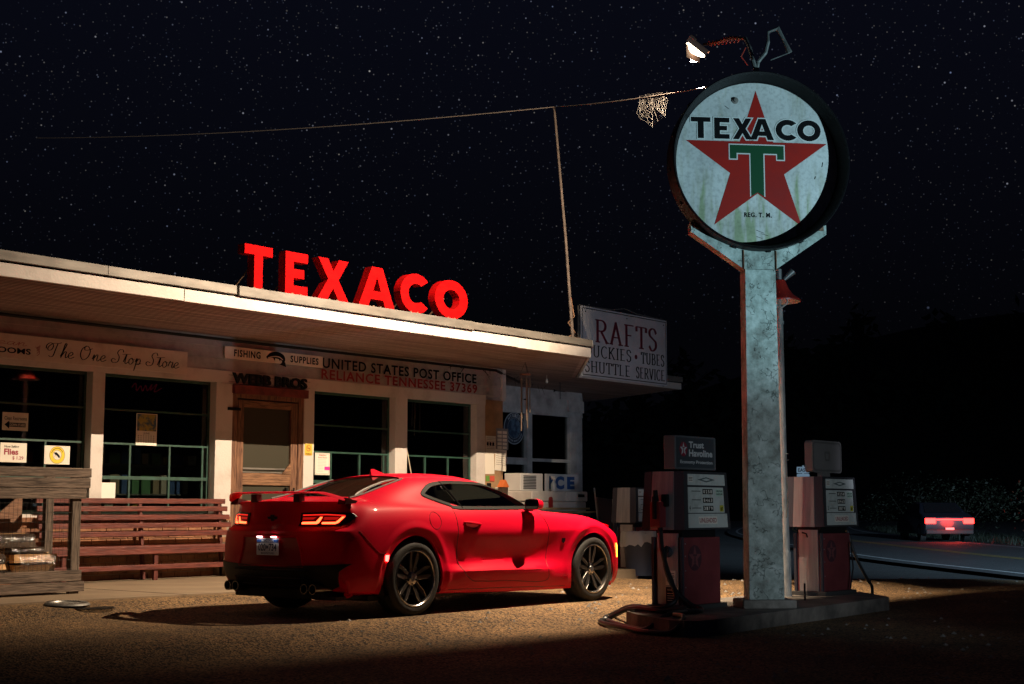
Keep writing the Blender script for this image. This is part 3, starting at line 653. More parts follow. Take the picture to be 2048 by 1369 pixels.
def ring(mb, M, cx, cy, r0, r1, z, n=36, sx=1):
    mb.add([M @ Vector((cx + r * cos(2 * pi * i / n) * sx, cy + r * sin(2 * pi * i / n), z)) for r in (r0, r1) for i in range(n)], [(i, (i + 1) % n, n + (i + 1) % n, n + i) for i in range(n)])
b = MB(); ring(b, M, 0, 0, .062, .105, .001); b.build('ring', mat('yellow_ink', (.75, .55, .03), .6), o, fix=False)
b = MB(); ring(b, M, 0, 0, .105, .109, .0014); ring(b, M, 0, 0, .059, .062, .0014)
b.add([M @ Vector((x, y, .0012)) for x, y in ((-.05, .03), (-.01, .035), (.03, .0), (.045, -.03), (.02, -.035), (.0, -.01), (-.03, .005))], [tuple(range(7))])
for a_ in (-.03, .0, .02): b.add([M @ Vector((x, y, .0011)) for x, y in ((a_, .0), (a_ + .006, .0), (a_ - .012, -.04))], [(0, 1, 2)])
for i in range(14):
    a = radians(160 - i * 10); c_ = Vector((.084 * cos(a), .084 * sin(a))); b.box(c_.x - .004, c_.y - .007, .0013, c_.x + .004, c_.y + .007, .0016, M=M)
b.build('insect_drawing', INK, o, fix=False)
o, M, w, h = paper('wall_calendar', 'tall calendar with a yellow and blue picture hanging in the second window', 11.27, 1.83, 11.60, 2.25)
bar(o, M, -w * .92, -.02, w * .92, h * .96, mat('calendar_picture', (.35, .28, .05), .6, col2=(.04, .09, .14), scale=14, lo=.4, hi=.55), 'picture')
g = MB(); put_text(g, 'JUNE', M, -.05, -.07, .05, -.04, z=.001)
for r_ in range(4):
    for c_ in range(7): g.box(-w * .8 + c_ * .04, -.09 - r_ * .027, .0008, -w * .8 + c_ * .04 + .014, -.08 - r_ * .027, .0012, M=M)
g.build('dates', INK, o, fix=False)
paper('blank_board', 'blank white board propped in the second window behind the bench', 10.615, 1.13, 10.98, 1.335, m=mat('blank_white', (.8, .76, .7), .7))
YEL = mat('sticker_yellow', (.70, .45, .06), .6)
o, M, w, h = paper('no_smoking_sticker', 'small yellow no smoking sticker on the post right of the door', 14.115, 1.775, 14.265, 1.945, YW - .046, YEL, [('NO SMOKING', .1, .06, .9, .2, INK, .01)])
b = MB(); ring(b, M, 0, .02, .038, .046, .001); b.beam(M @ Vector((-.03, .05, .002)), M @ Vector((.03, -.01, .002)), .007, .001, up=(0, -1, 0)); b.build('ban_symbol', REDINK, o, fix=False)
b = MB(); b.box(-.028, .015, .0006, .028, .024, .0009, M=M); b.build('cigarette', INK, o, fix=False)
o, M, w, h = paper('opening_hours_notice', 'white store hours sheet with a pink label in the third window', 14.44, 1.50, 14.74, 1.825, lines=[('Webb Bros', .25, .86, .75, .93, REDINK, .02), ('Store Hours', .2, .76, .8, .83, REDINK, .02)])
for i in range(9): bar(o, M, -w * .65, h * .38 - i * .022, w * (.5 if i < 5 else .1), h * .38 - i * .022 + .004, mat('grey_ink', (.35, .35, .35), .7), 'print')
bar(o, M, w * .28, -h * .55, w * .98, -h * .25, mat('pink_label', (.8, .03, .35), .5), 'label', .002)
b = MB()
for (a0, b0, a1, b1) in ((-.9, -.92, .9, -.88), (-.9, .88, .9, .92), (-.9, -.9, -.86, .9), (.86, -.9, .9, .9)): b.add([M @ Vector(p) for p in ((w * a0, h * b0, .0008), (w * a1, h * b0, .0008), (w * a1, h * b1, .0008), (w * a0, h * b1, .0008))], [(0, 1, 2, 3)])
b.build('border', mat('grey_ink', (.35, .35, .35), .7), o, fix=False)
o, M, w, h = paper('post_office_notice', 'small POST OFFICE sign hung high inside the fourth window', 16.86, 2.46, 17.36, 2.60, YW + .3, mat('po_sign', (.75, .55, .48), .6), [('POST OFFICE', .06, .12, .94, .62, INK, .025)])
bar(o, M, -w, h * .45, w, h, mat('po_blue', (.03, .10, .22), .5), 'header', .001)
g = MB(); put_text(g, 'UNITED STATES', M, -w * .8, h * .55, w * .8, h * .85, z=.002); g.build('lettering', PAPER, o, fix=False)
b = MB(); b.tube([(16.9, YW + .3, 2.6), (16.9, YW + .3, 3.3)], .004, 4); b.tube([(17.3, YW + .3, 2.6), (17.3, YW + .3, 3.3)], .004, 4); b.build('hanger', BLACK, o)
PB = SIGNB = None
ntc = [
 ('black and white framed flyer highest on the notice board', 18.46, 2.00, 18.78, 2.36, .0, 'dark'),
 ('white sheet with small black photos on the left of the notice board', 18.18, 1.92, 18.44, 2.22, 0, 'photo'),
 ('handwritten white sheet under the framed flyer on the notice board', 18.42, 1.64, 18.72, 2.00, -.06, 'hand'),
 ('blank white sheet lit at the left edge of the notice board', 18.17, 1.58, 18.41, 1.93, .03, 'blank'),
 ('small green card on the notice board beside the red card', 18.19, 1.46, 18.28, 1.55, 0, 'green'),
 ('small red card on the notice board beside the green card', 18.29, 1.46, 18.41, 1.55, 0, 'red'),
 ('tiny black card on the notice board below the coloured cards', 18.22, 1.36, 18.33, 1.43, 0, 'black'),
 ('large poster with a colour picture low on the notice board', 18.44, .98, 18.80, 1.36, 0, 'poster'),
 ('torn white sheet left of the picture poster on the notice board', 18.18, 1.06, 18.42, 1.30, .04, 'hand'),
 ('small lined card low on the notice board seen through the car window', 18.20, .84, 18.46, .97, 0, 'hand')]
for q, (lb, x0, z0, x1, z1, tl, kind_) in enumerate(ntc):
    mm = {'green': mat('card_green', (.12, .28, .05), .6), 'red': mat('card_red', (.55, .08, .05), .6), 'black': INK, 'dark': mat('flyer_grey', (.22, .22, .23), .7)}.get(kind_)
    o, M, w, h = paper('pinned_notice', lb, x0, z0, x1, z1, YW - .036 - .004 * (q % 3), mm, group='papers pinned on the notice board', tilt=tl)
    g = MB(); rg = random.Random(q)
    if kind_ == 'dark':
        for r_ in range(5):
            for c_ in range(2): g.box(-w * .8 + c_ * w * .85, h * .75 - r_ * h * .36, .001, -w * .8 + c_ * w * .85 + w * .7, h * .75 - r_ * h * .36 - h * .26, .0014, M=M)
        g.build('print', PAPER, o)
    elif kind_ in ('photo', 'hand', 'poster'):
        for r_ in range(7):
            x = -w * .8 if kind_ != 'poster' else w * .15; y = h * .75 - r_ * h * .2
            while x < w * .75: l_ = rg.uniform(.01, .03); g.box(x, y, .001, x + l_, y + .006, .0013, M=M); x += l_ + .008
        if kind_ == 'photo':
            for c_ in range(3): g.box(-w * .8 + c_ * w * .55, -h * .1, .0012, -w * .8 + c_ * w * .55 + w * .4, h * .3, .0016, M=M)
        g.build('print', INK, o)
        if kind_ == 'poster': bar(o, M, -w * .85, -h * .5, w * .0, h * .5, mat('poster_picture', (.4, .12, .07), .6, col2=(.06, .07, .16), scale=20, lo=.42, hi=.55), 'picture', .002)
# rafting company roundel
b = MB(); M = FACE(21.33, YR - .07, 2.55); n = 48
b.prism([(.315 * cos(2 * pi * i / n), .315 * sin(2 * pi * i / n)) for i in range(n)], -.015, 0, M)
o = tag(b.build('round_sign', mat('navy_sign', (.02, .035, .07), .5)), 'round navy sign with pale rim reading HYSIDE beside the notice board', 'sign')
PALE = mat('pale_ink', (.45, .52, .58), .6)
b = MB(); ring(b, M, 0, 0, .295, .31, .002); ring(b, M, 0, 0, .195, .2, .002)
def arc_text(mb, txt, M, r, a0, a1, hgt, wid, inside=False):
    for i, c in enumerate(txt):
        if c == ' ': continue
        a = radians(a0 + (a1 - a0) * i / (len(txt) - 1)); p = Vector((r * cos(a), r * sin(a), 0)); rot = a - pi / 2 if not inside else a + pi / 2
        put_text(mb, c, M @ T(p.x, p.y, 0) @ R(rot, 'Z'), -wid / 2, -hgt / 2, wid / 2, hgt / 2, z=.002, offset=.03)
arc_text(b, 'HYSIDE', M, .247, 130, 50, .062, .055); arc_text(b, 'WHITEWATER INFLATABLES', M, .247, 205, 335, .03, .024, True)
b.build('lettering', PALE, o, fix=False)
b = MB(); b.prism([(.19 * cos(2 * pi * i / n), .19 * sin(2 * pi * i / n)) for i in range(n)], .001, .0025, M); b.build('picture', mat('raft_picture', (.10, .18, .28), .6, col2=(.03, .06, .12), scale=9, lo=.45, hi=.55), o)

# RAFTS board on the wing canopy
b = MB(); M = FACE(0, 15.42, 0); b.box(20.700, 15.42, 3.40, 23.522, 15.45, 4.70, bev=.004)
o = tag(b.build('rafts_sign', mat('rafts_board', (.66, .67, .72), .6, col2=(.54, .55, .58), scale=1.5, lo=.3, hi=.6)), 'large white RAFTS board with serif letters standing on the far canopy edge', 'sign')
M = FACE(0, 15.419, 0)
b = MB(); serif_text(b, 'RAFTS', M, 21.108, 4.06, 23.182, 4.49, thick=.21, thin=.055); b.build('lettering', mat('rafts_red', (.17, .02, .04), .5), o, fix=False)
b = MB(); serif_text(b, 'DUCKIES', M, 20.785, 3.78, 22.281, 4.0, thick=.19, thin=.06); serif_text(b, 'TUBES', M, 22.613, 3.78, 23.420, 4.0, thick=.19, thin=.06)
serif_text(b, 'SHUTTLE', M, 20.785, 3.49, 22.247, 3.70, thick=.19, thin=.06); serif_text(b, 'SERVICE', M, 22.434, 3.49, 23.420, 3.70, thick=.19, thin=.06); b.build('lettering', INK, o, fix=False)
b = MB(); b.prism([(22.442 + .045 * cos(i * pi / 8), 3.89 + .045 * sin(i * pi / 8)) for i in range(16)], .001, .003, M); b.build('bullet', mat('rafts_red', (.17, .02, .04), .5), o)
b = MB()
for (a0, b0, a1, b1) in ((20.730, 3.43, 23.492, 3.445), (20.730, 4.655, 23.492, 4.67), (20.730, 3.43, 20.742, 4.67), (23.479, 3.43, 23.492, 4.67)): b.box(a0, b0, .001, a1, b1, .003, M=M)
for x in (20.828, 22.145, 23.403):
    for z in (3.5, 4.6): b.prism([(x + .014 * cos(i * pi / 5), z + .014 * sin(i * pi / 5)) for i in range(10)], .003, .008, M)
b.build('border', INK, o)
b = MB(); b.tube([(20.700, 15.47, 4.71), (21.720, 15.47, 4.73), (22.145, 15.47, 4.80), (22.570, 15.47, 4.74), (23.505, 15.47, 4.715)], .012, 6); b.tube([(20.717, 15.5, 3.4), (20.717, 15.5, 4.7)], .02, 6); b.tube([(23.505, 15.5, 3.4), (23.505, 15.5, 4.7)], .02, 6)
b.tube([(20.870, 15.5, 4.3), (20.870, 16.5, 3.62)], .02, 6); b.tube([(23.250, 15.5, 4.3), (23.250, 16.5, 3.62)], .02, 6); b.build('sign_frame', METAL, o)

# ------------------------------------------------------------------ red roof letters
LR = mat('roof_letter_red', (.42, .002, .003), .75, col2=(.20, .004, .004), scale=5, stretch=(1, 1, 2.5), lo=.30, hi=.58, spec=.03, bump=.2, bscale=30)
def carc(cx, cy, r, a0, a1, n): return [(cx + r * cos(radians(a0 + (a1 - a0) * i / n)), cy + r * sin(radians(a0 + (a1 - a0) * i / n))) for i in range(n + 1)]
th_ = .27
GL = {  # outline loops in a unit box (height 1)
 'T': [[(0, 1), (0, .78), (.32, .78), (.32, 0), (.60, 0), (.60, .78), (.92, .78), (.92, 1)]],
 'E': [[(0, 0), (0, 1), (.74, 1), (.74, .78), (.27, .78), (.27, .61), (.62, .61), (.62, .40), (.27, .40), (.27, .22), (.74, .22), (.74, 0)]],
 'X': [[(0, 0), (.32, .51), (.02, 1), (.31, 1), (.475, .71), (.64, 1), (.93, 1), (.63, .51), (.95, 0), (.65, 0), (.475, .30), (.29, 0)]],
 'A': [[(0, 0), (.36, 1), (.66, 1), (1.02, 0), (.75, 0), (.69, .19), (.33, .19), (.27, 0)], [(.40, .40), (.62, .40), (.51, .76)]],
 'C': [carc(.5, .5, .5, 42, 318, 26) + carc(.5, .5, .25, 308, 52, 22)],
 'O': [carc(.5, .5, .5, 0, 352, 44)[:-1] , carc(.5, .5, .25, 0, 350, 35)[:-1]],
}
def glyph_curve(loops, sx, sy, depth):
    c = bpy.data.curves.new('letter', 'CURVE'); c.dimensions = '2D'; c.fill_mode = 'BOTH'; c.extrude = depth / 2
    for lp in loops:
        s = c.splines.new('POLY'); s.points.add(len(lp) - 1)
        for p, q in zip(s.points, lp): p.co = (q[0] * sx, q[1] * sy, 0, 1)
        s.use_cyclic_u = True
    o = bpy.data.objects.new('letter', c); COL.objects.link(o); dg = bpy.context.evaluated_depsgraph_get()
    me = bpy.data.meshes.new_from_object(o.evaluated_get(dg)); vs = [v.co.copy() for v in me.vertices]; fs = [tuple(p.vertices) for p in me.polygons]
    bpy.data.objects.remove(o); bpy.data.curves.remove(c); bpy.data.meshes.remove(me); return vs, fs
ZR = ZS + .26; H_ = .535
spec_ = [('T', 10.965, 11.405, ''), ('E', 11.615, 11.985, ''), ('X', 12.15, 12.70, ''), ('A', 12.88, 13.55, ''), ('C', 13.66, 14.20, ''), ('O', 14.345, 15.03, '')]
ordn = {'T': 'raised red metal letter T, first of the roof letters', 'E': 'raised red metal letter E on the canopy edge', 'X': 'raised red metal letter X on the canopy edge', 'A': 'raised red metal letter A on the canopy edge', 'C': 'raised red metal letter C on the canopy edge', 'O': 'round red metal letter O, last of the roof letters'}
for ch, x0, x1, _ in spec_:
    lp = GL[ch]; w0 = max(p[0] for p in lp[0]) - min(p[0] for p in lp[0]); vs, fs = glyph_curve(lp, (x1 - x0) / w0, H_ * (1.0 if ch not in 'CO' else 1.02), .13)
    b = MB(); M = frame((x0, 13.27, ZR), (1, 0, 0), (0, 0, 1)); b.add([M @ v for v in vs], fs)
    o = tag(b.build('roof_letter', LR), ordn[ch], 'letter', 'red letters standing on the canopy edge')
    g = MB(); xm = (x0 + x1) / 2; g.box(xm - .08, 13.2, ZR - .035, xm - .05, 13.34, ZR + .02); g.box(xm + .05, 13.2, ZR - .035, xm + .08, 13.34, ZR + .02)
    g.beam((xm, 13.35, ZR + .3), (xm, 13.8, ZS + .22), .012, .012); g.build('bracket', mat('rusty_steel', (.22, .12, .07), .8, var=.5, scale=20), o)

# ------------------------------------------------------------------ porch furniture
BW = wood_mat('bench_red_wood', (.16, .034, .022), (.065, .012, .010), 1.0, 0, .55, .35)
BWZ = wood_mat('bench_red_wood_upright', (.14, .030, .020), (.06, .011, .009), 1.0, 2, .6, .35)
bench = thing('bench', 'long red slatted wooden bench against the store front', 'bench', (11.2, 15.35, .10)); bench.location = (0, 0, 0)
bx0, bx1 = 9.72, 12.62
for (yy, zz, l_) in ((15.50, 1.10, 0), (15.475, 1.0, .02), (15.45, .89, .04), (15.43, .785, .05), (15.41, .68, .05)):
    b = MB(); b.box(bx0, yy - .014, zz - .033, bx1 + l_, yy + .014, zz + .033, bev=.006); b.build('back_slat', BW, bench)
for yy in (15.17, 15.255, 15.34): b = MB(); b.box(bx0, yy - .038, .505, bx1 + .06, yy + .038, .535, bev=.006); b.build('seat_slat', BW, bench)
b = MB(); b.box(bx0, 15.105, .43, bx1 + .06, 15.13, .53, bev=.006); b.build('front_rail', BW, bench)
b = MB(); b.box(bx0, 15.105, .235, bx1 + .06, 15.13, .30, bev=.006); b.build('stretcher', BW, bench)
for x in (9.9, 11.24, 12.52):
    b = MB(); b.box(x - .03, 15.131, .10, x + .03, 15.175, .50, bev=.004); b.beam((x, 15.40, .10), (x, 15.53, 1.12), .05, .04, up=(1, 0, 0)); b.box(x - .028, 15.176, .44, x + .028, 15.40, .50); b.box(x - .026, 15.176, .25, x + .026, 15.40, .30); b.build('leg', BWZ, bench)
# second (front) bench end visible in the crib gap handled by bx0; a small wooden chair inside the window
ch = thing('wooden_chair', 'small yellow wooden chair behind the second window', 'chair', (0, 0, 0)); YW2 = mat('yellow_wood', (.55, .33, .10), .5)
for x in (11.55, 11.92): b = MB(); b.tube([(x, 16.5, .1), (x, 16.5, 1.22)], .02, 8); b.tube([(x, 16.5, 1.2), (x, 16.5, 1.25)], [.026, .012], 8); b.build('leg', YW2, ch)
b = MB(); b.box(11.55, 16.48, 1.08, 11.92, 16.51, 1.14); b.box(11.55, 16.48, .85, 11.92, 16.51, .9); b.build('backrest', YW2, ch)
b = MB(); b.box(11.52, 16.5, .5, 11.95, 16.9, .54); b.build('seat', YW2, ch)
# firewood crib
GW = wood_mat('weathered_grey_wood', (.17, .125, .095), (.05, .036, .028), 1.0, 0, .85, .6)
GWZ = wood_mat('weathered_grey_upright', (.15, .115, .088), (.045, .033, .026), 1.0, 2, .85, .6)
crib = thing('firewood_rack', 'weathered grey board firewood rack with wire mesh at the left edge', 'rack', (0, 0, 0))
for (z0, z1, xr, dy) in ((1.335, 1.435, 9.045, 0), (1.222, 1.328, 9.04, .004), (1.105, 1.216, 8.995, .008)):
    b = MB(); b.box(6.9, 13.36 + dy, z0, xr, 13.39 + dy, z1, bev=.004); b.build('board', GW, crib)
for (z0, z1, xr) in ((.235, .350, 8.96), (.125, .228, 9.0)):
    b = MB(); b.box(6.9, 13.36, z0, xr, 13.392, z1, bev=.004); b.build('board', GW, crib)
for (x, y) in ((8.90, 13.43), (7.3, 13.43)): b = MB(); b.box(x - .055, y - .034, .10, x + .055, y + .035, 1.40, bev=.005); b.build('upright', GWZ, crib)
for (x, y) in ((8.93, 13.99), (8.05, 14.02)): b = MB(); b.box(x - .05, y - .035, .10, x + .05, y + .035, 1.36, bev=.005); b.build('upright', GWZ, crib)
b = MB(); b.box(8.96, 13.46, .23, 8.985, 13.96, .33, bev=.003); b.box(8.96, 13.46, 1.22, 8.985, 13.96, 1.33, bev=.003); b.build('side_board', wood_mat('weathered_grey_side', (.15, .115, .088), (.045, .033, .026), 1.0, 1, .85, .6), crib)
b = MB(); b.prism([(7.6, .35), (8.55, 1.12), (8.62, 1.12), (8.62, .35)], 0, .02, frame((0, 14.02, 0), (1, 0, 0), (0, 0, 1))); b.build('back_panel', wood_mat('reddish_panel', (.28, .15, .09), (.16, .08, .05), 1.0, 0), crib)
b = MB(); x = 7.3
while x < 8.86: b.tube([(x, 13.402, .33), (x, 13.402, 1.12)], .0018, 4, caps=False); x += .05
z = .36
while z < 1.12: b.tube([(7.3, 13.404, z), (8.86, 13.404, z)], .0018, 4, caps=False); z += .10
b.build('wire_mesh', mat('dark_wire', (.06, .06, .06), .5, metal=.6), crib)
b = MB(); b.box(7.0, 13.42, .30, 8.95, 13.97, .33); b.build('floor_board', GW, crib)
BARK = mat('bark_dark', (.07, .045, .03), .9, var=.5, scale=18, bump=.6, bscale=30); SPLIT = mat('split_wood', (.78, .50, .24), .7, col2=(.50, .26, .10), scale=14, stretch=(2, 14, 14), lo=.35, hi=.65)
def wrap_mat():
    m = bpy.data.materials.new('plastic_wrap'); m.use_nodes = True; t = m.node_tree; n = t.nodes; n.remove(n['Principled BSDF'])
    tr = n.new('ShaderNodeBsdfTransparent'); gl = n.new('ShaderNodeBsdfGlossy'); gl.inputs['Roughness'].default_value = .12; mx = n.new('ShaderNodeMixShader')
    no = n.new('ShaderNodeTexNoise'); no.inputs['Scale'].default_value = 22; no.inputs['Detail'].default_value = 4; bp = n.new('ShaderNodeBump'); bp.inputs['Strength'].default_value = 1; bp.inputs['Distance'].default_value = .03
    tx = n.new('ShaderNodeTexCoord'); t.links.new(tx.outputs['Object'], no.inputs['Vector']); t.links.new(no.outputs['Fac'], bp.inputs['Height']); t.links.new(bp.outputs[0], gl.inputs['Normal'])
    mx.inputs[0].default_value = .30; t.links.new(tr.outputs[0], mx.inputs[1]); t.links.new(gl.outputs[0], mx.inputs[2]); t.links.new(mx.outputs[0], n['Material Output'].inputs[0]); return m
WRAP = wrap_mat()
def bundle(cx, cz, w, h, label, seed, y=13.55):
    rg = random.Random(seed); o = thing('firewood_bundle', label, 'firewood', (cx, y + .1, cz), group='plastic wrapped bundles of split logs in the rack')
    k_ = 0; z = -h / 2
    rows = max(1, round(h / .085))
    for r_ in range(rows):
        cols_ = 2
        for c_ in range(cols_):
            zz = -h / 2 + (r_ + .5) * h / rows; yy = (c_ - .5) * .13 + rg.uniform(-.01, .01); n = rg.choice((3, 4, 5)); rr = h / rows * .62
            a0 = rg.uniform(0, 6); poly = [(cos(a0 + 2 * pi * i / n) * rr * 1.1, sin(a0 + 2 * pi * i / n) * rr) for i in range(n)]
            b = MB(); l_ = w / 2 + rg.uniform(-.03, .02); M = frame((0, yy, zz), (0, 1, 0), (0, 0, 1)) @ R(rg.uniform(-.05, .05), 'Y')
            b.prism(poly, -l_, l_, M, 0); b.mi = [0 if q < 2 or q == 3 else (1 if q % 2 == 0 else 0) for q in range(len(b.mi))]
            b.build('log', [SPLIT, BARK], o)
    b = MB(); n = 26; m_ = 9
    for i in range(m_):
        x = -w * .42 + w * .84 * i / (m_ - 1)
        for j in range(n):
            a = 2 * pi * j / n; e_ = 1 + rg.uniform(-.05, .06); b.v.append((x, cos(a) * .165 * e_, (abs(sin(a)) ** .8) * (1 if sin(a) > 0 else -1) * h * .60 * e_))
    for i in range(m_ - 1):
        for j in range(n): b.f.append((i * n + j, i * n + (j + 1) % n, (i + 1) * n + (j + 1) % n, (i + 1) * n + j)); b.mi.append(0)
    b.build('plastic_wrap', WRAP, o, smooth=True, angle=60)
bundle(8.26, .66, .52, .15, 'topmost wrapped firewood bundle in the rack', 1)
bundle(8.52, .43, .50, .19, 'bottom right wrapped firewood bundle in the rack', 2)
bundle(7.90, .43, .50, .19, 'bottom left wrapped firewood bundle at the frame edge', 3)
bundle(8.42, .565, .46, .07, 'thin firewood bundle sandwiched between the top and bottom right bundles', 4, 13.6)

# covers in the lot
b = MB(); M = T(8.0, 12.15, gz(8.0, 12.15) + .006) @ R(radians(2), 'X') @ Matrix.Scale(.64, 4)
b.lathe([(.0, .012), (.24, .014), (.25, .03), (.30, .032), (.32, .02), (.34, .0)], 48, M); o = tag(b.build('manhole_cover', mat('worn_steel', (.42, .41, .38), .4, metal=.7, var=.4, scale=20), smooth=True), 'round bright metal manhole ring near the firewood rack', 'cover')
b = MB()
for i in range(40): a = 2 * pi * i / 40; b.box(-.006, .255, .031, .006, .30, .036, M=M @ R(a, 'Z'))
b.build('rib', mat('worn_steel', (.42, .41, .38)), o)
b = MB(); M = T(8.12, 11.86, gz(8.12, 11.86) + .006) @ Matrix.Scale(.68, 4)
b.lathe([(.26, 0), (.28, .012), (.26, .012), (.25, .003)], 40, M); 
for i in range(-6, 7): l_ = sqrt(.25 ** 2 - (i * .038) ** 2); b.box(i * .038 - .008, -l_, .002, i * .038 + .008, l_, .010, M=M)
tag(b.build('drain_grate', mat('cast_iron', (.05, .045, .04), .6, metal=.5)), 'round dark iron grate beside the bright manhole ring', 'grate')

# ------------------------------------------------------------------ porch end: freezer, ICE sign and clutter
GREYP = mat('freezer_white', (.58, .55, .52), .45, col2=(.46, .43, .40), scale=3, lo=.3, hi=.6)
fz = thing('chest_freezer', 'white chest freezer under the ICE sign at the end of the porch', 'freezer', (0, 0, 0))
b = MB(); b.box(18.72, 15.0, .12, 20.25, 15.75, 1.12, bev=.02); b.build('body', GREYP, fz)
b = MB(); b.box(18.70, 14.98, 1.125, 19.62, 15.76, 1.30, bev=.02); b.build('lid', GREYP, fz); b = MB(); b.box(19.63, 14.98, 1.125, 20.27, 15.76, 1.30, bev=.02); b.build('lid', GREYP, fz)
b = MB(); b.box(19.98, 14.97, 1.20, 20.16, 14.979, 1.25); b.build('nameplate', BLACK, fz)
b = MB(); b.box(19.15, 14.965, 1.0, 19.25, 14.979, 1.16); b.prism([(19.20 + .05 * cos(i * pi / 6), 1.17 + .035 * sin(i * pi / 6)) for i in range(12)], .0, .012, FACE(0, 14.978, 0)); b.build('handle', mat('dark_red_plastic', (.25, .02, .02), .4), fz)
b = MB(); b.box(18.72, 15.25, 1.303, 19.34, 15.6, 1.60, bev=.01); o = tag(b.build('cooling_unit', mat('unit_white', (.62, .61, .59), .5)), 'white boxy cooling unit with dark louvres on top of the freezer', 'unit')
b = MB()
for i in range(9): b.box(18.80, 15.238, 1.34 + i * .026, 19.14, 15.249, 1.352 + i * .026)
b.build('louvre', BLACK, o)
b = MB(); b.box(19.38, 15.22, 1.303, 20.32, 15.25, 1.60, bev=.003); o = tag(b.build('ice_sign', mat('ice_board', (.50, .52, .54), .5)), 'white board with big blue letters ICE on the freezer', 'sign')
b = MB(); M = FACE(0, 15.219, 0)
put_text(b, 'I', M, 19.47, 1.34, 19.57, 1.56, offset=.06); put_text(b, 'C', M, 19.64, 1.335, 19.90, 1.565, offset=.06); put_text(b, 'E', M, 19.98, 1.34, 20.20, 1.56, offset=.06); b.build('lettering', mat('ice_blue', (.02, .08, .26), .5), o, fix=False)
b = MB(); b.lathe([(0, 0), (.045, 0), (.05, .02), (.05, .12), (.02, .17), (.015, .20)], 16, T(19.42, 15.08, 1.302)); o = tag(b.build('spray_bottle', mat('clear_plastic', (.35, .42, .45), .25), smooth=True), 'clear spray bottle in front of the ICE sign', 'bottle')
b = MB(); b.box(19.40, 15.05, 1.50, 19.44, 15.11, 1.53); b.box(19.35, 15.07, 1.53, 19.45, 15.09, 1.56); b.build('trigger', PAPER, o)
PLK = wood_mat('yellow_plank', (.40, .29, .15), (.22, .15, .08), 1, 0)
for (x0, y0, z0, lb, l_) in ((18.9, 14.85, .985, 'upper yellowish plank lying in front of the freezer', 1.25), (19.0, 14.75, .925, 'lower darker plank lying in front of the freezer', 1.42)):
    b = MB(); b.box(x0, y0, z0, x0 + l_, y0 + .12, z0 + .035, bev=.003); tag(b.build('plank', PLK), lb, 'plank')
b = MB(); b.box(19.0, 14.72, .12, 19.04, 14.94, .92); b.box(19.9, 14.72, .12, 19.94, 14.94, .92); b.box(18.98, 14.72, .88, 20.0, 14.95, .924); tag(b.build('sawhorse', GWZ), 'dark wooden stand carrying two planks before the freezer', 'stand')
b = MB(); b.prism([(0, 0), (.42, -.02), (.62, 1.12), (.08, 1.16)], 0, .03, frame((20.15, 14.6, .05), (1, .05, 0), (0, .15, 1))); b.build; o = tag(b.build('leaning_panel', mat('panel_dark', (.22, .21, .20), .7)), 'tall tilted panel leaning at the right of the freezer', 'panel')
b = MB(); b.prism([(.36, 0), (.46, 0), (.64, 1.12), (.55, 1.12)], .031, .05, frame((20.15, 14.6, .05), (1, .05, 0), (0, .15, 1))); b.build('edge_board', GREYP, o)
b = MB(); b.tube([(19.75, 14.3, .1), (20.15, 14.75, 1.36)], .014, 8); tag(b.build('pole', mat('pale_blue_pipe', (.40, .50, .56), .4)), 'thin pale blue pole leaning against the freezer stand', 'pole')
o = thing('birdhouse', 'little dark birdhouse with an orange roof by the wing door', 'birdhouse', (0, 0, 0))
b = MB(); b.prism([(-.09, 0), (.09, 0), (0, .12)], -.06, .06, frame((18.35, 15.32, 1.36), (1, 0, 0), (0, 0, 1))); b.build('roof', mat('orange_roof', (.60, .14, .03), .6), o)
b = MB(); b.box(18.28, 15.27, 1.20, 18.42, 15.37, 1.359); b.tube([(18.35, 15.32, .1), (18.35, 15.32, 1.2)], .02, 6); b.build('box', mat('birdhouse_dark', (.05, .03, .02), .8), o)
# wind chimes
o = thing('wind_chime', 'wind chime of long metal tubes hanging from the canopy soffit', 'wind chime', (0, 0, 0)); cx, cy = 17.93, 14.5
b = MB(); b.prism([(.09 * cos(i * pi / 8), .09 * sin(i * pi / 8)) for i in range(16)], 0, .02, T(cx, cy, 3.16)); b.build('top_disc', mat('chime_wood', (.25, .10, .06), .6), o)
b = MB()
for a in (0, 2.1, 4.2): b.tube([(cx, cy, 3.37), (cx + .085 * cos(a), cy + .085 * sin(a), 3.18)], .003, 4)
b.build('cord', BLACK, o)
for i, (a, zb) in enumerate(((.2, 2.30), (1.5, 2.46), (2.8, 2.25), (4.1, 2.42), (5.3, 2.55))):
    b = MB(); b.tube([(cx + .075 * cos(a), cy + .075 * sin(a), 3.10), (cx + .075 * cos(a), cy + .075 * sin(a), zb)], .010, 8); b.tube([(cx + .075 * cos(a), cy + .075 * sin(a), 3.10), (cx + .075 * cos(a), cy + .075 * sin(a), 3.17)], .002, 4); b.build('chime_tube', mat('chime_metal', (.45, .36, .30), .35, metal=.8), o)
b = MB(); b.tube([(cx, cy, 3.16), (cx, cy, 2.3)], .002, 4); b.lathe([(0, 0), (.03, .01), (.03, .02), (0, .03)], 12, T(cx, cy, 2.75)); b.build('clapper', BLACK, o)
b = MB(); b.tube([(21.2, 16.3, 3.37), (21.2, 16.3, 3.05)], .006, 5); b.tube([(21.05, 16.3, 3.2), (21.35, 16.3, 3.2)], .008, 5); b.prism([(0, 0), (.08, .03), (.0, .06)], 0, .005, FACE(21.0, 16.3, 3.17)); tag(b.build('hanging_ornament', BLACK), 'small black ornament hanging from the far canopy', 'ornament')
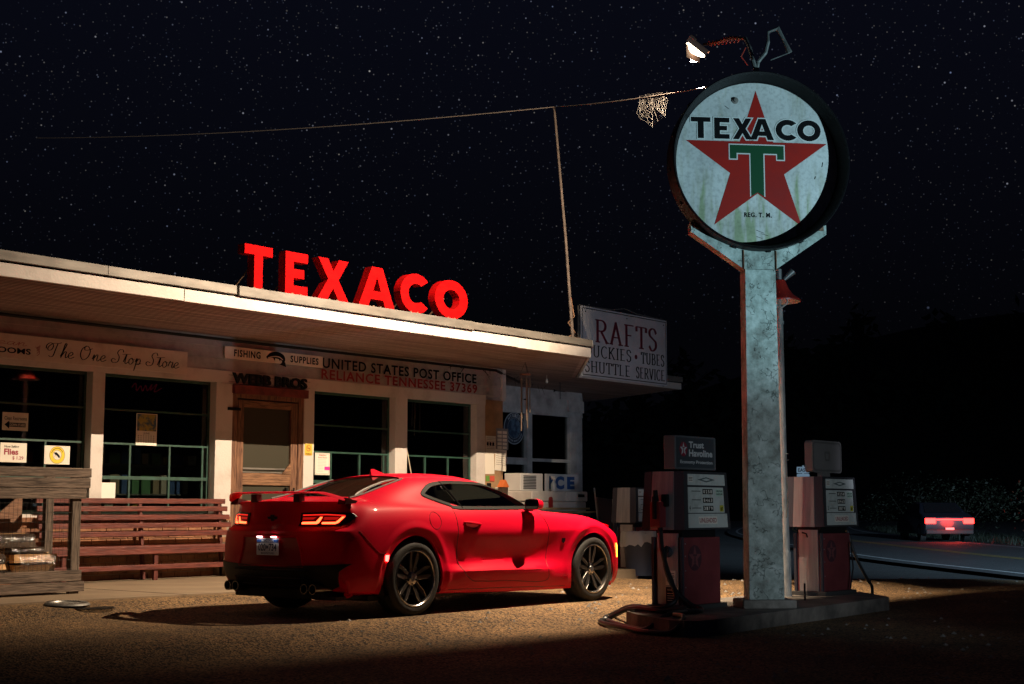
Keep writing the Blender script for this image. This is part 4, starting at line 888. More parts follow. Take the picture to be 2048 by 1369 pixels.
b = MB(); b.tube([(19.9, 15.6, 3.37), (19.9, 15.6, 3.30)], .004, 5); b.lathe([(0, 0), (.02, .01), (.026, .035), (.015, .06), (.012, .08)], 12, T(19.9, 15.6, 3.22)); tag(b.build('light_bulb', PAPER, smooth=True), 'unlit bare bulb hanging under the far canopy', 'bulb')
# mast and wire
mast = thing('mast', 'thin leaning rusty pipe mast on the canopy roof holding the wire', 'mast', (0, 0, 0))
b = MB(); b.tube([(17.70, 13.35, 3.6), (17.62, 13.42, 5.2), (17.46, 13.52, 7.36)], [.026, .022, .018], 8); b.build('pole', mat('mast_pipe', (.15, .12, .105), .5, metal=.3, var=.5, scale=12), mast)
b = MB(); b.box(17.6, 13.26, 3.60, 17.80, 13.44, 3.66); b.tube([(17.66, 13.36, 4.3), (17.72, 13.34, 4.0), (17.64, 13.40, 3.9), (17.73, 13.33, 3.75), (17.66, 13.4, 3.68)], .010, 6); b.build('bracket', mat('rusty_steel', (.22, .12, .07)), mast)
WA = Vector((12.66, 7.12, 5.44)); WB = Vector((17.46, 13.52, 7.36)); WC = Vector((16.6, 27.0, 8.95))
def sagline(a, b_, sag, n=24): return [a.lerp(b_, i / n) - Vector((0, 0, sag * 4 * (i / n) * (1 - i / n))) for i in range(n + 1)]
b = MB(); b.tube(sagline(WA, WB, .05), .008, 6); b.tube(sagline(WB, WC, .12), .008, 6)
tag(b.build('overhead_wire', mat('wire_pale', (.24, .21, .19), .5)), 'pale overhead wire from the round sign past the mast and off over the store', 'wire')
# cobweb under the wire
b = MB(); dW = (WB - WA).normalized(); WCn = WA.lerp(WB, .41); wz = Vector((0, 0, 1)); rg = random.Random(31)
def wp(u, v): return WCn + dW * u + wz * v
hub = (.05, -.16); NR = 15; rad_ = []
for i in range(NR):
    a = 2 * pi * i / NR + .1; rx = .62 * (1 + .10 * rg.uniform(-1, 1)); rz = .27 * (1 + .14 * rg.uniform(-1, 1))
    p = [hub[0] + rx * cos(a), hub[1] + rz * sin(a)]
    if p[1] > -.012: k_ = (-.012 - hub[1]) / (p[1] - hub[1]); p = [hub[0] + (p[0] - hub[0]) * k_, -.012]
    rad_.append(p); b.tube([wp(*hub), wp(*p)], .0013, 4, caps=False)
for r_ in range(1, 9):
    f_ = (r_ / 8.5) ** .85; lp = [wp(hub[0] + (p[0] - hub[0]) * f_ * (1 + .03 * rg.uniform(-1, 1)), hub[1] + (p[1] - hub[1]) * f_) for p in rad_]
    for i in range(NR):
        if rg.random() < .07: continue
        q = (lp[i] + lp[(i + 1) % NR]) / 2 + Vector((0, 0, .006)); b.tube([lp[i], q, lp[(i + 1) % NR]], .0015 if r_ % 3 else .0022, 4, caps=False)
tag(b.build('spider_web', mat('silk', (.12, .112, .105), .6, spec=.1)), 'large dewy spider web hanging under the wire beside the round sign', 'spider web')

# ------------------------------------------------------------------ pump island
ISL = mat('island_concrete', (.24, .21, .18), .85, col2=(.10, .09, .08), scale=2.5, bump=.5, bscale=30)
poly = [(11.0, 6.79), (15.05, 6.97), (15.25, 7.10), (15.62, 7.46), (15.85, 7.70), (15.85, 8.3), (15.7, 8.4), (12.1, 8.34), (11.75, 8.22), (11.45, 8.0), (11.15, 7.68), (10.92, 7.34), (10.78, 7.08), (10.78, 6.92), (10.86, 6.82)]
b = MB(); b.prism(poly, -.25, .02); island = b.build('pump_island', ISL); tag(island, 'low raised concrete island under the two fuel pumps and the sign post', 'island')

SA = radians(226); SN = Vector((cos(SA), sin(SA), 0)); SRt = Vector((-SN.y, SN.x, 0))
SP = C0 = Vector((12.66, 7.13, 0)) - RT * .02
def SF(x=0, z=0, o=0): return frame(SP + SRt * x + SN * o + Vector((0, 0, z)), SRt, (0, 0, 1))
signpost = thing('round_post_sign', 'round TEXACO star sign in a deep black ring on a tall peeling grey green post', 'sign', (0, 0, 0))
PEEL = bpy.data.materials.new('peeling_post_paint'); PEEL.use_nodes = True
def peel(m):
    t = m.node_tree; n = t.nodes; p = n['Principled BSDF']; tx = n.new('ShaderNodeTexCoord')
    a = n.new('ShaderNodeTexNoise'); a.inputs['Scale'].default_value = 4.5; a.inputs['Detail'].default_value = 10; a.inputs['Roughness'].default_value = .7; t.links.new(tx.outputs['Object'], a.inputs['Vector'])
    r = n.new('ShaderNodeValToRGB'); e = r.color_ramp.elements; e[0].position = .36; e[0].color = (.13, .15, .13, 1); e[1].position = .62; e[1].color = (.48, .56, .53, 1); k = e.new(.5); k.color = (.30, .37, .34, 1)
    t.links.new(a.outputs['Fac'], r.inputs[0])
    v = n.new('ShaderNodeTexVoronoi'); v.feature = 'DISTANCE_TO_EDGE'; v.inputs['Scale'].default_value = 9; w = n.new('ShaderNodeTexNoise'); w.inputs['Scale'].default_value = 6; w.inputs['Detail'].default_value = 5
    ad = n.new('ShaderNodeMixRGB'); ad.inputs[0].default_value = .35; t.links.new(tx.outputs['Object'], w.inputs['Vector']); t.links.new(tx.outputs['Object'], ad.inputs[1]); t.links.new(w.outputs['Color'], ad.inputs[2]); t.links.new(ad.outputs[0], v.inputs['Vector'])
    c = n.new('ShaderNodeMapRange'); c.inputs[1].default_value = 0; c.inputs[2].default_value = .03; t.links.new(v.outputs['Distance'], c.inputs[0])
    g = n.new('ShaderNodeMath'); g.operation = 'GREATER_THAN'; g.inputs[1].default_value = .47; t.links.new(w.outputs['Fac'], g.inputs[0])
    o1 = n.new('ShaderNodeMath'); o1.operation = 'MAXIMUM'; t.links.new(c.outputs[0], o1.inputs[0]); t.links.new(g.outputs[0], o1.inputs[1])
    mx = n.new('ShaderNodeMixRGB'); mx.blend_type = 'MULTIPLY'; mx.inputs[0].default_value = .45; t.links.new(r.outputs[0], mx.inputs[1]); t.links.new(o1.outputs[0], mx.inputs[2]); t.links.new(mx.outputs[0], p.inputs['Base Color'])
    b_ = n.new('ShaderNodeBump'); b_.inputs['Strength'].default_value = .8; b_.inputs['Distance'].default_value = .01
    s_ = n.new('ShaderNodeMath'); s_.operation = 'ADD'; t.links.new(a.outputs['Fac'], s_.inputs[0]); t.links.new(o1.outputs[0], s_.inputs[1]); t.links.new(s_.outputs[0], b_.inputs['Height']); t.links.new(b_.outputs[0], p.inputs['Normal']); p.inputs['Roughness'].default_value = .6
peel(PEEL)
b = MB(); M = SF(); b.box(-.26, .02, -.34, .28, .105, .08, M=M, bev=.012); b.build('plinth', mat('plinth_concrete', (.30, .28, .25), .85, col2=(.16, .15, .13), scale=5, bump=.5, bscale=20), signpost)
b = MB(); zb = 3.42
b.add([M @ Vector(p) for p in ((-.178, .106, -.21), (.178, .106, -.21), (.178, .106, 0), (-.178, .106, 0), (-.158, zb, -.2), (.158, zb, -.2), (.158, zb, 0), (-.158, zb, 0))], [(0, 1, 2, 3), (4, 7, 6, 5), (0, 4, 5, 1), (1, 5, 6, 2), (2, 6, 7, 3), (3, 7, 4, 0)])
b.build('post', PEEL, signpost)
ZC = 4.535; RF = .853; RO = .925
b = MB(); arc_ = []
for i in range(25):
    a = radians(225 + 90 * i / 24) ; arc_.append((RO * cos(a), ZC + RO * sin(a)))
b.prism([(-.158, zb - .06), (.158, zb - .06), (.158, zb)] + [(.71, 3.80), (.71, 3.90)] + arc_[::-1] + [(-.71, 3.90), (-.71, 3.80), (-.158, zb)], -.17, -.02, M)
b.build('bracket', PEEL, signpost)
b = MB()
for s_ in (-1, 1): b.box(s_ * .655 - .022, 3.86 - .022, -.021, s_ * .655 + .022, 3.86 + .022, .0, M=M); b.beam(M @ Vector((s_ * .17, zb + .0, -.012)), M @ Vector((s_ * .17, 3.62, -.012)), .010, .012)
b.build('bolt', mat('rusty_steel', (.22, .12, .07)), signpost)
RIMM = mat('black_rim_paint', (.005, .005, .006), .5, col2=(.014, .014, .015), scale=26, lo=.36, hi=.42, spec=.15)
b = MB(); MC = SF(0, ZC, -.05)
b.lathe([(RF, .02), (RF, .0), (RO - .012, -.10), (RO, -.10), (RO, .185), (RO - .008, .195), (RO - .022, .19), (RO - .022, .15), (RF + .005, .02)], 96, MC, closed=True)
b.lathe([(0, -.10), (RO - .012, -.101)], 96, MC)
rim = b.build('rim', RIMM, signpost, smooth=True, angle=30)
b = MB(); rg = random.Random(3)
for i in range(16):
    a = 2 * pi * i / 16 + .1; m2 = MC @ R(a, 'Z'); b.box(RO - .005, -.02, .03, RO + .012, .02, .06, M=m2)
b.build('clip', RIMM, rim)
# face
FACEM = bpy.data.materials.new('enamel_face'); FACEM.use_nodes = True
t_ = FACEM.node_tree; n_ = t_.nodes; p_ = n_['Principled BSDF']; tx = n_.new('ShaderNodeTexCoord')
mp = n_.new('ShaderNodeMapping'); mp.inputs['Scale'].default_value = (7, 7, 1.1); t_.links.new(tx.outputs['Object'], mp.inputs[0])
na_ = n_.new('ShaderNodeTexNoise'); na_.inputs['Scale'].default_value = 1.8; na_.inputs['Detail'].default_value = 8; t_.links.new(mp.outputs[0], na_.inputs['Vector'])
nb_ = n_.new('ShaderNodeTexNoise'); nb_.inputs['Scale'].default_value = 1.6; nb_.inputs['Detail'].default_value = 5; t_.links.new(tx.outputs['Object'], nb_.inputs['Vector'])
r1 = n_.new('ShaderNodeValToRGB'); e = r1.color_ramp.elements; e[0].position = .38; e[0].color = (.34, .42, .27, 1); e[1].position = .60; e[1].color = (.62, .66, .65, 1); k = e.new(.47); k.color = (.52, .55, .50, 1)
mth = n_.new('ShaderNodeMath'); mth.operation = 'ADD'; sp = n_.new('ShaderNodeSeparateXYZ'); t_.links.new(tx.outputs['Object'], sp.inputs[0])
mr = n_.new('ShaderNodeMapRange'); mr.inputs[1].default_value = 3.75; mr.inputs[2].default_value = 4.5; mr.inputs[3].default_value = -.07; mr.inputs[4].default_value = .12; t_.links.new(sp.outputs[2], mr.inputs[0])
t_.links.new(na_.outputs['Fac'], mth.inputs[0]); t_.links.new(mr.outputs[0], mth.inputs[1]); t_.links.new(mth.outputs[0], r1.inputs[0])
sp2 = n_.new('ShaderNodeTexNoise'); sp2.inputs['Scale'].default_value = 30; sp2.inputs['Detail'].default_value = 6; t_.links.new(tx.outputs['Object'], sp2.inputs['Vector'])
r2 = n_.new('ShaderNodeMapRange'); r2.inputs[1].default_value = .25; r2.inputs[2].default_value = .55; r2.inputs[3].default_value = .72; r2.inputs[4].default_value = 1.0; t_.links.new(sp2.outputs['Fac'], r2.inputs[0])
r3 = n_.new('ShaderNodeMapRange'); r3.inputs[1].default_value = .3; r3.inputs[2].default_value = .7; r3.inputs[3].default_value = .70; r3.inputs[4].default_value = 1.12; t_.links.new(nb_.outputs['Fac'], r3.inputs[0])
m5 = n_.new('ShaderNodeMath'); m5.operation = 'MULTIPLY'; t_.links.new(r2.outputs[0], m5.inputs[0]); t_.links.new(r3.outputs[0], m5.inputs[1]); v5 = n_.new('ShaderNodeVectorMath'); v5.operation = 'SCALE'; t_.links.new(r1.outputs[0], v5.inputs[0]); t_.links.new(m5.outputs[0], v5.inputs['Scale']); t_.links.new(v5.outputs[0], p_.inputs['Base Color']); p_.inputs['Roughness'].default_value = .35
b = MB(); MFc = SF(0, ZC, -.045); b.prism([(RF * cos(2 * pi * i / 96), RF * sin(2 * pi * i / 96)) for i in range(96)], -.02, .0, MFc); face = b.build('face', FACEM, signpost)
def star(R1, k_=.382, rot=90): return [((R1 if i % 2 == 0 else R1 * k_) * cos(radians(rot + 36 * i)), (R1 if i % 2 == 0 else R1 * k_) * sin(radians(rot + 36 * i))) for i in range(10)]
def flat(mb, loops, z, M, mi=0, off=0, sc=1):
    c = bpy.data.curves.new('shape', 'CURVE'); c.dimensions = '2D'; c.fill_mode = 'FRONT'; c.offset = off
    for lp in loops:
        s = c.splines.new('POLY'); s.points.add(len(lp) - 1)
        for p, q in zip(s.points, lp): p.co = (q[0], q[1], 0, 1)
        s.use_cyclic_u = True
    o = bpy.data.objects.new('shape', c); COL.objects.link(o); dg = bpy.context.evaluated_depsgraph_get(); me = bpy.data.meshes.new_from_object(o.evaluated_get(dg))
    mb.add([M @ Vector((v.co.x, v.co.y, z)) for v in me.vertices], [tuple(p.vertices) for p in me.polygons], mi)
    bpy.data.objects.remove(o); bpy.data.curves.remove(c); bpy.data.meshes.remove(me)
SRED = mat('enamel_red', (.36, .016, .010), .35, col2=(.28, .012, .009), scale=3); SGRN = mat('enamel_green', (.010, .068, .028), .35); SWHT = mat('enamel_white', (.62, .66, .64), .35)
b = MB(); flat(b, [[(x * .785, y * .785 - .015) for x, y in star(1)]], .002, MFc); b.build('star', SRED, face, fix=False)
TT = [(-.285, .19), (.285, .19), (.285, .045), (.215, .045), (.215, .105), (.068, .105), (.068, -.345), (0, -.305), (-.068, -.345), (-.068, .105), (-.215, .105), (-.215, .045), (-.285, .045)]
TW = [(-.297, .202), (.297, .202), (.297, .033), (.203, .033), (.203, .093), (.080, .093), (.080, -.352), (0, -.305), (-.080, -.352), (-.080, .093), (-.203, .093), (-.203, .033), (-.297, .033)]
b = MB(); flat(b, [TW], .004, MFc); b.build('letter_outline', SWHT, face, fix=False)
b = MB(); flat(b, [TT], .006, MFc); b.build('green_letter', SGRN, face, fix=False)
xs_ = [('T', -.69, -.485), ('E', -.445, -.285), ('X', -.25, -.045), ('A', -.065, .185), ('C', .205, .425), ('O', .435, .685)]
bw = MB(); bk = MB()
for ch_, x0, x1 in xs_:
    lp = GL[ch_]; mn = min(p[0] for p in lp[0]); w0 = max(p[0] for p in lp[0]) - mn
    lps = [[(x0 + (p[0] - mn) * (x1 - x0) / w0, .250 + p[1] * .222) for p in l_] for l_ in lp]
    flat(bw, [lps[0]] if ch_ != 'A' and ch_ != 'O' else lps, .0045, MFc, off=.012); flat(bk, lps, .0065, MFc)
bw.build('lettering_outline', SWHT, face, fix=False); bk.build('lettering', INK, face, fix=False)
b = MB(); put_text(b, 'REG. T. M.', MFc, -.145, -.565, .145, -.515, z=.003, offset=.03, spacing=1.15); b.build('small_lettering', INK, face, fix=False)
b = MB()
for (x0, z0, x1, z1) in ((-.02, -.70, .06, -.73), (.03, -.735, .10, -.755), (-.02, -.765, .04, -.785), (-.33, .60, -.29, .57), (.70, .03, .69, -.02), (.62, -.12, .61, -.15)): b.beam(MFc @ Vector((x0, z0, .004)), MFc @ Vector((x1, z1, .004)), .006, .003)
b.build('scratch', INK, face)
b = MB(); b.lathe([(0, .03), (.018, .028), (.022, .012), (.034, .010), (.036, .0)], 20, MFc @ T(-.22, .66, 0)); b.build('bolt_cap', METAL, face, smooth=True)
# pipework on top of the ring
PIPE = mat('weathered_pipe', (.28, .30, .29), .6, metal=.3, var=.5, scale=14)
top = SP + Vector((0, 0, ZC + RO)) ; 
pipes = thing('lamp_bracket', 'crooked pipe bracket on top of the round sign carrying the lit floodlight', 'bracket', (0, 0, 0))
b = MB(); b.lathe([(0, 0), (.05, .01), (.06, .03), (.03, .07), (0, .08)], 16, T(top.x, top.y, top.z - .02)); b.tube([top + Vector((0, 0, .02)), top + RT * .02 + Vector((0, 0, .14)), top + RT * .10 + Vector((0, 0, .24)), top + RT * .13 + Vector((0, 0, .36))], .020, 8)
b.tube([top + Vector((0, 0, .04)), top - RT * .03 + Vector((0, 0, .15)), top - RT * .03 + FW * .2 + Vector((0, 0, .36)), top - RT * .02 + FW * .5 + Vector((0, 0, .56))], .022, 8); b.build('upright_pipe', PIPE, pipes)
J = top - RT * .02 + FW * .5 + Vector((0, 0, .56))
b = MB(); e_ = LAMP + RT * .10 + Vector((0, 0, .06)); b.tube([J, J.lerp(e_, .35) + Vector((0, 0, .03)), J.lerp(e_, .7), e_], [.016, .024, .020, .016], 8); b.build('lamp_arm', mat('rusty_arm', (.34, .13, .09), .7, var=.5, scale=20), pipes)
b = MB(); pts = []
for i in range(60): p = J.lerp(e_, .1 + .8 * i / 60); a = i * .9; pts.append(p + Vector((0, 0, .03 * sin(a))) + FW * .03 * cos(a))
b.tube(pts, .005, 5); b.tube([J + Vector((0, 0, -.1)), J - RT * .05 + Vector((0, 0, -.2)), J + RT * .02 + Vector((0, 0, -.3))], .006, 5); b.build('cable', mat('red_cable', (.5, .06, .04), .5), pipes)
b = MB(); q = top + RT * .13 + Vector((0, 0, .46)); b.tube([top + RT * .13 + Vector((0, 0, .36)), q, q + RT * .10 + Vector((0, 0, .04)), q + RT * .17 + Vector((0, 0, -.10)), q + RT * .22 + Vector((0, 0, -.22))], [.016, .014, .03, .02, .03], 8); b.tube([q + RT * .22 + Vector((0, 0, -.22)), q + RT * .02 + Vector((0, 0, -.30))], .005, 5); b.build('empty_lamp_holder', PIPE, pipes)
# flood light
fl = thing('floodlight', 'lit floodlight glowing warm white above and left of the round sign', 'floodlight', (0, 0, 0))
ax = Vector((-RT.x, -RT.y, 0)) * .74 + Vector((0, 0, .60)) ; ax.normalize(); beam_d = Vector((0, .87, -.49)); side = ax.cross(beam_d).normalized(); bd = side.cross(ax).normalized()
ML = Matrix.Identity(4)
for i, c in enumerate((side, bd, ax)):
    for j in range(3): ML[j][i] = c[j]
ML.translation = LAMP
b = MB(); b.lathe([(0.0, -.135), (.018, -.12), (.036, -.075), (.050, -.02), (.052, .02), (.042, .07), (.022, .105), (0, .12)], 20, ML); b.build('bulb', mat('lamp_glow', (1, .9, .7), .5, emit=(1, .80, .52), es=26), fl, smooth=True)
b = MB()
for i in range(13):
    a = radians(200 + 140 * i / 12)
    for h in (-.14, .13): b.v.append(tuple(ML @ Vector((.075 * cos(a), .075 * sin(a) - .01, h))))
for i in range(12): b.f.append((2 * i, 2 * i + 2, 2 * i + 3, 2 * i + 1)); b.mi.append(0)
b.box(-.05, -.10, .06, .05, -.03, .135, M=ML); b.build('hood', mat('rusty_hood', (.16, .07, .05), .7), fl)
fo_ = LAMP + Vector((.06, .06, .02)); BLOCKER = mat('blocker_dark', (.05, .03, .025), .8, spec=.1)
for a0, a1, zt in ((-5, 46.5, -.004), (46.5, 51.5, -.045)):  # plates added beside the bulb to block the beam towards the freezer end
    b = MB(); a0 = radians(a0); a1 = radians(a1); r_ = .105; P = [fo_ + Vector((r_ * cos(a), r_ * sin(a), zz)) for a in (a0, a1) for zz in (zt, -.110)]
    nrm = Vector((cos((a0 + a1) / 2), sin((a0 + a1) / 2), 0)) * .004; b.add(P + [p + nrm for p in P], [(0, 1, 3, 2), (4, 6, 7, 5), (0, 4, 5, 1), (2, 3, 7, 6), (0, 2, 6, 4), (1, 5, 7, 3)]); b.build('beam_blocker', BLOCKER, fl)
b = MB(); b.box(fo_.x - .17, fo_.y - .0145, fo_.z - .125, fo_.x + .105, fo_.y - .0105, fo_.z + .03); b.build('back_blocker', BLOCKER, fl)  # plate added to cut the beam off the pumps and foreground

# ------------------------------------------------------------------ pole lamp behind the sign
pl = thing('pole_lamp', 'white pipe lamp pole with an unlit flared red shade behind the sign post', 'lamp', (0, 0, 0)); PX, PY_ = 14.47, 7.92
WPIPE = mat('white_pipe_paint', (.52, .55, .54), .5, col2=(.28, .30, .30), scale=16, stretch=(1, 1, .3), lo=.35, hi=.55)
b = MB(); b.tube([(PX, PY_, .02), (PX, PY_, .52)], .052, 14); b.build('sleeve', WPIPE, pl, smooth=True); b = MB(); b.tube([(PX, PY_, .52), (PX - .02, PY_, 1.5), (PX - .03, PY_, 3.28)], [.042, .040, .036], 14); b.tube([(PX - .03, PY_, 3.10), (PX - .03, PY_, 3.14)], .046, 12); b.build('pipe', WPIPE, pl, smooth=True)
b = MB(); c_ = Vector((PX - .03, PY_, 3.28)); b.tube([c_, c_ + RT * .09 + Vector((0, 0, .07)), c_ + RT * .09 + Vector((0, 0, .13))], .014, 8); b.tube([c_, c_ - RT * .07 + Vector((0, 0, .08))], .018, 8); b.tube([c_ - RT * .0, c_ + Vector((0, 0, .36))], .022, 8); b.build('yoke', WPIPE, pl)
b = MB(); MS = T(c_.x, c_.y, 3.36); b.lathe([(.245, .0), (.247, .014), (.225, .035), (.16, .08), (.11, .15), (.085, .21), (.07, .25), (.0, .26)], 40, MS, 0); b.lathe([(.24, .0), (.15, .055), (.08, .14), (0, .2)], 40, MS, 1); b.build('shade', [mat('shade_red', (.45, .03, .02), .35), mat('shade_inner', (.55, .50, .47), .5)], pl, smooth=True)
b = MB(); t0 = c_ + Vector((0, 0, .34)); b.tube([t0, t0 + Vector((0, 0, .12))], .035, 12); b.tube([t0 + RT * .06, t0 + RT * .16 + Vector((0, 0, .10))], [.02, .045], 12); b.tube([t0 - RT * .06, t0 - RT * .14 + Vector((0, 0, .08))], [.02, .04], 12); b.build('socket', mat('socket_metal', (.4, .4, .4), .4, metal=.6), pl, smooth=True)
b = MB(); 
for z in (1.62, 1.55): b.tube([(PX + .05 * cos(i * pi / 8), PY_ + .05 * sin(i * pi / 8), z) for i in range(17)], .005, 5)
b.tube([(PX - .04, PY_ - .04, 1.62), (PX - .03, PY_ - .055, 1.1), (PX - .05, PY_ - .04, .9)], .006, 5); b.build('clamp', PIPE, pl)
b = MB(); b.tube([(14.0, 7.45, .02), (14.0, 7.45, .2)], .012, 6); tag(b.build('stub_rod', BLACK), 'short rusty rod sticking out of the island beside the sign plinth', 'rod')

# ------------------------------------------------------------------ fuel pumps
STEEL = mat('brushed_steel', (.42, .42, .44), .38, metal=.55, col2=(.28, .28, .30), scale=3, stretch=(8, 8, .6), lo=.3, hi=.7)
DGREY = mat('pump_dark_trim', (.05, .05, .065), .5, spec=.25); FRED = mat('faded_pump_red', (.22, .045, .05), .5, col2=(.16, .03, .035), scale=2.5)
PWHITE = mat('pump_panel_white', (.52, .56, .53), .45, col2=(.36, .39, .36), scale=7, lo=.28, hi=.5); GLS = glass_mat('pump_glass', (.9, .92, .9), .1, .05)
LOGOR = mat('faded_logo', (.075, .025, .035), .6); LOGOF = mat('logo_star_faded', (.20, .06, .065), .6)
def logo(parent, M, r, sx, mc, ms, mt, z=.002):
    n = 40; b = MB(); b.add([M @ Vector((r * sx * cos(2 * pi * i / n), r * sin(2 * pi * i / n), z)) for i in range(n)], [tuple(range(n))]); o = b.build('round_emblem', mc, parent, fix=False)
    b = MB(); flat(b, [[(x * r * .95 * sx, y * r * .95) for x, y in star(1, .40)]], z + .001, M); b.build('emblem_star', ms, o, fix=False)
    b = MB(); flat(b, [[(x * r * sx, y * r) for x, y in ((-.3, .28), (.3, .28), (.3, .14), (.2, .14), (.2, .17), (.08, .17), (.08, -.26), (.2, -.34), (0, -.4), (-.2, -.34), (-.08, -.26), (-.08, .17), (-.2, .17), (-.2, .14), (-.3, .14))]], z + .002, M); b.build('emblem_letter', mt, o, fix=False)
def pump(x, y, z0, label, first=True, red=None, logo_on=True, grade='UNLEADED', group='old fuel pumps', notices=True):
    """dial face looks towards -y; x, y = near left corner of the cabinet"""
    t = thing('fuel_pump', label, 'fuel pump', (x, y, z0), 0, group); red = red or FRED
    b = MB(); b.box(.0, -.03, 0, .78, .42, .045, bev=.006); b.build('base', mat('pump_base', (.05, .05, .05), .8), t)
    b = MB(); b.box(.03, .0, .045, .70, .36, .70, bev=.008); cab = b.build('cabinet', red, t)
    b = MB(); b.box(.014, .06, .05, .029, .30, .74); cs = b.build('cabinet_side', STEEL, t)
    b = MB(); b.box(.0, .0, .05, .03, .028, .705); b.box(.0, .33, .05, .03, .36, .705); b.build('corner_trim', DGREY, t)
    b = MB(); b.box(.06, .04, .70, .68, .34, .775); b.build('neck', BLACK, t)
    hx0, hx1, hy0, hy1, hz0, hz1 = -.04, .79, -.045, .42, .775, 1.345
    b = MB(); v = [(hx0 - .02, hy0 - .012, hz0), (hx1 + .02, hy0 - .012, hz0), (hx1 + .02, hy1 + .012, hz0), (hx0 - .02, hy1 + .012, hz0), (hx0 + .012, hy0 + .01, hz1), (hx1 - .012, hy0 + .01, hz1), (hx1 - .012, hy1 - .01, hz1), (hx0 + .012, hy1 - .01, hz1)]
    b.add(v, [(0, 3, 2, 1), (4, 5, 6, 7), (0, 1, 5, 4), (1, 2, 6, 5), (2, 3, 7, 6), (3, 0, 4, 7)]); b.build('head', DGREY, t)
    def fp(u, w, o=0):  # u along x 0..1, w up 0..1 on the front face
        a = Vector(v[0]).lerp(Vector(v[1]), u); c = Vector(v[4]).lerp(Vector(v[5]), u); return a.lerp(c, w) + Vector((0, -o, .0))
    def plate(nm, u0, w0, u1, w1, m, o=.004, par=t):
        b = MB(); P = [fp(u0, w0), fp(u1, w0), fp(u1, w1), fp(u0, w1)]; Q = [p + Vector((0, -o, 0)) for p in P]; b.add(P + Q, [(4, 5, 6, 7), (0, 1, 5, 4), (1, 2, 6, 5), (2, 3, 7, 6), (3, 0, 4, 7)]); return b.build(nm, m, par)
    up = (Vector(v[4]) - Vector(v[0])); up.x = 0
    MFp = frame(Vector((hx0, hy0 - .012, hz0)), (1, 0, 0), up); W_ = hx1 - hx0; H2 = up.length
    plate('face_frame', .0, .0, 1., 1., mat('pump_frame', (.035, .035, .04), .4), .006)
    top_ = plate('top_panel', .09, .765, .93, .955, PWHITE, .012); dial = plate('dial_panel', .09, .29, .88, .73, PWHITE, .012); low = plate('lower_panel', .09, .035, .93, .275, PWHITE, .012)
    b = MB(); flat(b, [[(.30 * W_, .86 * H2), (.50 * W_, .905 * H2), (.70 * W_, .86 * H2), (.50 * W_, .815 * H2)], [(.40 * W_, .86 * H2), (.50 * W_, .885 * H2), (.60 * W_, .86 * H2), (.50 * W_, .838 * H2)]], .0135, MFp)
    b.build('diamond_mark', mat('mark_grey', (.10, .13, .13), .5), top_, fix=False)
    b = MB(); b.box(.10 * W_, .82 * H2, .0132, .20 * W_, .92 * H2, .0145, M=MFp); lab = b.build('sticker', PAPER, top_)
    b = MB()
    for q_ in range(3): b.box(.11 * W_, (.84 + q_ * .025) * H2, .0147, .19 * W_, (.85 + q_ * .025) * H2, .0150, M=MFp)
    b.build('print', INK, lab)
    g = MB(); h = MB()
    for r_, (zz, n) in enumerate(((.655, 4), (.505, 4), (.365, 4))):
        g.box((.415 - .01) * W_, (zz - .045) * H2, .0132, (.415 + .215) * W_, (zz + .045) * H2, .0142, M=MFp)
        for c_ in range(n): put_text(h, '0258463179'[(r_ * 3 + c_) % 10], MFp, (.42 + c_ * .052) * W_, (zz - .030) * H2, (.42 + c_ * .052 + .036) * W_, (zz + .030) * H2, z=.0150, offset=.03)
    wn = g.build('number_window', INK, dial); h.build('digits', PAPER, wn, fix=False)
    g = MB()
    for zz in (.655, .505, .365): g.box(.16 * W_, zz * H2, .0132, .36 * W_, (zz + .012) * H2, .0137, M=MFp)
    put_text(g, '4' if notices else '3', MFp, .10 * W_, .33 * H2, .125 * W_, .42 * H2, z=.0135, offset=.03); g.build('print', INK, dial)
    g = MB(); g.box(.70 * W_, .575 * H2, .0132, .865 * W_, .70 * H2, .0142, M=MFp); st = g.build('sticker', mat('pale_green_sticker', (.45, .60, .50), .5), dial); g = MB(); put_text(g, '100% PURE', MFp, .71 * W_, .648 * H2, .855 * W_, .682 * H2, z=.0148, offset=.02); put_text(g, 'GASOLINE', MFp, .71 * W_, .595 * H2, .855 * W_, .632 * H2, z=.0148, offset=.02); g.build('lettering', INK, st, fix=False)
    g = MB(); g.box(.78 * W_, .31 * H2, .0132, .865 * W_, .42 * H2, .0142, M=MFp); st = g.build('octane_label', mat('octane_yellow', (.45, .42, .04), .5), dial); g = MB(); put_text(g, '87', MFp, .795 * W_, .325 * H2, .85 * W_, .385 * H2, z=.0148, offset=.03); g.build('lettering', INK, st, fix=False)
    g = MB(); g.box(.29 * W_, .095 * H2, .0132, .71 * W_, .225 * H2, .0145, M=MFp); st = g.build('grade_label', PAPER, low); g = MB(); put_text(g, grade, MFp, .31 * W_, .12 * H2, .69 * W_, .20 * H2, z=.0150, offset=.02); g.build('lettering', DR, st, fix=False)
    # left side of the head
    b = MB(); A, B_, C_, D_ = Vector(v[0]), Vector(v[3]), Vector(v[7]), Vector(v[4])
    def sp_(u, w, o=.004): return A.lerp(B_, u).lerp(D_.lerp(C_, u), w) + Vector((-o, 0, 0))
    P = [sp_(.22, .0), sp_(.78, .0), sp_(.78, 1), sp_(.22, 1)]; Q = [p + Vector((-.006, 0, 0)) for p in P]; b.add(P + Q, [(7, 6, 5, 4), (0, 4, 5, 1), (1, 5, 6, 2), (2, 6, 7, 3), (3, 7, 4, 0)]); b.build('head_side', STEEL, t)
    if logo_on: logo(cab, frame((.22, -.001, .50), (1, 0, 0), (0, 0, 1)), .125, 1.0, LOGOR, LOGOF, LOGOR)
    b = MB()
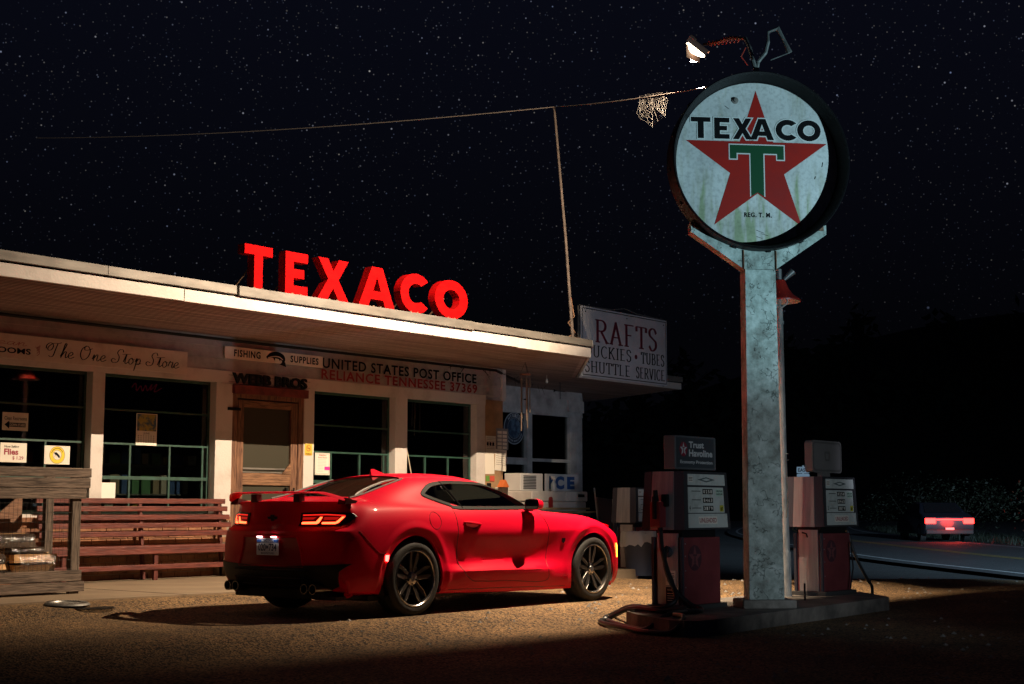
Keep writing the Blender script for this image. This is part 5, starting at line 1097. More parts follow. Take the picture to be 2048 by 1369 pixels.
    for zz in (.64, .52, .38, .22): b.prism([(.008 * cos(i), .008 * sin(i)) for i in range(6)], 0, .004, frame((.05, -.001, zz), (1, 0, 0), (0, 0, 1)))
    b.build('rivet', STEEL, cab)
    return t, MFp, W_, H2, cs
p1, MFp, W_, H2, cs = pump(11.82, 7.60, .02, 'fuel pump with a dark advertising panel on top and its hose coiled on the ground', grade='UNLEADED')
# nozzle and boot on pump 1
ox, oy, oz = 11.82, 7.60, .02
NB = BLACK
b = MB(); b.box(-.17, .14, .80, -.062, .26, 1.05, bev=.01); b.build('nozzle_boot', mat('boot_red', (.20, .015, .02), .5), p1)
b = MB(); b.tube([(-.16, .20, 1.16), (-.15, .20, 1.05), (-.13, .19, .92)], [.022, .030, .034], 10); b.tube([(-.13, .19, .92), (-.12, .17, .76)], .026, 10); b.box(-.20, .18, .88, -.155, .215, 1.10, bev=.006); b.box(-.11, .10, 1.0, -.06, .17, 1.12, bev=.01); b.build('nozzle', NB, p1, smooth=True)
b = MB(); b.box(.008, .09, .24, .012, .20, .38); pn = b.build('safety_notice', PAPER, p1); b = MB(); M = frame((.0078, .20, .24), (0, -1, 0), (0, 0, 1)); put_text(b, 'UNLEADED', M, .01, .07, .10, .095, offset=.02); put_text(b, 'GASOLINE', M, .01, .035, .10, .06, offset=.02); b.box(.01, .11, .001, .1, .115, .002, M=M); b.build('lettering', INK, pn, fix=False)
b = MB(); b.box(.008, .09, .06, .012, .20, .22); pn = b.build('warning_notice', BLACK, p1); b = MB(); M = frame((.0078, .20, .06), (0, -1, 0), (0, 0, 1)); put_text(b, 'WARNING', M, .015, .125, .095, .145, offset=.02)
for q_ in range(4): b.box(.015, .03 + q_ * .022, .001, .095, .036 + q_ * .022, .0015, M=M)
b.build('lettering', PAPER, pn, fix=False)
b = MB(); 
HOSE = mat('hose_rubber', (.018, .018, .02), .4)
gl_ = -.12 + .02
def rel(P): return [Vector(p) - Vector((11.82, 7.60, .02)) for p in P]
h1 = catmull([(-.12, .17, .76), (-.13, .15, .60), (-.10, .12, .42), (-.07, .06, .22), (-.14, .0, .10)] + rel([(11.60, 7.75, .05), (11.75, 8.15, .045), (11.95, 8.50, -.05), (12.0, 8.62, -.09), (11.80, 8.52, -.09), (11.40, 8.15, -.09), (11.05, 7.72, -.09), (10.90, 7.42, -.085), (11.0, 7.32, .0), (11.12, 7.28, .048), (11.4, 7.32, .045), (11.62, 7.42, .045)]), 8)
h2 = catmull([(.0, .17, .56), (-.05, .15, .60), (-.10, .14, .55), (-.10, .12, .38), (-.06, .05, .20), (.0, -.08, .07)] + rel([(11.80, 7.38, .045), (11.55, 7.30, .045), (11.35, 7.55, .045), (11.5, 7.98, .045), (11.6, 8.3, -.06), (11.45, 8.32, -.09), (11.15, 8.0, -.09), (10.92, 7.62, -.09), (10.72, 7.30, -.09), (10.72, 7.05, -.09), (10.80, 6.98, -.02), (10.92, 7.02, .045), (11.05, 7.2, .045)]), 8)
b.tube([(p.x, p.y, p.z) for p in h1], .023, 8); b.tube([(p.x, p.y, p.z) for p in h2], .023, 8); b.build('hose', HOSE, p1, smooth=True)
b = MB(); b.lathe([(0, .0), (.05, .0), (.055, .012), (.03, .03), (0, .03)], 18, frame((.012, .17, .56), (0, 1, 0), (0, 0, -1))); b.build('hose_port', DGREY, p1, smooth=True)
# advertising panel on pump 1
b = MB(); b.box(11.78, 7.64, 1.385, 12.54, 7.78, 1.72, bev=.012); o = tag(b.build('topper_sign', mat('panel_frame_grey', (.10, .11, .12), .5)), 'dark box panel reading Trust Havoline on top of the left fuel pump', 'sign')
b = MB(); M = FACE(0, 7.639, 0); b.box(11.80, 1.405, .0005, 12.49, 1.70, .003, M=M); f_ = b.build('face', mat('panel_face_dark', (.045, .055, .065), .45), o)
b = MB(); put_text(b, 'Trust', M, 12.02, 1.60, 12.30, 1.665, z=.004, offset=.035); put_text(b, 'Havoline', M, 12.02, 1.515, 12.46, 1.585, z=.004, offset=.035); put_text(b, 'Economy Protection', M, 11.86, 1.435, 12.46, 1.478, z=.004, offset=.025); b.build('lettering', mat('panel_letter_grey', (.50, .53, .54), .5), f_, fix=False)
logo(f_, FACE(11.92, 7.6355, 1.585), .072, 1.0, mat('logo_crimson', (.22, .02, .04), .5), mat('panel_letter_grey', (.5, .53, .54)), mat('logo_crimson', (.22, .02, .04)), z=.001)
p2, MF2, _, _, _ = pump(14.79, 7.64, .02, 'fuel pump with a blank rounded panel on top, right of the sign post', notices=False)
b = MB(); h3 = catmull([(.74, .10, .78), (.80, .08, .72), (.82, .04, .55), (.86, -.02, .36), (.96, -.08, .16), (1.04, -.10, .06), (1.06, -.08, -.08)], 8); b.tube([(p.x, p.y, p.z) for p in h3], .018, 8); b.tube([(.60, -.06, .60), (.62, -.07, .3), (.56, -.06, .06)], .010, 6); b.build('hose', HOSE, p2, smooth=True)
b = MB(); b.tube([(-.02, .17, .66), (-.05, .17, .70), (-.05, .22, .71)], .010, 6); b.build('hook', BLACK, p2)
def rrect(w, h, r, n=5):
    P = []
    for cx, cy, a0 in ((w - r, h - r, 0), (r - w, h - r, 90), (r - w, r - h, 180), (w - r, r - h, 270)):
        for i in range(n + 1): a = radians(a0 + 90 * i / n); P.append((cx + r * cos(a), cy + r * sin(a)))
    return P
b = MB(); M = FACE(15.13, 7.72, 1.60); b.prism(rrect(.36, .185, .05), -.10, 0, M); b.box(-.10, -.24, -.08, .10, -.18, -.02, M=M); o = tag(b.build('topper_sign', mat('blank_panel_grey', (.16, .15, .145), .5)), 'blank grey rounded sign panel on top of the right fuel pump', 'sign')
b = MB(); flat(b, [rrect(.345, .17, .045), rrect(.325, .15, .04)], .002, M); flat(b, [[(-.07, .06), (.07, .06), (.05, -.05), (-.05, -.05)], [(-.045, .035), (.045, .035), (.03, -.03), (-.03, -.03)]], .002, M); b.build('embossing', mat('emboss', (.10, .095, .09), .5), o, fix=False)
OR_ = mat('old_pump_red', (.30, .03, .025), .5, var=.4, scale=3)
p3, _, _, _, _ = pump(19.35, 13.35, .0, 'old red fuel pump in the shadows beyond the front of the car', red=OR_, logo_on=False, grade='Diesel', notices=False)
b = MB(); b.box(.36, -.006, .42, .55, -.001, .57); b.box(.14, -.006, .34, .40, -.001, .41); b.build('notice', PAPER, p3)
# bin
bn = thing('litter_bin', 'dark blue round bin with a pale bag over its rim behind the left pump', 'bin', (18.05, 12.35, 0))
b = MB(); b.lathe([(0, 0), (.22, 0), (.26, .62), (.27, .64), (.25, .64), (.22, .1), (0, .08)], 28); b.build('drum', mat('bin_blue', (.02, .03, .06), .5), bn, smooth=True)
b = MB(); n = 40; rg = random.Random(2)
for (r_, z_, w_) in ((.24, .55, 0), (.265, .66, .006), (.29, .62, .012), (.30, .52, .03), (.31, .46, .05)):
    for j in range(n): a = 2 * pi * j / n; b.v.append(((r_ + .012 * sin(a * 9) * (w_ > 0)) * cos(a), (r_ + .012 * sin(a * 9)) * sin(a), z_ + rg.uniform(-w_, w_)))
for i in range(4):
    for j in range(n): b.f.append((i * n + j, i * n + (j + 1) % n, (i + 1) * n + (j + 1) % n, (i + 1) * n + j)); b.mi.append(0)
b.build('bag', mat('bag_plastic', (.38, .40, .42), .35), bn, smooth=True, angle=80)
# route sign
q = FW * 43 + RT * (580 / 2844 * 43); d_ = -(FW * 1 + RT * .2).normalized(); rt_ = Vector((-d_.y, d_.x, 0)); M = frame(q + Vector((0, 0, 2.16)), rt_, (0, 0, 1))
rs = thing('route_sign', 'small white EAST route sign by the road, just left of the right fuel pump', 'road sign', (0, 0, 0))
b = MB(); b.tube([q + Vector((0, 0, -.25)) - d_ * .03, q + Vector((0, 0, 2.3)) - d_ * .03], .03, 6); b.build('post', PIPE, rs)
b = MB(); b.prism(rrect(.19, .095, .02), -.003, 0, M); pl_ = b.build('plate', mat('route_white', (.14, .15, .16), .6), rs); b = MB(); put_text(b, 'EAST', M, -.15, -.055, .15, .055, offset=.03); b.build('lettering', INK, pl_, fix=False)
b = MB(); b.prism(rrect(.19, .19, .05), -.003, 0, M @ T(0, -.30, 0)); pl_ = b.build('plate', mat('route_white', (.55, .58, .6)), rs); b = MB(); put_text(b, '30', M @ T(0, -.30, 0), -.12, -.1, .12, .1, offset=.03); b.build('lettering', INK, pl_, fix=False)
# ------------------------------------------------------------------ red coupe
CX0, CYC = 9.885, 10.265            # rear axle position and centre line of the car (world)
def interp(tab, x):
    if x <= tab[0][0]: return tab[0][1]
    for (x0, v0), (x1, v1) in zip(tab, tab[1:]):
        if x <= x1: t = (x - x0) / (x1 - x0); return v0 + (v1 - v0) * t
    return tab[-1][1]
def si(tab, x):  # smooth (cubic hermite) interpolation
    n = len(tab)
    if x <= tab[0][0]: return tab[0][1]
    if x >= tab[-1][0]: return tab[-1][1]
    for i in range(n - 1):
        if x <= tab[i + 1][0]:
            x0, v0 = tab[i]; x1, v1 = tab[i + 1]; h = x1 - x0
            def sl(j):
                if j <= 0 or j >= n - 1: return 0 if False else ((tab[min(j + 1, n - 1)][1] - tab[max(j - 1, 0)][1]) / (tab[min(j + 1, n - 1)][0] - tab[max(j - 1, 0)][0]))
                a = (tab[j][1] - tab[j - 1][1]) / (tab[j][0] - tab[j - 1][0]); b_ = (tab[j + 1][1] - tab[j][1]) / (tab[j + 1][0] - tab[j][0])
                return 0 if a * b_ <= 0 else 2 * a * b_ / (a + b_)
            t = (x - x0) / h; m0 = sl(i) * h; m1 = sl(i + 1) * h
            return (2 * t**3 - 3 * t**2 + 1) * v0 + (t**3 - 2 * t**2 + t) * m0 + (-2 * t**3 + 3 * t**2) * v1 + (t**3 - t**2) * m1
ROWS = {  # row: (y table, z table)
 0: ([(-.8, .62), (3.5, .62)], [(-.8, .20), (0, .19), (3.5, .17)]),
 1: ([(-.8, .82), (.4, .88), (2.4, .88), (3.5, .80)], [(-.8, .24), (-.35, .215), (.35, .19), (2.4, .15), (3.5, .17)]),
 2: ([(-.8, .885), (0, .925), (.5, .925), (2.3, .925), (2.84, .925), (3.45, .86)], [(-.8, .31), (.35, .27), (2.4, .23), (3.5, .24)]),
 3: ([(-.8, .905), (0, .940), (.45, .930), (.75, .958), (1.9, .960), (2.3, .93), (2.84, .940), (3.2, .925), (3.45, .875)], [(-.8, .42), (.45, .40), (1.0, .392), (2.2, .375), (3.45, .36)]),
 4: ([(-.8, .915), (0, .948), (.5, .915), (.8, .872), (1.9, .870), (2.25, .905), (2.84, .948), (3.2, .930), (3.45, .880)], [(-.8, .54), (0, .54), (.6, .46), (1.0, .478), (2.0, .470), (2.35, .45), (2.84, .5), (3.45, .46)]),
 5: ([(-.8, .918), (0, .953), (.6, .895), (1.2, .884), (1.9, .886), (2.84, .953), (3.2, .935), (3.45, .885)], [(-.8, .64), (0, .66), (.7, .60), (1.9, .60), (2.84, .66), (3.45, .56)]),
 6: ([(-.8, .915), (0, .955), (.6, .930), (1.2, .922), (1.9, .922), (2.84, .950), (3.2, .930), (3.45, .885)], [(-.8, .76), (0, .80), (.7, .775), (1.9, .765), (2.84, .78), (3.2, .74), (3.45, .64)]),
 7: ([(-.8, .890), (-.4, .925), (0, .942), (.6, .912), (1.2, .906), (1.9, .905), (2.84, .915), (3.2, .890), (3.45, .86)], [(-.8, .88), (0, .91), (.7, .885), (1.9, .868), (2.84, .855), (3.2, .80), (3.45, .71)]),
 8: ([(-.8, .830), (-.4, .870), (0, .882), (.6, .860), (1.2, .868), (1.9, .865), (2.84, .845), (3.2, .82), (3.45, .80)], [(-.8, .965), (-.4, 1.000), (0, 1.012), (.5, .992), (.9, .972), (1.9, .955), (2.3, .945), (2.84, .918), (3.2, .852), (3.45, .765)]),
 9: ([(-.8, .76), (-.4, .775), (0, .805), (.5, .805), (.9, .825), (1.6, .830), (2.0, .80), (2.4, .77), (2.84, .75), (3.45, .70)], [(-.8, 1.058), (-.4, 1.062), (0, 1.045), (.5, 1.02), (.9, 1.005), (1.9, .985), (2.3, .965), (2.84, .935), (3.2, .875), (3.45, .795)]),
 10: ([(-.8, .65), (-.5, .64), (-.2, .71), (.2, .72), (.9, .715), (1.5, .72), (1.8, .75), (2.05, .73), (2.4, .66), (3.45, .58)], [(-.8, 1.080), (-.5, 1.082), (-.2, 1.105), (.1, 1.15), (.5, 1.16), (1.4, 1.145), (1.7, 1.09), (1.95, 1.015), (2.1, .985), (2.4, .962), (2.84, .938), (3.2, .885), (3.45, .81)]),
 11: ([(-.8, .54), (-.5, .535), (0, .575), (.4, .590), (1.1, .592), (1.5, .63), (1.8, .70), (2.05, .68), (2.4, .52), (3.45, .45)], [(-.8, 1.084), (-.55, 1.092), (-.25, 1.155), (.05, 1.240), (.35, 1.292), (.8, 1.300), (1.2, 1.290), (1.5, 1.235), (1.8, 1.118), (2.05, 1.005), (2.4, .968), (2.84, .945), (3.2, .895), (3.45, .82)]),
 12: ([(-.8, .28), (-.5, .28), (.3, .33), (1.1, .34), (1.8, .36), (2.2, .34), (3.45, .25)], [(-.8, 1.088), (-.55, 1.100), (-.25, 1.175), (.05, 1.262), (.35, 1.335), (.8, 1.357), (1.2, 1.348), (1.5, 1.275), (1.8, 1.150), (2.1, 1.015), (2.4, .985), (2.84, .962), (3.2, .915), (3.45, .84)]),
 13: ([(-1, 0), (4, 0)], [(-.8, 1.088), (-.55, 1.104), (-.25, 1.180), (.05, 1.268), (.35, 1.345), (.8, 1.368), (1.2, 1.362), (1.5, 1.29), (1.8, 1.165), (2.1, 1.02), (2.4, .995), (2.84, .972), (3.2, .922), (3.45, .85)]),
}
NR_ = 14
def rp(k_, X): yt, zt = ROWS[k_]; return Vector((X, si(yt, X), si(zt, X)))
SK = {-.78: .33, -.52: .22, -.25: .13, 0: .05, .35: -.02}
cols = []
# rear columns: face profile rows 0..10 at several offsets
RXP = [(-.66, .22), (-.86, .25), (-.95, .33), (-.99, .43), (-1.0, .50), (-.985, .58), (-.99, .70), (-1.02, .795), (-.965, .86), (-.945, .985), (-.935, 1.072)]
def rear_col(y, dx, P, yt=1.0):
    c = []
    for k_, (x, z) in enumerate(RXP):
        yy = y * (1.0 if k_ > 1 else .92) * (1 if k_ < 8 else yt); c.append(Vector((x + dx * (.6 if k_ <= 6 else (.8 if k_ == 7 else 1)), yy, z + (.0 if k_ < 10 else -.006 * (y / .7)))))
    S_ = Vector((P, 0, si(ROWS[13][1], P)))
    e_ = c[10]
    for k_, f in ((11, .3), (12, .66)):
        q = e_.lerp(S_, f); q.z = max(q.z, e_.z + .008 * f); c.append(q)
    c.append(S_); return c
cols.append(rear_col(0, 0, -.78)); cols.append(rear_col(.36, .022, -.72)); cols.append(rear_col(.62, .10, -.66, .97)); cols.append(rear_col(.80, .21, -.60, .94))
cr = []
for k_, (x, z) in enumerate(RXP):
    yy = [.80, .85, .872, .885, .89, .89, .888, .882, .855, .80, .735][k_]; cr.append(Vector((-.80 + (.10 if k_ >= 8 else (.05 if k_ == 7 else 0)), yy, z)))
S_ = Vector((-.52, 0, si(ROWS[13][1], -.52)))
for f in (.3, .66): q = cr[10].lerp(S_, f); cr.append(q)
cr.append(S_); cols.append(cr)
for X in (-.60, -.48, -.36, -.24, 0, .25, .42, .60, .80, 1.05, 1.30, 1.52, 1.75, 1.95, 2.12, 2.35, 2.55, 2.84, 3.10, 3.28, 3.42):
    sk = interp([(-.78, .30), (-.52, .20), (-.25, .12), (0, .05), (.35, 0), (5, 0)], X); c = []
    for k_ in range(NR_):
        f = 0 if k_ < 10 else {10: .12, 11: .3, 12: .66, 13: 1}[k_]; c.append(rp(k_, X + sk * f))
    cols.append(c)
FXP = [(3.50, .18), (3.62, .18), (3.70, .25), (3.72, .36), (3.71, .46), (3.70, .56), (3.70, .64), (3.68, .70), (3.62, .755), (3.55, .79), (3.5, .815)]
def front_col(y, dx, P):
    c = [Vector((x + dx, y * (1 if k_ < 8 else .97), z)) for k_, (x, z) in enumerate(FXP)]; S_ = Vector((P, 0, si(ROWS[13][1], P) if P < 3.45 else .85 - (P - 3.45) * .3))
    for f in (.3, .66): c.append(c[10].lerp(S_, f))
    c.append(S_); return c
cols.append(front_col(.835, -.165, 3.46)); cols.append(front_col(.72, -.06, 3.5)); cols.append(front_col(.42, .03, 3.53)); cols.append(front_col(0, .05, 3.56))
NCc = len(cols)
vs = []; idx = {}
for s_ in (-1, 1):
    for i in range(NCc):
        for k_ in range(NR_):
            p = cols[i][k_]
            if abs(p.y) < 1e-6 and (s_ == 1): idx[(s_, i, k_)] = idx[(-1, i, k_)]; continue
            idx[(s_, i, k_)] = len(vs); vs.append((p.x, s_ * p.y, p.z))
fs = []
for s_ in (-1, 1):
    for i in range(NCc - 1):
        for k_ in range(NR_ - 1):
            q = [idx[(s_, i, k_)], idx[(s_, i + 1, k_)], idx[(s_, i + 1, k_ + 1)], idx[(s_, i, k_ + 1)]]
            fs.append(q if s_ == -1 else q[::-1])
me = bpy.data.meshes.new('cage'); me.from_pydata(vs, [], fs)
cr_ = me.attributes.new('crease_edge', 'FLOAT', 'EDGE')
ek = {}
for e in me.edges: ek[tuple(sorted(e.vertices))] = e.index
def crease(k_, i0, i1, v):
    for s_ in (-1, 1):
        for i in range(i0, i1):
            key = tuple(sorted((idx[(s_, i, k_)], idx[(s_, i + 1, k_)])))
            if key in ek: cr_.data[ek[key]].value = v
crease(3, 8, 19, .85); crease(4, 9, 18, .55); crease(7, 0, 4, .75); crease(10, 0, 5, .7); crease(8, 0, 4, .4); crease(1, 0, NCc - 1, .8); crease(6, 9, 22, .45); crease(8, 5, 12, .25)
cage = bpy.data.objects.new('cage', me); COL.objects.link(cage)
ss = cage.modifiers.new('s', 'SUBSURF'); ss.levels = 3; ss.render_levels = 3; ss.use_creases = True
# the crease attribute has to be a named one
def eval_mesh(o):
    dg = bpy.context.evaluated_depsgraph_get(); dg.update(); return bpy.data.meshes.new_from_object(o.evaluated_get(dg))
body_me = eval_mesh(cage); bpy.data.objects.remove(cage)
# wheel arch lips and body-side shaping on the fine mesh
ARC = [(0.0, .352, .398), (2.84, .348, .393)]
for v in body_me.vertices:
    if v.co.x > 2.84: v.co.x = 2.84 + (v.co.x - 2.84) * .87
    x, y, z = v.co
    if abs(y) > .78:
        s_ = 1 if y > 0 else -1
        for ax_, az_, ar in ARC:
            r = sqrt((x - ax_) ** 2 + (z - az_) ** 2)
            if ar - .06 < r < ar + .16 and z > .16:
                f = sm(ar + .085, ar + .055, r) if False else (1 - sm(ar + .045, ar + .075, r))
                bump_ = .010 * (1 - abs(r - (ar + .075)) / .06) if abs(r - (ar + .075)) < .06 else 0
                v.co.y = s_ * (abs(y) + bump_ - .006 * f)
body_me.update()
def bvh_of(me): return BVHTree.FromPolygons([v.co.copy() for v in me.vertices], [tuple(p.vertices) for p in me.polygons])
BV = bvh_of(body_me)
def side_hit(x, z, s_=-1):
    h = BV.ray_cast(Vector((x, s_ * 2.0, z)), Vector((0, -s_, 0))); return h[0], h[1]
def rear_hit(y, z): h = BV.ray_cast(Vector((-3.0, y, z)), Vector((1, 0, 0))); return h[0], h[1]
def top_hit(x, y): h = BV.ray_cast(Vector((x, y, 3.0)), Vector((0, 0, -1))); return h[0], h[1]
FULL = body_me.copy()

car = thing('sports_car', 'glossy red two-door sports coupe with rear wing and lit tail lights', 'car', (CX0, CYC, 0))
PAINT = bpy.data.materials.new('red_car_paint'); PAINT.use_nodes = True; p_ = PAINT.node_tree.nodes['Principled BSDF']
p_.inputs['Base Color'].default_value = (.72, .0004, .026, 1); p_.inputs['Roughness'].default_value = .5; p_.inputs['Specular IOR Level'].default_value = .12; p_.inputs['Coat Weight'].default_value = .25; p_.inputs['Coat Roughness'].default_value = .03
GBLK = mat('gloss_black_trim', (.012, .012, .013), .25); MBLK = mat('matt_black_plastic', (.018, .017, .016), .6); TRIMG = mat('window_trim_grey', (.012, .011, .010), .6, spec=.12)
# solid shell, then cut the openings
body = bpy.data.objects.new('body', body_me); COL.objects.link(body); body_me.materials.append(PAINT)
so = body.modifiers.new('so', 'SOLIDIFY'); so.thickness = .028; so.offset = -1; so.use_rim = True; so.use_even_offset = False
me2 = eval_mesh(body); body.modifiers.clear(); body.data = me2
cutters = MB()
def dlo(s_): return 0
DLO = [(.305, 1.135), (.36, 1.185), (.50, 1.242), (.70, 1.270), (.95, 1.276), (1.33, 1.262), (1.58, 1.200), (1.79, 1.100), (1.90, 1.030), (1.86, 1.005), (.76, 1.003), (.62, 1.035), (.46, 1.080)]
def inset(poly, d):
    n = len(poly); cx_ = sum(p[0] for p in poly) / n; out_ = []
    for i in range(n):
        a = Vector(poly[i - 1]); p = Vector(poly[i]); c = Vector(poly[(i + 1) % n]); e1 = (p - a).normalized(); e2 = (c - p).normalized()
        n1 = Vector((e1.y, -e1.x)); n2 = Vector((e2.y, -e2.x)); nn = (n1 + n2); nn = nn.normalized() if nn.length > 1e-6 else n1; out_.append(tuple(p + nn * d / max(.5, nn.dot(n1))))
    return out_
def smooth_poly(poly, n=5, closed=True): return [(p.x, p.y) for p in catmull([(a, b_, 0) for a, b_ in poly], n, closed)]
DLOS = DLO
area = sum(DLO[i - 1][0] * DLO[i][1] - DLO[i][0] * DLO[i - 1][1] for i in range(len(DLO)))
SG = 1 if area < 0 else -1
DIN = inset(DLO, .022 * SG)
def cut(name, mbx):
    o = mbx.build('cutter', PAINT); md = body.modifiers.new('b', 'BOOLEAN'); md.object = o; md.operation = 'DIFFERENCE'; md.solver = 'MANIFOLD'
    m = eval_mesh(body); body.modifiers.clear(); body.data = m; bpy.data.objects.remove(o)
XZ = frame((0, 0, 0), (1, 0, 0), (0, 0, 1))   # local z -> -y
mb_ = MB(); mb_.prism(DIN, -1.4, 1.4, XZ); cut('dlo', mb_)
WSH = [(2.08, -.62), (2.13, -.3), (2.14, 0), (2.13, .3), (2.08, .62), (1.50, .56), (1.40, .3), (1.38, 0), (1.40, -.3), (1.50, -.56)]
BKL = [(-.44, -.53), (-.47, -.3), (-.48, 0), (-.47, .3), (-.44, .53), (.02, .515), (.22, .50), (.30, .42), (.31, .25), (.315, 0), (.31, -.25), (.30, -.42), (.22, -.50), (.02, -.515)]
mb_ = MB(); mb_.prism(WSH, .90, 1.6); mb_.prism(BKL, .98, 1.6); cut('glass', mb_)
mb_ = MB()
for ax_, az_, ar in ARC:
    for s_ in (-1, 1): mb_.prism([(ax_ + ar * cos(2 * pi * i / 64), az_ + ar * sin(2 * pi * i / 64)) for i in range(64)], .55 * -s_, 1.3 * -s_, XZ)
cut('arches', mb_)
bm = bmesh.new(); bm.from_mesh(body.data); bmesh.ops.remove_doubles(bm, verts=bm.verts[:], dist=.0004); bm.to_mesh(body.data); bm.free()
body.data.materials.clear(); body.data.materials.append(PAINT); body.data.shade_smooth(); body.data.set_sharp_from_angle(angle=radians(38)); body.parent = car
for p in body.data.polygons: p.material_index = 0

def patch(name, poly, hitf, m, parent, off=.004, grid=(26, 12), th=.006, refine=True):
    """thin panel hugging the body: poly in projection coords, hitf(u, v) -> point on the body, normal"""
    bm = bmesh.new(); vs_ = [bm.verts.new((p[0], p[1], 0)) for p in poly]; bm.faces.new(vs_); xs = [p[0] for p in poly]; ys_ = [p[1] for p in poly]
    for i in range(1, grid[0]): x = min(xs) + (max(xs) - min(xs)) * i / grid[0]; bmesh.ops.bisect_plane(bm, geom=bm.verts[:] + bm.edges[:] + bm.faces[:], plane_co=(x, 0, 0), plane_no=(1, 0, 0))
    for i in range(1, grid[1]): y = min(ys_) + (max(ys_) - min(ys_)) * i / grid[1]; bmesh.ops.bisect_plane(bm, geom=bm.verts[:] + bm.edges[:] + bm.faces[:], plane_co=(0, y, 0), plane_no=(0, 1, 0))
    last = None
    for v in bm.verts:
        h, n_ = hitf(v.co.x, v.co.y)
        if h is None: h, n_ = (last or (Vector((0, 0, -5)), Vector((0, 0, 1))))
        if last is None or True: last = (h, n_)
        d = n_.normalized() if n_ else Vector((0, 0, 1)); v.co = h
        v.co = h + hitf.dir * off
    bmesh.ops.recalc_face_normals(bm, faces=bm.faces[:])
    if th:
        r = bmesh.ops.extrude_face_region(bm, geom=bm.faces[:]); 
        for v in [g for g in r['geom'] if isinstance(g, bmesh.types.BMVert)]: v.co += hitf.dir * th
        bmesh.ops.recalc_face_normals(bm, faces=bm.faces[:])
    me_ = bpy.data.meshes.new(name); bm.to_mesh(me_); bm.free(); me_.materials.append(m); me_.shade_smooth(); me_.set_sharp_from_angle(angle=radians(35))
    o = bpy.data.objects.new(name, me_); COL.objects.link(o); o.parent = parent; return o
class H:
    def __init__(s, f, d): s.f = f; s.dir = Vector(d)
    def __call__(s, u, v): return s.f(u, v)
HS = H(lambda u, v: side_hit(u, v, -1), (0, -1, 0)); HSL = H(lambda u, v: side_hit(u, v, 1), (0, 1, 0)); HR = H(rear_hit, (-1, 0, 0)); HT = H(top_hit, (0, 0, 1))
CG = glass_mat('car_glass', (.42, .44, .40), .10); CGD = glass_mat('privacy_glass', (.10, .10, .09), .14)
def seam(name, pts, hf, parent, m=MBLK, w=.003, off=.0008):
    b = MB(); P = []
    for u, v in smooth_poly(pts, 6, False):
        h, n_ = hf(u, v)
        if h: P.append(h + hf.dir * off)
    b.tube(P, w, 5); return b.build(name, m, parent)
for hf, s_ in ((HS, -1), (HSL, 1)):
    # window surround ring
    ring_o = inset(DLO, -.006 * SG)
    b = MB(); n = len(DLO); P = []; po = smooth_poly(ring_o, 4); pi_ = smooth_poly(inset(DLO, .024 * SG), 4); n = len(po)
    A_ = [hf(*p)[0] for p in po]; B_ = [hf(*p)[0] for p in pi_]
    ok = all(A_) and all(B_)
    V_ = [a + hf.dir * .002 for a in A_] + [a + hf.dir * .010 for a in A_] + [a + hf.dir * .010 for a in B_] + [a + hf.dir * -.02 for a in B_]
    b.add(V_, [(k_ * n + i, k_ * n + (i + 1) % n, (k_ + 1) * n + (i + 1) % n, (k_ + 1) * n + i) for k_ in range(3) for i in range(n)]); b.build('window_trim', TRIMG, car, smooth=True)
    G = inset(DLO, .020 * SG)
    def xcut(poly, x0, keep):  # clip polygon left/right of slanted line x = x0 - (z-1)*k
        out_ = []; f = lambda p: (p[0] - (x0 - (p[1] - 1.0) * .42)) * keep
        for i in range(len(poly)):
            a, c = poly[i - 1], poly[i]; fa, fc = f(a), f(c)
            if (fa < 0) != (fc < 0): t = fa / (fa - fc); out_.append((a[0] + (c[0] - a[0]) * t, a[1] + (c[1] - a[1]) * t))
            if fc >= 0: out_.append(c)
        return out_
    patch('door_window', xcut(G, .80, 1), hf, CG, car, -.012, (16, 8), 0)
    patch('quarter_window', xcut(G, .775, -1), hf, CGD, car, -.012, (8, 8), 0)
    b = MB(); P = [hf(.788 - (z - 1) * .42, z)[0] + hf.dir * .001 for z in (1.005, 1.06, 1.12, 1.18, 1.24, 1.265)]; b.tube(P, .011, 6); b.build('window_pillar', GBLK, car)
    P = inset(WSH, 0)
rw = patch('rear_window', inset(BKL, .0), HT, CGD, car, -.010, (14, 14), 0)
patch('windscreen', WSH, HT, CG, car, -.010, (14, 14), 0)
b = MB()
for s_ in (-1, 1): b.tube([top_hit(x, s_ * y)[0] + Vector((0, 0, .004)) for x, y in ((-.50, .548), (-.30, .537), (-.1, .527), (.08, .520), (.20, .508), (.27, .49))], .011, 6)
b.build('rear_window_trim', mat('bright_trim', (.10, .09, .085), .5, spec=.2), car)
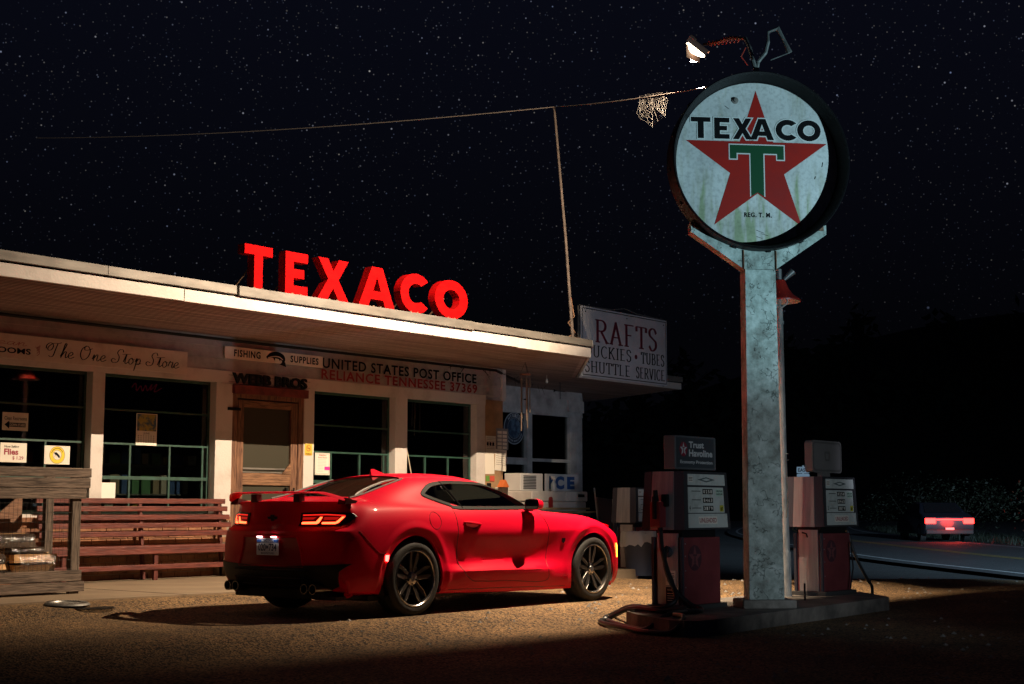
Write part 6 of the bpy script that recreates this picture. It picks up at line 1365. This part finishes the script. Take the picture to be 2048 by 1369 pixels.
# tail lamps
LENS = mat('tail_lens', (.22, .004, .006), .15); HOUS = GBLK
GLOWR = mat('tail_glow', (1, .1, .03), .4, emit=(1.0, .075, .022), es=7.0); GLOWR2 = mat('tail_glow_soft', (.8, .02, .02), .3, emit=(1.0, .02, .012), es=1.1)
for s_ in (-1, 1):
    sg = lambda P: [(s_ * a, b_) for a, b_ in P]
    tl = patch('tail_light', sg([(.36, .962), (.60, .972), (.80, .962), (.835, .93), (.80, .880), (.74, .848), (.36, .842)]), HR, HOUS, car, .003, (18, 5), .008)
    patch('lens', sg([(.385, .948), (.62, .955), (.765, .945), (.770, .93), (.73, .862), (.385, .858)]), HR, LENS, tl, .0125, (14, 4), .003)
    patch('light_guide', sg([(.392, .878), (.532, .882), (.566, .925), (.585, .925), (.56, .872), (.545, .862), (.392, .860)]), HR, GLOWR, tl, .017, (10, 4), .004)
    patch('light_guide', sg([(.590, .878), (.700, .880), (.745, .930), (.764, .930), (.72, .872), (.70, .862), (.590, .862)]), HR, GLOWR, tl, .017, (10, 4), .004)
    patch('glow_band', sg([(.390, .946), (.62, .952), (.765, .943), (.765, .935), (.62, .942), (.390, .936)]), HR, GLOWR2, tl, .017, (10, 2), .002)
    patch('glow_field', sg([(.392, .900), (.50, .902), (.53, .924), (.392, .922)]), HR, mat('tail_glow_dim', (.6, .01, .01), .3, emit=(1, .015, .01), es=.35), tl, .0165, (6, 2), .002)
    patch('glow_field', sg([(.60, .898), (.70, .900), (.725, .926), (.60, .926)]), HR, mat('tail_glow_dim', (.6, .01, .01), .3), tl, .0165, (6, 2), .002)
# emblem
EM = [(-.072, .012), (-.030, .012), (-.026, .030), (.026, .030), (.030, .012), (.072, .012), (.062, -.012), (.026, -.012), (.022, -.030), (-.022, -.030), (-.026, -.012), (-.062, -.012)]
bh = rear_hit(0, .915)[0]; MR = frame((bh.x - .004, 0, .915), (0, -1, 0), (0, 0, 1))
b = MB(); b.prism([(x, y) for x, y in EM], 0, .008, MR); em = b.build('badge', mat('chrome', (.6, .6, .6), .15, metal=1.0), car); b = MB(); b.prism([(x * .86, y * .78) for x, y in EM], .008, .010, MR); b.build('badge_face', GBLK, em)
# plate recess and number plate
patch('plate_recess', [(.44, .475), (.36, .735), (-.36, .735), (-.44, .475)], HR, mat('recess_shade_red', (.40, .004, .010), .35, coat=.5), car, .0015, (14, 6), .001)  # recess shade put into a darker red on a flush patch
b = MB(); xr = rear_hit(0, .65)[0].x - .012
for (a0, a1) in (((.45, .470), (.37, .742)), ((.37, .742), (-.37, .742)), ((-.37, .742), (-.45, .470)), ((-.45, .470), (.45, .470))):
    P = []
    for i in range(9): u = a0[0] + (a1[0] - a0[0]) * i / 8; w = a0[1] + (a1[1] - a0[1]) * i / 8; h = rear_hit(u, w)[0]; P.append(h + Vector((-.006, 0, 0)))
    b.tube(P, .011, 6)
b.build('recess_edge', PAINT, car)
xp = min(rear_hit(0, z)[0].x for z in (.57, .65, .73)) - .016; MPn = frame((xp, 0, .648), (0, -1, 0), (0, 0, 1))
b = MB(); b.prism(rrect(.155, .077, .012), -.004, 0, MPn); np_ = b.build('number_plate', mat('plate_white', (.75, .75, .73), .5), car)
b = MB(); b.box(-.153, .040, .0004, .153, .070, .001, M=MPn); b.build('plate_band', mat('plate_blue', (.03, .10, .35), .5), np_)
b = MB(); put_text(b, 'MICHIGAN', MPn, -.085, .044, .085, .066, z=.002, offset=.03); b.build('state_name', mat('plate_white', (.75, .75, .73)), np_, fix=False)
b = MB(); put_text(b, '020', MPn, -.130, -.038, -.025, .030, z=.0015, offset=.02); put_text(b, 'M', MPn, -.019, -.020, .012, .016, z=.0015, offset=.02); put_text(b, '734', MPn, .018, -.038, .125, .030, z=.0015, offset=.02); put_text(b, '· MANUFACTURER ·', MPn, -.10, -.066, .10, -.050, z=.0015, offset=.01); b.build('plate_number', mat('plate_ink', (.01, .02, .06), .5), np_, fix=False)
b = MB(); b.box(xp - .012, -.20, .745, xp + .03, .20, .752)
for y in (-.10, .10): b.box(xp - .022, y - .03, .736, xp - .004, y + .03, .7445, mi=1)
b.build('plate_lamp', [PAINT, mat('plate_lamp_glow', (1, .95, .9), .4, emit=(1, .92, .88), es=9)], car)
# lower diffuser, exhausts, reflectors
patch('diffuser', [(.885, .505), (.70, .492), (0, .470), (-.70, .492), (-.885, .505), (-.80, .43), (-.76, .30), (-.62, .255), (0, .245), (.62, .255), (.76, .30), (.80, .43)], HR, MBLK, car, .004, (30, 8), .012)
b = MB()
for z in (.44, .365, .30): P = [rear_hit(y * .1, z)[0] + Vector((-.022 - (.03 if z < .4 else 0), 0, 0)) for y in range(-5, 6)]; b.tube(P, .010, 6)
b.build('diffuser_fin', GBLK, car)
for s_ in (-1, 1):
    for q_ in (0, 1):
        b = MB(); M = T(-.89, s_ * (.48 + q_ * .115), .275) @ R(-pi / 2, 'Y'); b.lathe([(.044, -.2), (.046, .10), (.040, .10), (.036, -.1)], 24, M, closed=True); b.build('exhaust_tip', mat('exhaust_steel', (.35, .33, .3), .25, metal=1), car, smooth=True)
b = MB(); b.box(-.80, -.70, .17, 3.4, .70, .20); b.box(-.86, -.60, .20, -.6, .60, .29); b.box(-.45, -.76, .15, 3.2, .76, .20); b.build('underbody', MBLK, car)
b = MB()
for ax_, az_, ar in ARC:
    for s_ in (-1, 1): b.lathe([(0, .50), (ar + .012, .50), (ar + .012, .905)], 40, T(ax_, 0, az_) @ R(-s_ * pi / 2, 'X'))
b.v = [v if v[2] > .2 else (v[0], v[1], .2) for v in b.v]
b.build('wheel_arch_liner', MBLK, car, smooth=True)
# wing
b = MB(); nst = 25; prof = [(-.055, .004), (-.03, .013), (.02, .014), (.055, .0), (.02, -.006), (-.03, -.004)]
for i in range(nst):
    y = -.80 + 1.6 * i / (nst - 1); e_ = abs(y) / .80; dz = -.070 * max(0, (e_ - .72) / .28) ** 1.5; dx = .17 * max(0, (e_ - .60) / .40) ** 1.6; cz = 1.140 + dz + .008 * (1 - e_ * e_); sc_ = 1.45 - .4 * max(0, (e_ - .7) / .3)
    for (a, c) in prof: b.v.append((-.93 + dx + a * sc_, y, cz + c * .95))
m_ = len(prof)
for i in range(nst - 1):
    for j in range(m_): b.f.append((i * m_ + j, i * m_ + (j + 1) % m_, (i + 1) * m_ + (j + 1) % m_, (i + 1) * m_ + j)); b.mi.append(0)
b.f += [tuple(range(m_)), tuple((nst - 1) * m_ + j for j in range(m_))[::-1]]; b.mi += [0, 0]
wing = b.build('rear_wing', PAINT, car, smooth=True, angle=50)
b = MB()
for y in (-.30, .30): b.box(-.94, y - .04, 1.06, -.865, y + .04, 1.138, bev=.008)
for s_ in (-1, 1): b.prism([(-.80, 1.04), (-.66, 1.05), (-.64, 1.072), (-.78, 1.10)], -.05, .05, XZ @ T(0, 0, s_ * .755))
b.build('wing_stay', mat('dark_red_stay', (.05, .002, .004), .4), wing)
# shark-fin aerial
hz2 = top_hit(.42, 0)[0].z
b = MB(); P = [(.32, 0), (.325, .058), (.36, .062), (.45, .035), (.56, .0)]; n = len(P)
b.v = [(x, -.018 * (1 - z / .07), hz2 - .008 + z) for x, z in P] + [(x, .018 * (1 - z / .07), hz2 - .008 + z) for x, z in P]; b.f = [tuple(range(n)), tuple(range(n, 2 * n))[::-1]] + [(i, i + 1, n + i + 1, n + i) for i in range(n - 1)]; b.mi = [0] * len(b.f)
b.build('roof_aerial', PAINT, car)
# doors, seams, small parts
for hf, s_ in ((HS, -1), (HSL, 1)):
    d = patch('door', [(.625, .985), (.622, .70), (.64, .50), (.70, .38), (.80, .315), (.90, .293), (1.99, .258), (2.02, .40), (2.06, .62), (2.055, .80), (1.99, .93), (1.95, .972)], hf, PAINT, car, -.002, (34, 22), .0035)
    seam('door_seam', [(.622, .992), (.619, .70), (.637, .50), (.697, .378), (.80, .31), (.90, .288), (1.4, .274), (1.993, .253), (2.024, .40), (2.064, .62), (2.06, .80), (1.995, .935), (1.955, .965)], hf, d)
    b = MB(); P = [hf(x, z)[0] + hf.dir * o for x, z, o in ((.715, .868, .004), (.76, .866, .028), (.84, .858, .034), (.92, .852, .028), (.975, .848, .004))]; b.tube(P, [.008, .013, .014, .013, .008], 8); b.build('door_handle', PAINT, d, smooth=True)
    patch('handle_shade', [(.715, .868), (.76, .83), (.83, .800), (.90, .805), (.965, .842), (.85, .856)], hf, mat('handle_shade_red', (.16, .002, .004), .4), d, .0022, (8, 4), .001)  # shade of the handle hollow put into a dark red patch on the door
    fu = [(.29 + .085 * cos(2 * pi * i / 28), .888 + .082 * sin(2 * pi * i / 28)) for i in range(29)]
    if s_ == -1: seam('fuel_flap', fu, hf, car, mat('seam_dark_red', (.10, .002, .004), .5), .0022)
    seam('bumper_seam', [(-.70, .80), (-.60, .70), (-.48, .600), (-.40, .598)], hf, car, mat('seam_dark_red', (.1, .002, .004)), .0014)
    patch('side_marker', [(-.41, .575), (-.355, .575), (-.365, .515), (-.40, .520)], hf, mat('marker_glow', (1, .1, .1), .4, emit=(1, .05, .04), es=14), car, .002, (3, 3), .006)
    patch('front_marker', [(3.31, .62), (3.335, .59), (3.338, .47), (3.325, .46)], hf, mat('amber_glow', (1, .5, .1), .4, emit=(1, .36, .03), es=9), car, .004, (3, 3), .008)
    patch('fender_badge', [(2.285, .690), (2.335, .690), (2.335, .655), (2.31, .635), (2.285, .655)], hf, GBLK, car, .002, (3, 3), .006)
    seam('rocker_line', [(.42, .222), (1.4, .205), (2.36, .182)], hf, car, mat('seam_dark_red', (.1, .002, .004)), .003)
    # mirror
    MM = T(1.80, s_ * .93, 1.035); b = MB(); n = 20; rows_ = 8
    for i in range(rows_ + 1):
        t = i / rows_; x = -.075 + .17 * t; r_ = (1 - max(0, (t - .1) / .9) ** 2.2) ** .5
        for j in range(n):
            a = 2 * pi * j / n; cy_ = (abs(cos(a)) ** .7) * (1 if cos(a) > 0 else -1) * .095 * (.35 + .65 * r_); cz_ = (abs(sin(a)) ** .7) * (1 if sin(a) > 0 else -1) * .058 * (.3 + .7 * r_); b.v.append(tuple(MM @ Vector((x, cy_ + s_ * .03 * (1 - t), cz_ + .01))))
    for i in range(rows_):
        for j in range(n): b.f.append((i * n + j, i * n + (j + 1) % n, (i + 1) * n + (j + 1) % n, (i + 1) * n + j)); b.mi.append(0)
    b.f += [tuple(range(n)), tuple(rows_ * n + j for j in range(n))[::-1]]; b.mi += [0, 0]
    mir = b.build('wing_mirror', PAINT, car, smooth=True, angle=50)
    b = MB(); b.prism(rrect(.080, .045, .02), 0, .004, MM @ frame((-.076, s_ * .03, .01), (0, -1, 0), (0, 0, 1))); b.build('mirror_glass', [mat('mirror_silver', (.7, .72, .72), .05, metal=1)], mir)
    b = MB(); b.prism(rrect(.088, .053, .025), -.001, .002, MM @ frame((-.0765, s_ * .03, .01), (0, -1, 0), (0, 0, 1))); b.box(1.76, s_ * .80, .975, 1.83, s_ * .90, .998, bev=.008); b.build('mirror_base', GBLK, mir)
# front: dark grille hint on the nose (side edge visible)
HF = H(lambda u, v: BV.ray_cast(Vector((6, u, v)), Vector((-1, 0, 0)))[:2], (1, 0, 0))
patch('front_grille', [(-.6, .50), (.6, .50), (.5, .30), (-.5, .30)], HF, MBLK, car, .004, (12, 4), .008)
for s_ in (-1, 1): patch('headlight', [(s_ * .42, .70), (s_ * .76, .705), (s_ * .78, .66), (s_ * .42, .655)], HF, mat('headlight_glass', (.3, .3, .3), .1), car, .004, (8, 3), .008)
# interior
INT = mat('car_interior', (.03, .03, .03), .7); TAN = mat('seat_grey', (.10, .10, .105), .6)
b = MB(); b.box(-.40, -.70, .40, 2.05, .70, .44); b.box(1.70, -.66, .44, 2.05, .66, .93, bev=.05); b.box(-.62, -.62, .90, -.10, .62, .96, bev=.02); b.box(-.1, -.10, .44, 1.8, .10, .62); b.build('cabin_floor', INT, car)
for y in (-.38, .38):
    b = MB(); b.box(.75, y - .24, .46, 1.25, y + .24, .60, bev=.05); M = T(.78, y, .56) @ R(radians(-18), 'Y'); b.box(-.07, -.23, .0, .06, .23, .50, M=M, bev=.05); b.box(-.04, -.13, .50, .05, .13, .64, M=M, bev=.04); b.build('seat', TAN, car, smooth=True)
b = MB(); b.box(-.05, -.55, .46, .35, .55, .60, bev=.04); b.box(-.12, -.55, .56, .02, .55, .92, bev=.05); b.build('rear_seat', TAN, car)
b = MB(); M = T(1.52, .38, .86) @ R(radians(-65), 'Y'); b.tube([M @ Vector((.18 * cos(i * pi / 12), .18 * sin(i * pi / 12), 0)) for i in range(25)], .015, 6); b.tube([(1.54, .38, .86), (1.75, .38, .80)], .03, 6); b.build('steering_wheel', INT, car, smooth=True)
b = MB(); b.box(1.42, -.11, 1.20, 1.45, .11, 1.265, bev=.01); b.build('interior_mirror', INT, car)
b = MB(); b.prism([(.12, .0), (.34, .0), (.34, .10), (.12, .10)], 0, .004, frame((.02, -.40, 1.06), (.35, .02, .10), (0, 0, 1)) @ T(-.1, 0, 0)); b.build('window_sticker', mat('yellow_green_sticker', (.45, .50, .02), .5), car)
# wheels
TYRE = mat('tyre_rubber', (.020, .019, .018), .75, bump=.3, bscale=60); ALLOY = mat('dark_alloy', (.16, .15, .145), .32, metal=.85); ALLM = mat('machined_alloy', (.55, .53, .50), .25, metal=1.0)
def wheel(x, s_):
    yo = s_ * .935; M = T(x, yo, .350) @ (R(pi / 2, 'X') if s_ < 0 else R(-pi / 2, 'X'))   # local z points outwards
    t = MB(); r = .350
    t.lathe([(.262, -.02), (.270, .004), (.295, .010), (.325, .004), (.342, -.012), (r, -.04), (r, -.19), (.340, -.225), (.30, -.235), (.262, -.22)], 72, M, closed=True)
    ty = t.build('wheel', TYRE, car, smooth=True, angle=40)
    t = MB(); rg = random.Random(1)
    t.lathe([(.262, -.015), (.268, .002), (.262, .006), (.252, .0), (.246, -.035), (.236, -.20), (.262, -.22)], 64, M, closed=False); t.build('rim', ALLOY, ty, smooth=True, angle=40)
    t = MB(); t.lathe([(.263, .003), (.266, .007), (.256, .008), (.250, .001)], 64, M, closed=True); t.build('rim_edge', ALLM, ty, smooth=True)
    t = MB(); t2 = MB()
    for k_ in range(5):
        a0 = radians(90 + 72 * k_ + 3 * s_)
        for q_ in (-1, 1):
            # each half-spoke widens, then tapers to the rim
            P = [(.045, q_ * .006), (.12, q_ * .010), (.248, q_ * .034), (.250, q_ * .052), (.175, q_ * .058), (.10, q_ * .040), (.055, q_ * .030)]
            m2 = M @ R(a0, 'Z'); poly = P if q_ > 0 else P[::-1]; n = len(poly)
            z0 = lambda rr: -.020 - .028 * (1 - (rr / .25)) + (.0 if rr > .07 else .0)
            V_ = [m2 @ Vector((p[0], p[1], z0(p[0]) - .035)) for p in poly] + [m2 @ Vector((p[0], p[1], z0(p[0]))) for p in poly]
            t.add(V_, [tuple(range(n))[::-1], tuple(range(n, 2 * n))] + [(i, (i + 1) % n, n + (i + 1) % n, n + i) for i in range(n)])
            t2.tube([m2 @ Vector((p[0], p[1], z0(p[0]) + .001)) for p in ((.056, q_ * .031), (.10, q_ * .041), (.175, q_ * .058), (.249, q_ * .051))], .0028, 5)
    t.build('spoke', ALLOY, ty); t2.build('spoke_edge', ALLM, ty)
    t = MB(); t.lathe([(0, -.026), (.030, -.026), (.036, -.034), (.068, -.042), (.075, -.075)], 32, M); 
    t.build('hub', ALLM, ty, smooth=True)
    t = MB()
    for k_ in range(5): a = radians(54 + 72 * k_); t.lathe([(0, .0), (.009, .0), (.010, -.02)], 10, M @ T(.054 * cos(a), .054 * sin(a), -.032))
    t.build('wheel_nut', GBLK, ty)
    t = MB(); t.lathe([(.06, -.10), (.16, -.10), (.16, -.125), (.06, -.125)], 40, M, closed=True); t.box(-.15, -.14, -.15, -.06, .14, -.085, M=M); t.lathe([(0, -.20), (.245, -.20)], 32, M); t.build('brake_disc', mat('brake_grey', (.10, .09, .09), .5, metal=.5), ty, smooth=True)
for x in (0.0, 2.84):
    for s_ in (-1, 1): wheel(x, s_)

# ------------------------------------------------------------------ passing car far along the road
rc = thing('passing_car', 'dark car seen from behind with bright red tail lights on the road at the right', 'car', (52.5, 22.4, -.205), radians(37))
b = MB(); prof = [(-2.25, .30), (-2.32, .55), (-2.28, .88), (-1.95, 1.0), (-1.45, 1.06), (-.75, 1.42), (.35, 1.45), (1.15, 1.02), (2.1, .88), (2.3, .60), (2.28, .28)]
n = len(prof)
for y, k_ in ((-.80, 1), (-.90, 0), (.90, 0), (.80, 1)):
    pass
secs = [(-.90, .96, 0), (-.86, 1.0, .0), (.86, 1.0, .0), (.90, .96, 0)]
for (y, sc_, d) in secs:
    for (x, z) in prof:
        tum = .22 * max(0, (z - .98) / .45); b.v.append((x * sc_, (abs(y) - tum) * (1 if y > 0 else -1), z if abs(y) < .88 else z - .02))
for i in range(3):
    for j in range(n): b.f.append((i * n + j, i * n + (j + 1) % n, (i + 1) * n + (j + 1) % n, (i + 1) * n + j)); b.mi.append(0)
b.f += [tuple(range(n)), tuple(3 * n + j for j in range(n))[::-1]]; b.mi += [0, 0]
b.build('body', mat('dark_car_paint', (.02, .022, .03), .3, coat=.6), rc, smooth=True, angle=30)
b = MB(); b.add([(-1.50, -.68, 1.07), (-1.50, .68, 1.07), (-.80, .58, 1.40), (-.80, -.58, 1.40)], [(0, 1, 2, 3)]); b.build('rear_window', GBLK, rc); 
for v in rc.children[-1].data.vertices: v.co.x -= .012; v.co.z += .012
for x in (-1.4, 1.4):
    for s_ in (-1, 1):
        b = MB(); b.lathe([(.2, -.1), (.32, -.1), (.33, .0), (.32, .1), (.2, .1)], 28, T(x, s_ * .80, .325) @ R(pi / 2, 'X'), closed=True); b.lathe([(0, .07), (.2, .07), (.2, -.07), (0, -.07)], 20, T(x, s_ * .80, .325) @ R(pi / 2, 'X')); b.build('wheel', TYRE, rc, smooth=True)
RG = mat('passing_tail_glow', (1, .05, .03), .4, emit=(1, .02, .015), es=9)
for s_ in (-1, 1): b = MB(); b.box(-2.345, s_ * .50, .66, -2.29, s_ * .885, .86, bev=.015); b.build('tail_light', RG, rc)
b = MB(); b.box(-2.335, -.499, .79, -2.295, .499, .83); b.build('brake_light', RG, rc)
b = MB(); b.box(-2.35, -.155, .42, -2.33, .155, .52); b.build('number_plate', PAPER, rc)
b = MB(); b.box(-2.36, -.86, .28, -2.25, .86, .45, bev=.03); b.build('bumper', MBLK, rc)
def plight(name, loc, power, color, r=.05):
    l = bpy.data.lights.new(name, 'POINT'); l.energy = power; l.color = color; l.shadow_soft_size = r; o = bpy.data.objects.new(name, l); COL.objects.link(o); o.location = loc; return o
plight('tail_lamp_light', (CX0 - 1.18, CYC - .56, .90), 0.18, (1, .06, .03)); plight('tail_lamp_light', (CX0 - 1.18, CYC + .56, .90), 0.18, (1, .06, .03))
plight('passing_car_light', (50.4, 20.8, .5), 50, (1, .05, .03), .3)
